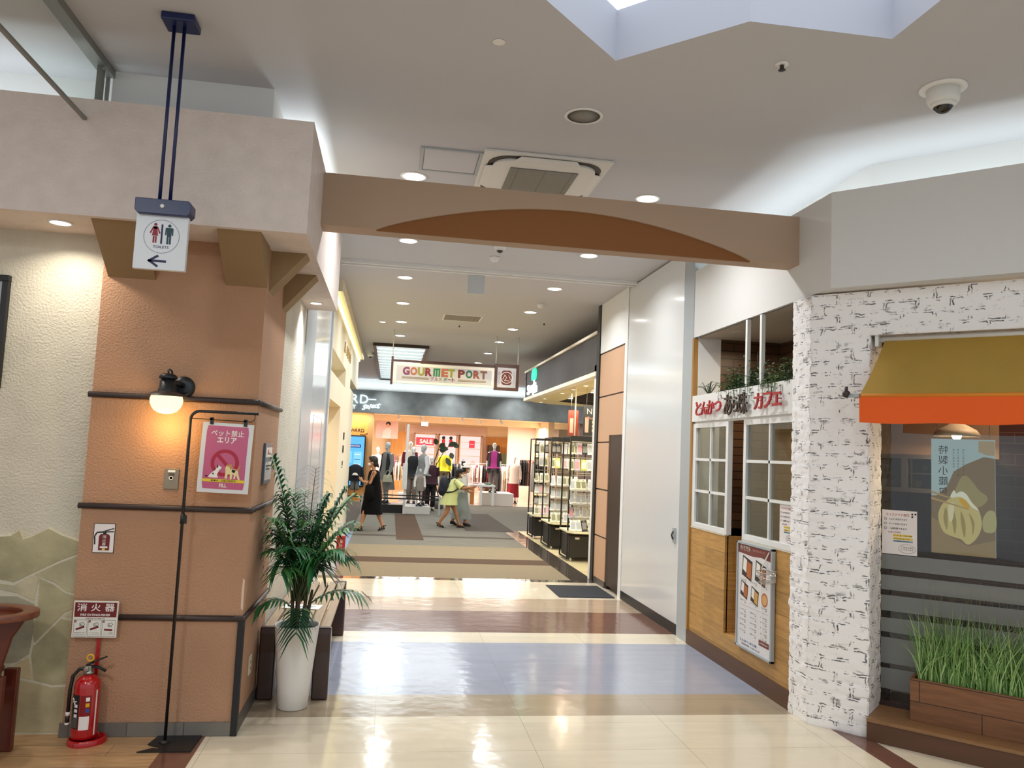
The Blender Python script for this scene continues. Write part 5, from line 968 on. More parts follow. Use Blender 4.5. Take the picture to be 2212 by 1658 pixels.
# red extinguisher box beyond, door mat
t = thing('extinguisher_box', 'red extinguisher on a red foot far along the passage wall behind the palm', 'fire extinguisher', (-.63, 12.0, 0)); b = B(RDM); b.box(-.72, -.55, 11.9, 12.08, 0, .05); part('foot', b, t, .008); b = B(RDM); b.box(-.70, -.575, 11.93, 12.05, .05, .34); part('body', b, t, .01); b = B(M_paper); b.text('消火器', (-.637, 11.928, .2), (0, 0, -1), (1, 0, 0), .05, M_paper, .001, .18); part('lettering', b, t)
b = B(mat('door mat', '2C2E32', .95, bump=.004, bscale=150)); b.box(2.05, 2.72, 9.2, 10.02, .001, .009); solo('door_mat', b, 'dark grey door mat on the cream tiles before the dark door', 'mat')
# planter foliage over the cafe sign
FG = [mat('leaf %d' % k, c, .55) for k, c in enumerate(('3F5A34', '54703E', '2E4429', '6F8A4C'))]; SLV = mat('silver leaf', '8E9A86', .6)
def leafy(name, label, y0, y1, n, hgt, hang, cl, ln=.05, wid=.012):
    b = B(FG[0])
    for k in range(n):
        p = Vector((random.uniform(2.79, 2.90), random.uniform(y0, y1), 2.245+abs(random.gauss(0, .4))*hgt)); b.use(random.choice(cl))
        if random.random() < hang: p = Vector((random.uniform(2.745, 2.77), random.uniform(y0, y1), 2.30-random.random()*.16)); b.tube([(2.82, p.y, 2.262), (2.75, p.y, 2.262), p], .0015, 3, PS) if k % 3 == 0 else None; b.use(random.choice(cl))
        a = random.uniform(0, 6.28); d = Vector((math.cos(a)*.8-.2, math.sin(a), random.uniform(-.3, .9))).normalized(); s = d.cross(Vector((0, 0, 1))).normalized(); L = ln*random.uniform(.6, 1.4)
        q = [p, p+d*L*.4+s*wid, p+d*L+Vector((0, 0, -L*.25)), p+d*L*.4-s*wid]; q = [Vector((min(max(v.x, 2.735), 3.3), v.y, v.z)) for v in q]; b.face([b.vert(v) for v in q], False)
        if k % 7 == 0: b.tube([(p.x, p.y, 2.23), p], .002, 4, PS)
    solo(name, b, label, 'plant')
leafy('trailing_plant', 'dense dark bushy greenery in the cafe planter, above the middle lettering', 5.75, 6.42, 900, .22, .10, FG[:3]); leafy('trailing_plant', 'pale green fern trailing over the cafe sign at the nearer post', 5.38, 5.62, 380, .16, .35, [FG[3], FG[1]], .035, .008); leafy('trailing_plant', 'dark leafy plant in the cafe planter beside the brick pillar', 5.14, 5.42, 300, .22, .03, FG[:3]); leafy('trailing_plant', 'silvery shrub in the cafe planter between the two posts', 5.60, 5.80, 220, .2, .05, [SLV, FG[2]])
b = B(FG[2])
for k in range(16): a = random.uniform(0, 6.28); b.tube([(2.80, 6.72, 2.25), (2.80+.05*math.cos(a), 6.72+.12*math.sin(a), 2.32+.05*random.random()), (2.80+.07*math.cos(a), 6.72+.26*math.sin(a), 2.31+.05*random.random())], [.004, .003, .0008], 4)
solo('grassy_plant', b, 'spiky grassy plant at the far end of the cafe planter', 'plant')
# ------------------------------------------------------------------ accessory racks in the right-hand shop
M_cream2 = mat('rack counter cream', 'E8DDB4', .45); M_binm = mat('rack bin black', '1B1917', .45); M_wire = mat('rack wire', 'B9B49E', .35, .5)
def rack(y0, y1, label):
    x0, x1 = 2.85, 4.0; t = thing('display_rack', label, 'rack', (3.4, (y0+y1)/2, 0))
    b = B(M_black); s = .011
    for y in (y0, y1): b.box(x0-s, x0+s, y-s, y+s, .03, 1.97)
    b.box(x0-s, x0+s, y0+s, y1-s, .03, .05); b.box(x0-s, x0+s, y0+s, y1-s, 1.95, 1.97); part('side_frame', b, t)
    b = B(M_black); b.box(x0+s, x1, y0-s, y0+s, 1.93, 1.975); b.box(x1-s, x1+s, y0-s, y0+s, .03, 1.93); b.box(x1-s, x1+s, y1-s, y1+s, .03, 1.93); b.box(x0+s, x1, y1-s, y1+s, 1.95, 1.97)
    b.box(3.25-s, 3.25+s, y0+.16, y0+.18, .45, 1.93); b.box(2.95-s*.7, 2.95+s*.7, y0+.16, y0+.18, .45, 1.9); part('main_frame', b, t)
    b = B(M_cream2); b.prism([(2.83, y0-.10, .445), (2.90, y0-.20, .445), (3.1, y0-.24, .445), (3.9, y0-.24, .445), (4.0, y0-.1, .445), (4.0, y1, .445), (2.83, y1, .445)], (0, 0, .03)); part('counter', b, t, .004)
    b = B(M_binm); b.box(2.87, 3.36, y0-.06, y1-.02, .06, .40); sb = part('storage_bin', b, t, .01); b = B(M_binm); b.box(3.40, 3.95, y0-.06, y1-.02, .06, .40); part('storage_bin', b, t, .01)
    b = B(M_paper); b.box(2.96, 3.03, y0-.066, y0-.06, .345, .375); part('bin_label', b, sb)
    for x in (2.90, 3.30): b = B(mat('caster grey', 'A8A49A', .4)); b.lathe([(1e-4, -.012), (.03, -.012), (.03, .012), (1e-4, .012)], (x, y0-.03, .031), 16, axis='X'); part('caster', b, t)
    for z in (.66, .88, 1.10): b = B(M_wire); b.box(2.87, 3.98, y0-.085, y0+.15, z, z+.006); b.tube([(2.87, y0-.09, z+.03), (3.98, y0-.09, z+.03)], .003, 5); part('wire_shelf', b, t)
    for z in (1.34, 1.62, 1.88): b = B(M_wire); b.box(2.87, 3.98, y0+.145, y0+.155, z, z+.012); part('hook_rail', b, t)
    return t
RK = ((12.37, 12.91, 'nearest'), (13.88, 14.53, 'middle'), (15.47, 16.01, 'farthest'))
for y0, y1, nm in RK: rack(y0, y1, '%s of the three black framed accessory racks inside the right-hand shop' % nm)
def pack(c1, c2, nm):
    b = B(mat(nm, c1, .25)); b.box(-.046, .046, -.009, .009, 0, .178); b.use(mat(nm+' print', c2, .3)); b.box(-.034, .034, -.0105, -.009, .03, .14); b.box(-.012, .012, -.0105, -.009, .152, .168); me = b.mesh('phone_case'); return me
PK_ = [(pack('E9E7DE', 'B9BDC0', 'white pack'), 'white'), (pack('E2DFC8', '8C8A6A', 'ivory pack'), 'ivory'), (pack('3A3836', '8A8884', 'dark pack'), 'black'), (pack('C9C4D0', 'E0A0A0', 'lilac pack'), 'lilac'), (pack('C9D06A', 'F0F0D0', 'lime pack'), 'lime')]
rnd = random.Random(3)
for (y0, y1, nm), x1 in zip(RK, (3.42, 3.32, 3.16)):
    for row, (z, dy, tilt, wts) in enumerate(((.478, -.13, 22, (4, 3, 4, 2, 0)), (.672, 0.0, 18, (7, 1, 1, 2, 0)), (.892, 0.0, 18, (8, 1, 0, 1, 0)), (1.112, 0.0, 18, (3, 8, 1, 0, 0)), (1.42, .12, 4, (3, 3, 2, 2, 2)), (1.68, .12, 4, (3, 2, 3, 1, 1)))):
        x = 2.90
        while x < x1:
            k = rnd.choices(range(5), wts)[0]; me, cn = PK_[k]; o = bpy.data.objects.new('phone_case', me); COL.objects.link(o); o.location = (x+rnd.uniform(-.006, .006), y0+dy-.02, z+.004); o.rotation_euler = (R(-tilt+rnd.uniform(-3, 3)), R(rnd.uniform(-7, 7)), R(rnd.uniform(-8, 8)))
            where = ('on the counter', 'on the lowest wire shelf', 'on the second wire shelf', 'on the third wire shelf', 'hanging on the lower hooks', 'hanging on the upper hooks')[row]
            tag(o, '%s packaged phone case %s of the %s accessory rack' % (cn, where, nm), 'phone case', 'phone cases %s of the %s rack' % (where, nm)); x += rnd.uniform(.092, .108)
for k, (x, w_, c) in enumerate(((3.0, .11, '8A3A2A'), (3.12, .17, '2A2724'))):
    t = thing('hanging_board', ('narrow orange and brown promotional board above the accessory racks', 'dark promotional board with N logo and price panels above the accessory racks')[k], 'sign', (x, 13.2+.15*k, 1.98)); y = 13.3-.6*k
    b = B(mat('promo %d' % k, c, .4)); b.box(x, x+w_*1.6, y, y+.012, 2.0, 2.50-.06*(1-k)); b.use(mat('promo peach', 'D9A08A', .4)); b.box(x+.03, x+.09, y-.002, y, 2.05, 2.3); b.use(M_paper)
    if k: b.text('N', (x+.10, y-.001, 2.40), (1, 0, 0), (0, 0, 1), .09, M_paper, .001); b.text('iPhone', (x+.13, y-.001, 2.29), (1, 0, 0), (0, 0, 1), .04, mat('promo peach', 'D9A08A', .4), .001, .16); [b.box(x+.15, x+.25, y-.002, y, 2.06+.07*q, 2.11+.07*q, mat('promo lime', 'C9C45A', .4)) for q in range(3)]
    part('board', b, t); b = B(M_wire); b.tube([(x+.05, y+.006, 2.45), (x+.05, y+.006, 2.78)], .003, 5); part('wire', b, t)
for x, y in ((2.98, 12.7), (3.42, 13.0)): b = B(M_shopwhite); b.tube([(x, y, 1.98), (x, y, 2.785)], .012, 8); solo('pole', b, 'slim cream pole from rack top to the shop soffit, %s' % ('left of the promotional boards' if x < 3.2 else 'right of the promotional boards'), 'pole')
# ------------------------------------------------------------------ clothes shop at the end of the passage
def far(px, py, Y): return Vector(((px-845)*Y*.000585, Y, 1.65+(967.4+.0443*(px-843)-py)*Y*.000585))
M_cream3 = mat('shop cream wall', 'F0DDB8', .7); M_pinkw = mat('shop pink wall', 'EED4C8', .7); M_wood = mat('shop honey wood', 'C98F4A', .5, vary=.15, vscale=2, stretch=(8, 1)); M_tim = mat('shop timber', 'B98A5A', .5)
b = B(M_concrete); b.box(-9, 12, 24.6, 24.9, 2.70, 3.40); struct('wall_concrete', b)
b = B(M_white); b.box(-9, 12, 25.0, 25.1, 3.2, CZ); struct('wall_endcove', b); light('end cove lamp', (1.5, 24.8, 3.42), 22, (10, .06), COOL, (0, 0, 1))
for x in (-.2, 1.8, 3.8): light('fascia wash', (x, 24.0, 3.7), 5, (.12, .12), (1, 1, 1), (0, .35, -1), spread=90)
b = B(M_cream3); b.box(-9, 12, 33, 33.1, 0, 3); b.use(M_pinkw); b.box(.55, 3.95, 32.95, 33, 0, 2.65); b.use(M_wood); b.box(3.95, 5.6, 32.9, 33, 0, 2.3); b.box(.0, .6, 32.6, 33, 0, 2.35); struct('wall_shopback', b)
b = B(mat('clothes shop ceiling', 'F2DFC0', .8)); b.box(-9, 12, 24.9, 33, 2.80, 2.85); b.box(-9, 12, 28, 28.1, 2.6, 2.8); struct('ceiling_shop', b)
b = B(M_cream3); b.box(5.3, 5.5, 26.5, 33, 0, 2.8); b.use(M_pinkw); b.box(4.3, 6.2, 29.0, 29.2, 0, 2.8); b.use(mat('dusky wall', '9C8078', .7)); b.box(6.0, 9, 24.9, 25.1, 0, 2.7); struct('wall_shopside', b)
b = B(M_wood); b.box(-6, -.56, 24.95, 25.4, 0, 2.75); b.use(M_tim); b.box(-.72, -.56, 24.93, 24.95, 0, 2.75); struct('wall_woodpanel', b)
for x, y, p in ((-3, 28, 160), (.6, 26.4, 170), (3.4, 26.4, 170), (2, 30, 240), (5.0, 27.6, 90)): light('clothes shop lamp', (x, y, 2.58), p*.66, (2, 1.2), (1, .91, .80))
light('panel wash', (-1.1, 24.6, 2.65), 16, (1, .1), WARM, (0, .3, -1))
t = thing('shop_lettering', 'white glowing shop name letters and script on the grey concrete fascia', 'sign', (-1.2, 24.58, 2.8)); SG = emitter('cyan white glow', (.75, .96, 1), 2.4)
for k, ch in enumerate('ONWARD'): b = B(); b.text(ch, (-2.28+.28*k, 24.597, 3.11), (1, 0, 0), (0, 0, 1), .26, SG, .03); part('letter', b, t)
b = B(SG); b.box(-.75, -.52, 24.575, 24.597, 3.10, 3.125); part('dash', b, t)
for k, ch in enumerate('CROSSET'): b = B(); b.text(ch, (-2.1+.155*k, 24.597, 2.86), (1, 0, 0), (0, 0, 1), .11, SG, .03); part('letter', b, t)
for k, ch in enumerate('Select'): b = B(); b.text(ch, (-.86+.085*k, 24.597, 2.865+.012*k), (1, 0, .12), (.35, 0, 1), .17 if ch in 'Slt' else .11, SG, .03, None, .01); part('letter', b, t)
t = thing('wall_lettering', 'dark ONWARD lettering on the honey wood wall above the blue screen', 'sign', (-1.0, 24.94, 2.0))
for k, ch in enumerate('ONWARD'): b = B(); b.text(ch, (-1.38+.10*k, 24.95, 2.16), (1, 0, 0), (0, 0, 1), .10, M_dark, .012); part('letter', b, t)
b = B(M_tim); b.tube([(-.95, 24.94, 2.05), (-.85, 24.94, 2.03), (-.72, 24.94, 2.08)], .012, 6, mat('copper', 'A86A2A', .4)); part('flourish', b, t)
t = thing('digital_screen', 'tall glowing blue information screen on the wood wall of the clothes shop', 'screen', (-1.05, 24.85, .45)); b = B(M_black); b.box(-1.50, -.76, 24.86, 24.94, .42, 2.0); part('bezel', b, t, .008)
b = B(emitter('screen blue', '5AAEF0', 1.0)); b.box(-1.46, -.80, 24.85, 24.862, .47, 1.96); E2 = emitter('screen text', 'E8EEF6', .9); E3 = emitter('screen navy', '2A4A9A', .6); b.use(E3); b.box(-1.4, -.9, 24.846, 24.85, 1.62, 1.72); b.text('INFORMATION', (-1.15, 24.846, 1.67), (1, 0, 0), (0, 0, 1), .06, E2, .002, .42); b.use(emitter('screen pale', '7EC4F4', 1)); b.box(-1.4, -1.16, 24.846, 24.85, 1.15, 1.5); b.box(-1.1, -.86, 24.846, 24.85, 1.0, 1.5)
for z in (.72, .8, .88, 1.1, 1.25, 1.4): b.use(E3 if z == 1.25 else E2); b.box(-1.08, -.9, 24.843, 24.846, z, z+.02)
part('display', b, t)
# ---- figures
def loft(b, rings, m=None, seg=20, rip=0.0, nrip=7, cap=False):
    b.use(m); rg = []
    for k, (c, rx, ry) in enumerate(rings):
        f = k/max(1, len(rings)-1); rg.append([b.vert((c[0]+rx*(1+rip*f*math.sin(nrip*2*math.pi*j/seg))*math.cos(2*math.pi*j/seg), c[1]+ry*(1+rip*f*math.sin(nrip*2*math.pi*j/seg))*math.sin(2*math.pi*j/seg), c[2])) for j in range(seg)])
    for p, q in zip(rg, rg[1:]):
        for j in range(seg): b.face((p[j], q[j], q[(j+1) % seg], p[(j+1) % seg]), True)
    if cap: b.face(rg[0], True); b.face(rg[-1][::-1], True)
    return b
def V(*a): return Vector(a)
def body(J, skin, k=1.0, face=True, voxel=.009, hands=True):
    """one continuous surface: J = joints in metres, facing +x"""
    b = B(skin); C = lambda p, q, r0, r1, fl=1.0: b.cone(J[p] if isinstance(p, str) else p, J[q] if isinstance(q, str) else q, r0*k, r1*k, 12, None, fl)
    hip, ch, nk, hd = J['hip'], J['chest'], J['neck'], J['head']
    wa = hip.lerp(ch, .45)
    for s in (-1, 1): o = V(0, s*.055*k, 0); C(hip+o, wa+o*.7, .085, .072); C(wa+o*.7, ch+o, .072, .085)
    C('neck', ch, .042, .06); C(nk, hd+V(-.01, 0, -.03)*k, .040, .042)
    u = J.get('look', V(1, 0, 0)); u = u.normalized(); sd = V(-u.y, u.x, 0)
    b.ball(hd+V(0, 0, .02*k)-u*.008*k, (.082*k, .070*k, .095*k), None, 18, 12); b.ball(hd+u*.022*k+V(0, 0, -.05*k), (.055*k, .048*k, .058*k), None, 14, 10)
    if face:
        C(hd+u*.07*k+V(0, 0, .015*k), hd+u*.088*k+V(0, 0, -.018*k), .010, .013); b.ball(hd+u*.07*k+V(0, 0, -.055*k), (.014*k, .02*k, .010*k), None, 8, 6)
        for s in (-1, 1): b.ball(hd+sd*s*.072*k+V(0, 0, -.01*k)-u*.005*k, (.016*k, .010*k, .027*k), None, 8, 6)
    for s, S in ((1, 'l'), (-1, 'r')):
        sh, el, wr = J['sh'+S], J['el'+S], J['wr'+S]; C(ch+V(0, s*.06*k, .02*k), sh, .055, .048); C(sh, el, .044, .034); C(el, wr, .035, .023)
        if hands:
            d = (J.get('ha'+S, wr+(wr-el)) - wr).normalized(); a = d.orthogonal().normalized(); pm = wr+d*.045*k; side = d.cross(a)
            if abs(d.z) > .7: side = V(1, 0, 0); a = V(0, 1, 0)
            elif abs(d.x) > .6: side = V(0, 0, 1); a = V(0, 1, 0)
            C(wr, pm, .022, .022); b.ball(pm+d*.01*k, (.03*k, .03*k, .03*k), None, 8, 6)
            for f, L in zip((-1.5, -.5, .5, 1.5), (.055, .068, .064, .05)):
                p0 = pm+d*.022*k+side*f*.0145*k; p1 = p0+d*L*.55*k; p2 = p1+(d*.7-a*s*.55)*L*.45*k; C(p0, p1, .0085, .008); C(p1, p2, .008, .0065)
            tb = wr+d*.025*k+side*.022*k; C(tb, tb+(d*.6+side*.7)*.045*k, .0105, .008)
        hp = hip+V(0, s*.075*k, -.02*k); kn, an, to = J['kn'+S], J['an'+S], J['to'+S]; C(hp, kn, .078, .050); C(kn, kn.lerp(an, .35), .049, .048); C(kn.lerp(an, .35), an, .047, .030)
        C(an, an+(an-kn).normalized()*.02*k-(to-an).normalized()*.02*k, .032, .030); C(an.lerp(to, .1), to, .030, .024)
    return remesh(b, voxel)
def shoe(b, an, to, m, k=1.0, strap=True):
    d = (to-an); hz = V(d.x, d.y, 0).normalized(); sl = V(-hz.y, hz.x, 0); a0 = an-hz*.05*k+V(0, 0, -.055*k); a1 = to+hz*.035*k+V(0, 0, -.025*k)
    ax = (a1-a0); pts = [(0, .028), (.2, .036), (.6, .038), (.9, .040), (1.0, .028)]; lo = [a0+ax*f+sl*w_*k for f, w_ in pts]+[a0+ax*f-sl*w_*k for f, w_ in pts[::-1]]
    b.prism([p+V(0, 0, -.012*k) for p in lo], (0, 0, .026*k), m)
    if strap:
        for f, h in ((.18, .075), (.45, .055), (.78, .035)):
            c = a0+ax*f; b.tube([c+sl*.036*k+V(0, 0, .01*k), c+sl*.03*k+V(0, 0, h*k), c-sl*.03*k+V(0, 0, h*k), c-sl*.036*k+V(0, 0, .01*k)], .011*k, 6, m)
        b.tube([a0+sl*.03*k+V(0, 0, .06*k), a0-hz*.012*k+V(0, 0, .065*k), a0-sl*.03*k+V(0, 0, .06*k)], .010*k, 6, m)
    else: b.cone(a0+ax*.25+V(0, 0, .04*k), a1-hz*.03*k+V(0, 0, .015*k), .042*k, .030*k, 12, m)
SKIN = mat('skin warm', 'B98462', .55); SKIN2 = mat('skin tan', 'A8754F', .55); HAIR = mat('black hair', '15110F', .5); MASK = mat('face mask white', 'E6E6E2', .7); EYE = mat('eye dark', '1A1210', .3)
def hair_of(b, hd, u, k, bun=False, long=0.0):
    b.ball(hd-u*.022*k+V(0, 0, .035*k), (.090*k, .084*k, .094*k), HAIR, 18, 12); b.ball(hd-u*.055*k+V(0, 0, -.03*k), (.052*k, .074*k, .07*k), HAIR, 14, 10); b.ball(hd+u*.035*k+V(0, 0, .085*k), (.05*k, .066*k, .034*k), HAIR, 12, 8)
    if bun: b.cone(hd-u*.08*k+V(0, 0, -.01*k), hd-u*.12*k+V(0, 0, -.09*k), .035*k, .02*k, 10, HAIR)
def mask_of(b, hd, u, k): sd = V(-u.y, u.x, 0); b.ball(hd+u*.045*k+V(0, 0, -.042*k), (.047*k, .05*k, .042*k), MASK, 14, 10); [b.tube([hd+u*.05*k+sd*s*.045*k+V(0, 0, -.03*k), hd+sd*s*.077*k+V(0, 0, .0)], .003*k, 5, MASK) for s in (-1, 1)]
def eyes_of(b, hd, u, k): sd = V(-u.y, u.x, 0); [b.ball(hd+u*.068*k+sd*s*.03*k+V(0, 0, .018*k), .008*k, EYE, 8, 6) for s in (-1, 1)]
X = V(1, 0, 0)
# woman in black walking towards the left (local facing +x, turned round)
t = thing('person', 'person in a long black sleeveless dress and sandals walking left, carrying a black bag', 'person', (-.29, 16.1, 0), R(180), local=True)
J = dict(hip=V(-.01, 0, .76), chest=V(.0, 0, 1.10), neck=V(.01, 0, 1.20), head=V(.045, 0, 1.355), shl=V(.0, .16, 1.15), shr=V(.0, -.16, 1.15), elr=V(-.13, -.21, .95), wrr=V(-.17, -.22, .76), har=V(-.18, -.22, .65), ell=V(.07, .20, .95), wrl=V(.20, .15, .97), hal=V(.26, .13, 1.02),
         knr=V(-.08, -.08, .43), anr=V(-.225, -.08, .10), tor=V(-.17, -.08, .035), knl=V(.13, .08, .42), anl=V(.205, .08, .075), tol=V(.30, .08, .04))
part('body', body(J, SKIN), t)
b = B(HAIR); hair_of(b, J['head'], X, 1, True); part('hair', remesh(b, .012), t); b = B(MASK); mask_of(b, J['head'], X, 1); part('face_mask', b, t); b = B(EYE); eyes_of(b, J['head'], X, 1); part('eye', b, t)
M_bd = mat('black dress', '060607', .9, spec=.2)
b = B(M_bd); loft(b, [((.0, 0, 1.20), .07, .10), ((.0, 0, 1.16), .105, .155), ((.0, 0, 1.05), .125, .165), ((-.01, 0, .92), .13, .165), ((-.01, 0, .78), .155, .19), ((0, 0, .62), .18, .2), ((.01, 0, .45), .20, .2), ((.0, 0, .33), .21, .2)], M_bd, 24, .05, 6); part('dress', b, t)
for q, (a, o) in enumerate((('anl', 'tol'), ('anr', 'tor'))): b = B(M_black); shoe(b, J[a], J[o], M_black); part('sandal', b, t)
b = B(M_bd); b.tube([(.06, .235, .62), (.07, .25, .66), (.07, .25, .90), (.06, .245, .92)], [.06, .10, .08, .02], 14, M_bd, flat=(1, .35), up=(0, 1, 0)); b.tube([(.02, .24, .9), (.0, .2, 1.19), (.12, .24, .9)], .008, 6, M_bd); o = solo('shoulder_bag', b, 'black shoulder bag hanging at the front hip of the person in black', 'bag', local=Vector((-.29, 16.1, 0))); o.rotation_euler.z = R(180)
# girl with backpack leaning forward, walking right
t = thing('person', 'person in pale lime shirt and dark cap, walking right and reaching forward', 'person', (1.36, 17.2, 0), 0, local=True)
J = dict(hip=V(-.06, 0, .66), chest=V(.06, 0, .96), neck=V(.10, 0, 1.05), head=V(.16, -.01, 1.165), shl=V(.08, .14, 1.0), shr=V(.08, -.14, 1.0), elr=V(.22, -.19, .86), wrr=V(.42, -.14, .89), har=V(.52, -.12, .91), ell=V(.22, .17, .84), wrl=V(.36, .14, .84), hal=V(.45, .13, .85),
         knr=V(-.07, -.07, .37), anr=V(-.245, -.07, .10), tor=V(-.16, -.07, .035), knl=V(.10, .07, .38), anl=V(.195, .07, .07), tol=V(.29, .07, .035))
part('body', body(J, SKIN2, .92), t); b = B(HAIR); hair_of(b, J['head'], X, .92); part('hair', remesh(b, .012), t); b = B(MASK); mask_of(b, J['head'], X, .92); part('face_mask', b, t); b = B(EYE); eyes_of(b, J['head'], X, .92); part('eye', b, t)
b = B(HAIR); b.ball(J['head']+V(-.005, 0, .045), (.088, .080, .075), mat('navy cap', '14161E', .7), 18, 10, 'up'); b.prism([J['head']+V(.06, -.06, .055), J['head']+V(.13, -.045, .04), J['head']+V(.145, 0, .04), J['head']+V(.13, .045, .04), J['head']+V(.06, .06, .055)], (0, 0, .008)); part('cap', b, t)
M_lime = mat('lime shirt', 'D6DE9A', .8)
b = B(M_lime); loft(b, [((.10, 0, 1.06), .055, .07), ((.08, 0, 1.02), .095, .135), ((.05, 0, .90), .125, .16), ((.0, 0, .76), .15, .175), ((-.04, 0, .62), .175, .18), ((-.05, 0, .49), .195, .19)], M_lime, 24, .05, 7)
for s in (-1, 1): p, q = J['sh'+('l' if s > 0 else 'r')], J['el'+('l' if s > 0 else 'r')]; b.tube([p+V(-.02, 0, .01), p.lerp(q, .5), p.lerp(q, .88)], [.06, .068, .078], 14, M_lime, caps=False)
part('shirt', b, t)
for a, o in (('anl', 'tol'), ('anr', 'tor')): b = B(M_black); shoe(b, J[a], J[o], M_black, .92); part('sandal', b, t)
M_bp = mat('navy backpack', '151B2C', .7); b = B(M_bp); b.ball((-.17, 0, .90), (.105, .15, .21), M_bp, 18, 12); b.ball((-.20, 0, .80), (.10, .14, .13), M_bp, 16, 10); bp_ = remesh(b, .02); 
for s in (-1, 1): bp_.use(M_bp); bp_.tube([(-.10, s*.10, 1.04), (.06, s*.125, 1.085), (.19, s*.14, .97), (.17, s*.172, .87), (.02, s*.195, .78), (-.14, s*.15, .76)], .014, 8)
o = solo('backpack', bp_, 'navy backpack worn by the person in the lime shirt', 'backpack', local=Vector((1.36, 17.2, 0)))
# companion in grey skirt
t = thing('person', 'person in a pale top, long grey skirt and white hat walking beside the backpack wearer', 'person', (1.62, 17.70, 0), 0, local=True)
J = dict(hip=V(0, 0, .72), chest=V(.03, 0, 1.05), neck=V(.05, 0, 1.14), head=V(.09, 0, 1.27), shl=V(.03, .14, 1.09), shr=V(.03, -.14, 1.09), elr=V(.04, -.19, .88), wrr=V(.16, -.14, .76), har=V(.24, -.12, .76), ell=V(.0, .19, .88), wrl=V(.10, .2, .70), hal=V(.13, .2, .60), knr=V(.10, -.07, .40), anr=V(.10, -.07, .075), tor=V(.20, -.07, .035), knl=V(-.04, .07, .38), anl=V(-.17, .07, .10), tol=V(-.09, .07, .035))
part('body', body(J, SKIN, .95), t); b = B(HAIR); hair_of(b, J['head'], X, .95); part('hair', remesh(b, .012), t); b = B(MASK); mask_of(b, J['head'], X, .95); part('face_mask', b, t)
M_hat = mat('white hat', 'DCD4CC', .8); b = B(M_hat); b.lathe([(.135, .02), (.13, .035), (.09, .055), (.085, .11), (.06, .125), (1e-4, .13)], J['head']+V(0, 0, 0), 24, M_hat); part('hat', b, t)
M_pt = mat('pale top', 'CFCFCB', .8); M_gs = mat('grey skirt', '8C9694', .8)
b = B(M_pt); loft(b, [((.05, 0, 1.15), .055, .07), ((.03, 0, 1.11), .09, .135), ((.02, 0, .95), .12, .155), ((.0, 0, .74), .13, .16)], M_pt)
for S in 'lr': b.tube([J['sh'+S], J['sh'+S].lerp(J['el'+S], .6), J['el'+S]], [.055, .06, .065], 12, M_pt, caps=False)
part('top', b, t); b = B(M_gs); loft(b, [((.0, 0, .80), .125, .15), ((.0, 0, .70), .14, .165), ((.01, 0, .45), .17, .18), ((.03, 0, .16), .22, .2)], M_gs, 28, .10, 7); part('skirt', b, t)
for a, o in (('anl', 'tol'), ('anr', 'tor')): b = B(M_black); shoe(b, J[a], J[o], M_black, .95, False); part('sneaker', b, t)
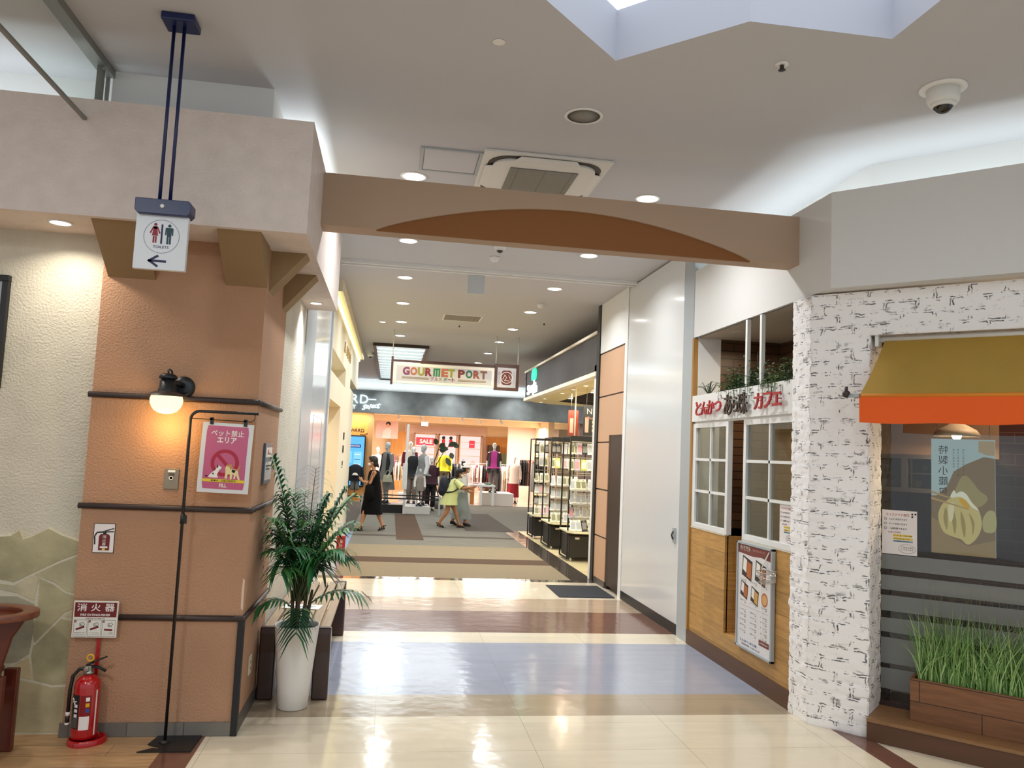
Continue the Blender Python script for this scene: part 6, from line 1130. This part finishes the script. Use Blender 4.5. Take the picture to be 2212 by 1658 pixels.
# ---- mannequins
MW = mat('mannequin white', 'E4E0D8', .4); MG = mat('mannequin grey', 'B4B6B6', .45)
def mannequin(name, loc, rz, label, h=1.62, skin=None, top=None, topc='', bottom=None, botc='', sleeve=None, sl=.95, coat=None, arms=0, child=False):
    k = h/1.62; t = thing('mannequin', label, 'mannequin', loc, rz, 'shop mannequins', local=True); kk = k*(1.0 if not child else 1.0)
    z = lambda v: v*k
    J = dict(hip=V(0, 0, z(.84)), chest=V(0, 0, z(1.20)), neck=V(0, 0, z(1.31)), head=V(.01, 0, z(1.49)), shl=V(0, z(.165), z(1.26)), shr=V(0, -z(.165), z(1.26)), ell=V(-.02*k, z(.21), z(1.02)), elr=V(-.02*k, -z(.21), z(1.02)), wrl=V(.05*k, z(.22), z(.80)), wrr=V(.05*k, -z(.22), z(.80)), knl=V(.03*k, z(.08), z(.48)), knr=V(-.01*k, -z(.08), z(.48)), anl=V(0, z(.08), z(.08)), anr=V(-.05*k, -z(.08), z(.08)), tol=V(.09*k, z(.09), z(.035)), tor=V(.04*k, -z(.09), z(.035)))
    part('body', body(J, skin or MW, k*.95, False, .013, True), t)
    if top:
        m = mat('garment '+topc, topc, .85); b = B(m); lo = .78 if top == 'top' else (.66 if top == 'long' else .36)
        loft(b, [((0, 0, z(1.33)), .06*k, .075*k), ((0, 0, z(1.29)), .095*k, .155*k), ((0, 0, z(1.15)), .125*k, .17*k), ((0, 0, z(.98)), .125*k, .155*k), ((0, 0, z(max(lo, .84))), .15*k, .175*k)]+([((0, 0, z(lo)), (.16 if top == 'long' else .22)*k, (.19 if top == 'long' else .25)*k)] if lo < .8 else []), m, 22, .04, 6)
        part('dress' if top == 'dress' else 'top', b, t)
    if sleeve:
        m = mat('garment '+sleeve, sleeve, .85); b = B(m)
        for S in 'lr': sh, el, wr = J['sh'+S], J['el'+S], J['wr'+S]; b = B(m); b.tube([sh+V(0, 0, .01), sh.lerp(el, .8 if sl < .5 else .95), el.lerp(wr, sl) if sl > .5 else el], [.062*k, .058*k, .05*k], 12, m, caps=False); part('sleeve', b, t)
    if coat:
        m = mat('garment '+coat, coat, .85); b = B(m)
        for s in (-1, 1):
            rg = []
            for zz, rx, ry in ((1.31, .08, .10), (1.28, .11, .165), (1.1, .14, .185), (.9, .15, .19), (.62, .17, .21)): rg.append([b.vert((rx*k*math.cos(R(a)), s*ry*k*math.sin(R(a)), z(zz))) for a in range(38, 181, 18)])
            for p, q in zip(rg, rg[1:]):
                for j in range(len(p)-1): b.face((p[j], q[j], q[j+1], p[j+1]), True)
        o = part('coat', b, t); o.modifiers.new('t', 'SOLIDIFY').thickness = .01
    if bottom:
        m = mat('garment '+botc, botc, .85); b = B(m)
        if bottom == 'trousers':
            loft(b, [((0, 0, z(.92)), .12*k, .15*k), ((0, 0, z(.78)), .135*k, .165*k), ((0, 0, z(.70)), .12*k, .165*k)], m, 20)
            for S in 'lr': b.tube([J['hip']+V(0, z(.08) if S == 'l' else -z(.08), -z(.05)), J['kn'+S], J['an'+S]+V(0, 0, .04)], [.095*k, .075*k, .07*k], 14, m)
        else: loft(b, [((0, 0, z(.95)), .115*k, .145*k), ((0, 0, z(.80)), .145*k, .175*k), ((0, 0, z(.45)), .17*k, .19*k), ((0, 0, z(.20)), .19*k, .20*k)], m, 24, .08, 8)
        part(bottom, b, t)
    b = B(M_black)
    for S in 'lr': b = B(M_black); shoe(b, J['an'+S], J['to'+S], M_black, k, False); part('shoe', b, t); b = B(M_steel); b.lathe([(.16*k, 0), (.16*k, .006), (1e-4, .008)], (0, 0, .0), 24); part('base_plate', b, t)
    return t
# island podiums, rail and post
b = B(mat('podium black', '17171A', .4)); b.box(-.42, .40, 20.6, 21.5, .004, .215); solo('podium', b, 'low black display podium behind the person in black', 'podium', bevel=.004)
b = B(mat('podium white', 'DAD9D6', .5)); b.box(.45, 1.09, 20.5, 21.85, .004, .19); solo('podium', b, 'low white display podium to the right of the tall white post', 'podium', bevel=.004)
t = thing('barrier_rail', 'low black double rail with grey posts around the mannequin island', 'rail', (.5, 20.2, 0)); b = B(M_black); b.box(-.6, 1.28, 20.08, 20.12, .385, .42); b.box(-.6, 1.28, 20.26, 20.30, .46, .49); part('rail', b, t)
for x, y in ((1.30, 20.1), (1.30, 20.28), (-.62, 20.1)): b = B(M_steel); b.box(x-.02, x+.02, y-.02, y+.02, .004, .5); part('post', b, t)
t = thing('sign_post', 'tall slim white post with a box sleeve at mid height among the mannequins', 'post', (.425, 20.45, 0)); b = B(M_frame); b.box(.395, .455, 20.44, 20.50, .004, 2.28); part('post', b, t); b = B(M_frame); b.box(.345, .465, 20.40, 20.52, .62, 1.28); part('sleeve_box', b, t, .004)
mannequin('a', (-.06, 20.95, .216), R(215), 'grey mannequin in a long grey dress with black yoke on the black podium', 1.62, MG, 'dress', '6E6C68', None, '', '7A7874', .9, '1C1C1E')
t = thing('handbag', 'pale olive handbag held by the mannequin in the long grey dress', 'bag', (-.03, 20.62, .80)); b = B(mat('olive bag', 'A8A68C', .5)); b.prism([(-.16, 20.58, .78), (.10, 20.58, .78), (.07, 20.58, .96), (-.13, 20.58, .96)], (0, .09, 0)); part('body', b, t, .01); b = B(mat('olive bag', 'A8A68C', .5)); b.tube([(-.09, 20.62, .95), (-.07, 20.62, 1.05), (-.03, 20.62, 1.08), (.01, 20.62, 1.05), (.03, 20.62, .95)], .008, 6); part('handle', b, t); b = B(M_frame); b.box(-.05, -.01, 20.575, 20.58, .90, .92); part('clasp', b, t)
mannequin('b', (.88, 20.98, .191), R(205), 'grey mannequin in a grey knit vest over white sleeves and dark burgundy trousers', 1.62, MG, 'top', '7E7E7C', 'trousers', '4A201C', 'D2D4D6', .95)
mannequin('c', (.63, 21.6, .191), R(260), 'mannequin in a black sleeveless top and beige trousers beside the tall white post', 1.55, MW, 'top', '17181A', 'trousers', '94857A')
mannequin('d', (.80, 20.62, .191), R(280), 'small child mannequin in grey pinafore and white sleeves in front of the white podium group', .98, MG, 'long', '8A8078', None, '', 'E2E0DC', .95)
mannequin('e', (1.14, 21.7, .004), R(270), 'mannequin in a dark plum shirt and black trousers behind the white podium', 1.50, MW, 'top', '3E1C28', 'trousers', '17171A', '3E1C28', .3)
mannequin('f', (.64, 25.6, .25), R(270), 'mannequin in a white blouse, maroon sleeves and navy trousers inside the clothes shop entrance', 1.66, MW, 'top', 'E8E4DE', 'trousers', '22283E', '6A1C30', .9)
mannequin('g', (1.78, 26.0, .25), R(265), 'mannequin in a bright yellow top and khaki trousers deep behind the leafy plant', 1.52, MW, 'top', 'E0D830', 'trousers', '6A6448', 'E0D830', .9)
mannequin('h', (3.30, 25.2, .385), R(262), 'mannequin in a magenta top under a dark open coat on the white platform', 1.60, MW, 'top', 'B83A86', 'trousers', '6E625E', '571A26', .35, '2E302E')
mannequin('i', (4.12, 26.2, .004), R(265), 'mannequin in a pale pink sweater and long red skirt near the shop entrance', 1.60, MW, 'long', 'E6D2C4', 'skirt', '8E1420', 'E6D2C4', .98)
mannequin('j', (-.42, 27.4, .1), R(270), 'white mannequin in a pink blouse beneath the wall portrait at the shop left', 1.60, MW, 'top', 'E2B6AE', 'trousers', 'C8B8A8', 'E2B6AE', .9)
for x, y, z, l in ((.64, 25.6, .25, 'small plinth under the white-bloused mannequin'), (1.78, 26.0, .25, 'small plinth under the yellow-topped mannequin'), (-.42, 27.4, .1, 'small plinth under the pink-bloused mannequin')): b = B(M_frame); b.box(x-.3, x+.3, y-.25, y+.3, .002, z-.002); solo('plinth', b, l, 'plinth')
b = B(mat('plank white platform', 'D4CCC2', .5)); b.box(2.92, 3.92, 24.75, 26.0, .002, .38); solo('platform', b, 'broad low white platform at the clothes shop entrance carrying the magenta-topped mannequin', 'platform', bevel=.004)
t = thing('display_table', 'white display table of folded clothes at the clothes shop entrance', 'table', (2.95, 24.9, 0)); b = B(M_frame); b.box(2.50, 3.30, 24.55, 25.15, .58, .64); part('top', b, t, .004)
for x, y in ((2.86, 24.6), (3.24, 24.6), (2.54, 25.1), (3.24, 25.1)): 
    if y < 24.65 or x < 2.6: b = B(M_frame); b.box(x-.035, x+.035, y-.03, y+.03, .002, .58); part('leg', b, t)
for x, y, z, c, l in ((2.70, 24.85, .642, 'D8A8A8', 'pink and maroon folded clothes at the left of the white table'), (2.88, 24.8, .642, 'E8E6E2', 'white folded shirts in the middle of the white table'), (3.10, 24.8, .642, '2E6A4A', 'green folded sweaters at the right of the white table'), (3.12, 24.98, .642, 'E0DCD4', 'white folded tee behind the green sweaters')):
    b = B(mat('fold '+c, c, .85)); [b.box(x-.09+random.uniform(-.01, .01), x+.09, y-.07, y+.07, z+.016*q, z+.016*q+.014) for q in range(3)]; solo('folded_clothes', b, l, 'clothes', bevel=.005)
b = B(M_wood); b.box(2.38, 2.72, 25.2, 25.6, .002, .50); b.use(M_tim); b.box(2.37, 2.73, 25.19, 25.61, .50, .53); solo('cabinet', b, 'small honey wood cabinet left of the white platform', 'cabinet')
# garments on rails
def garment(c, nm, L=.75):
    m = mat('garment '+c, c, .85); b = B(m); z = -.05
    b.prism([(0, -.21, z-.10), (0, -.05, z), (0, .05, z), (0, .21, z-.10), (0, .22, z-.42), (0, .19, z-.42), (0, .185, z-L), (0, -.185, z-L), (0, -.19, z-.42), (0, -.22, z-.42)], (.042, 0, 0)); b.tube([(.02, 0, z), (.02, 0, .0), (.02, .012, .012), (.02, .02, .0)], .004, 5, M_steel); return b.mesh('garment')
_gm = {}
CN = {'17171A': 'black', 'E8E2DA': 'cream', '6A1C26': 'maroon', 'D8B0A8': 'pink', '6E6A64': 'grey', '2E4A3A': 'green', 'C8B494': 'beige', '2A3046': 'navy', 'C04A6A': 'rose', 'B8C4CC': 'pale blue', '6A4030': 'brown'}
def rail(x0, x1, y, z, cols, where, step=.065, L=.75, ang=0):
    t = thing('clothes_rail', 'metal clothes rail %s' % where, 'rail', ((x0+x1)/2, y, 0)); b = B(M_steel); b.tube([(x0-.05, y, .02), (x0-.05, y, z), (x1+.05, y, z), (x1+.05, y, .02)], .012, 8)
    for x in (x0-.05, x1+.05): b.bar((x, y-.2, .015), (x, y+.2, .015), .03, .02)
    part('frame', b, t); x = x0; k = 0; r = random.Random(int(x0*97+y))
    while x < x1:
        c = r.choice(cols)
        if (c, L) not in _gm: _gm[(c, L)] = garment(c, c, L)
        o = bpy.data.objects.new('garment', _gm[(c, L)]); COL.objects.link(o); o.location = (x, y, z-.012); o.rotation_euler.z = R(r.uniform(-18, 18)+ang)
        tag(o, '%s garment on the clothes rail %s' % (CN[c], where), 'garment', 'garments on the rail %s' % where); x += step*r.uniform(.85, 1.25); k += 1
rail(1.55, 2.35, 26.9, 1.28, ['17171A', '2A3046', '6E6A64'], 'behind the two walkers', .06); rail(2.75, 3.95, 27.2, 1.25, ['2E4A3A', '6A1C26', '17171A', 'D8B0A8', 'E8E2DA'], 'behind the folded clothes table'); rail(3.55, 4.15, 26.9, 1.22, ['17171A', 'E8E2DA', 'E8E2DA', 'C8B494'], 'between the two right mannequins', .07, .85)
rail(4.55, 5.15, 27.6, 1.5, ['6A1C26', '17171A', 'B8C4CC', '6A4030'], 'at the right end of the clothes shop', .07, .9); rail(-.45, .35, 28.6, 1.45, ['D8B0A8', 'E8E2DA', 'C04A6A', '6E6A64'], 'under the wall portrait', .07, .6); rail(.2, .8, 26.8, 1.25, ['E8E2DA', 'D8B0A8', 'C8B494'], 'behind the tall white post', .07, .6); rail(4.7, 5.2, 25.9, 1.42, ['6A1C26', '17171A', '6E6A64'], 'just beyond the farthest accessory rack', .12, .95)
t = thing('coat_stand', 'black floor stand dressed with a navy coat and grey trousers before the blue screen', 'stand', (-.99, 24.35, 0)); b = B(M_black)
for y in (24.25, 24.45): b.box(-1.22, -.78, y-.012, y+.012, .15, .175); b.box(-1.22, -1.195, y-.012, y+.012, .002, .15); b.box(-.805, -.78, y-.012, y+.012, .002, .15)
b.box(-1.01, -.99, 24.26, 24.44, .155, .175)
b.tube([(-1.0, 24.35, .17), (-1.0, 24.35, 1.12)], .012, 8); part('frame', b, t)
MC_ = mat('navy coat', '14161E', .85); b = B(MC_); loft(b, [((-1.0, 24.35, 1.12), .06, .05), ((-1.0, 24.35, 1.06), .17, .09), ((-1.0, 24.35, .85), .20, .11), ((-1.0, 24.35, .62), .21, .12)], MC_, 20, .05); loft(b, [((-1.18, 24.35, 1.04), .05, .06), ((-1.22, 24.35, .8), .055, .06), ((-1.22, 24.35, .5), .05, .055)], MC_, 12); loft(b, [((-.82, 24.35, 1.04), .05, .06), ((-.78, 24.35, .8), .055, .06), ((-.78, 24.35, .5), .05, .055)], MC_, 12); part('coat', b, t)
b = B(mat('garment 6E6A64', '6E6A64', .85)); b.cone((-1.06, 24.35, .66), (-1.07, 24.35, .40), .07, .065); b.cone((-.94, 24.35, .66), (-.93, 24.35, .40), .07, .065); part('trousers', b, t)
b = B(M_hat); b.ball((-1.0, 24.22, .80), (.085, .05, .07), M_hat, 16, 10, 'up'); b.box(-1.09, -.9, 24.13, 24.24, .795, .803); solo('cap', b, 'white cap pinned on the navy coat before the blue screen', 'cap')
# shelving, posters and signs on the back wall
t = thing('wall_portrait', 'large pale pink poster of a dark-haired person high on the shop left', 'poster', (-.33, 28.95, 2.1)); b = B(mat('portrait pink', 'EBC8C4', .6)); b.box(-.55, .24, 28.95, 28.98, 1.99, 2.62); b.use(HAIR); b.prism([(-.12+.09*math.cos(a*.4), 28.949, 2.52+.075*math.sin(a*.4)) for a in range(16)], (0, -.002, 0)); b.prism([(-.13+.055*math.cos(a*.4), 28.946, 2.46+.07*math.sin(a*.4)) for a in range(16)], (0, -.002, 0), mat('portrait skin', 'E6B8A0', .6)); b.prism([(-.33, 28.947, 2.0), (-.02, 28.947, 2.0), (-.0, 28.947, 2.3), (-.09, 28.947, 2.38), (-.18, 28.947, 2.38), (-.28, 28.947, 2.28)], (0, -.002, 0), mat('portrait blouse', 'F2E4E4', .6)); b.text('秋冬', (.1, 28.949, 2.1), (1, 0, 0), (0, 0, 1), .05, MASK, .002); part('sheet', b, t); b = B(M_wire); b.tube([(-.5, 28.96, 2.6), (-.5, 28.96, 2.8)], .004, 5); b.tube([(.2, 28.96, 2.6), (.2, 28.96, 2.8)], .004, 5); part('wire', b, t)
for k, (x0, x1) in enumerate(((.95, 1.85), (1.95, 2.72), (2.80, 3.75))):
    t = thing('wall_shelf', ('timber framed shelf unit under the red sale sign on the back wall', 'middle timber framed display bay with two red dresses on the back wall', 'timber framed shelf unit with a small pink sign on the back wall')[k], 'shelf', ((x0+x1)/2, 32.6, .2)); b = B(M_tim); b.box(x0, x0+.04, 32.5, 32.9, 0, 2.32); b.box(x1-.04, x1, 32.5, 32.9, 0, 2.32); b.box(x0, x1, 32.5, 32.9, 2.28, 2.32); part('frame', b, t)
    for z in (.6, 1.05, 1.45, 1.75, 2.02)[:5 if k != 1 else 3]: b = B(M_tim if k == 0 else M_wire); b.box(x0+.04, x1-.04, 32.55, 32.9, z, z+.02); part('shelf', b, t)
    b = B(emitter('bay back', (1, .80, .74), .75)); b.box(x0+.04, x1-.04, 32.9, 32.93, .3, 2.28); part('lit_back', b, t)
for k, (x, z, c, l) in enumerate(((1.15, 1.07, '6A4030', 'brown bag on the shelf under the sale sign'), (1.5, 1.07, '2A3046', 'navy bag on the shelf under the sale sign'), (3.0, 1.07, '17171A', 'black bag on the right shelf unit'), (3.4, 1.07, 'D8B0A8', 'pink bag on the right shelf unit'), (2.3, 1.07, 'C8B494', 'beige bag in the middle display bay'))):
    b = B(mat('garment '+c, c, .7)); b.prism([(x-.10, 32.58, z+.003), (x+.10, 32.58, z+.003), (x+.08, 32.58, z+.17), (x-.08, 32.58, z+.17)], (0, .1, 0)); b.tube([(x-.05, 32.63, z+.16), (x, 32.63, z+.27), (x+.05, 32.63, z+.16)], .008, 6); solo('bag', b, l, 'bag')
t = thing('sale_sign', 'red sign reading SALE in white on the back wall shelves', 'sign', (1.38, 32.4, 1.85)); b = B(mat('sale red', 'D22A4A', .5)); b.box(1.02, 1.76, 32.42, 32.548, 1.83, 2.14); b.text('SALE', (1.42, 32.42, 1.985), (1, 0, 0), (0, 0, 1), .17, MASK, .004, .52, .03); part('board', b, t)
b = B(mat('sale red', 'D22A4A', .5)); b.box(3.20, 3.42, 32.42, 32.548, 1.80, 2.10); b.text('SALE', (3.31, 32.42, 1.95), (1, 0, 0), (0, 0, 1), .05, MASK, .004); solo('sale_sign', b, 'small square red sale sign on the right shelf unit', 'sign')
for x in (2.15, 2.45):
    b = B(mat('red dress', 'C02A3A', .8)); loft(b, [((x, 32.7, 2.12), .03, .03), ((x, 32.7, 2.08), .07, .05), ((x, 32.7, 1.98), .06, .045), ((x, 32.7, 1.80), .10, .06)], None, 14, cap=True); b.ball((x, 32.7, 2.17), .07, HAIR, 10, 8); solo('dress', b, 'small red dress hanging in the middle display bay, %s' % ('left one' if x < 2.3 else 'right one'), 'dress')
b = B(mat('sale green', '7E9A7A', .6)); b.box(4.45, 4.85, 32.86, 32.9, 1.1, 1.62); solo('wall_board', b, 'grey green board on the honey wood back panel', 'board'); b = B(M_dark); b.box(4.0, 4.45, 32.3, 32.85, 0, 1.95); solo('wardrobe', b, 'dark open wardrobe against the honey wood back panel', 'wardrobe')
for k, (x, y) in enumerate(((.2, 26.2), (.9, 26.0), (1.7, 26.4), (2.3, 26.1), (2.9, 26.5), (3.6, 26.2))):
    t = thing('track_spotlight', 'small spotlight on the clothes shop ceiling track', 'light', (x, y, 2.62), group='clothes shop track spotlights'); b = B(M_frame); b.cone((x, y, 2.72), (x+.03, y-.05, 2.64), .035, .045, 10); part('head', b, t); b = B(M_frame); b.tube([(x, y, 2.72), (x, y, 2.80)], .01, 6); part('arm', b, t)
b = B(M_frame); b.box(-.5, 4.2, 26.15, 26.19, 2.775, 2.80); solo('light_track', b, 'white ceiling track carrying the clothes shop spotlights', 'track')
b = B(M_frame); b.box(1.0, 1.22, 27.0, 27.05, 2.45, 2.62); b.tube([(1.11, 27.02, 2.62), (1.11, 27.02, 2.80)], .006, 5); solo('hanging_plate', b, 'small pale square plate hanging inside the clothes shop', 'plate')
# rubber plant between the mannequins
t = thing('potted_plant', 'tall dark plant with few broad drooping leaves behind the mannequin island', 'plant', (1.55, 22.6, 0)); b = B(mat('plant pot grey', '6E6A66', .5)); b.lathe([(.12, .004), (.16, .3), (.15, .3), (.14, .26), (1e-4, .26)], (1.45, 22.6, 0), 20); part('pot', b, t); b = B(PTK); b.tube([(1.45, 22.6, .26), (1.28, 22.6, .8), (1.25, 22.6, 1.3), (1.36, 22.6, 1.7)], .018, 7); b.tube([(1.3, 22.6, 1.2), (1.5, 22.6, 1.6), (1.7, 22.55, 1.85)], .012, 6); part('stem', b, t)
for (x, z, a, L) in ((1.36, 1.72, 40, .22), (1.30, 1.80, 110, .2), (1.62, 1.80, 20, .26), (1.72, 1.86, -25, .25), (1.55, 1.62, 160, .2), (1.58, 1.45, -60, .28), (1.42, 1.72, -10, .22), (1.7, 1.6, -70, .2)):
    b = B(mat('rubber leaf', '2A3A26', .4)); d = V(math.cos(R(a)), -.2, math.sin(R(a))).normalized(); s = V(-d.z, 0, d.x).normalized(); p = V(x, 22.55, z); pts = [(0, .0), (.2, .05), (.5, .075), (.8, .045), (1, .0)]
    b.prism([p+d*L*f+s*w_ for f, w_ in pts]+[p+d*L*f-s*w_ for f, w_ in pts[-2:0:-1]], (0, .006, 0)); part('leaf', b, t)
#==END==
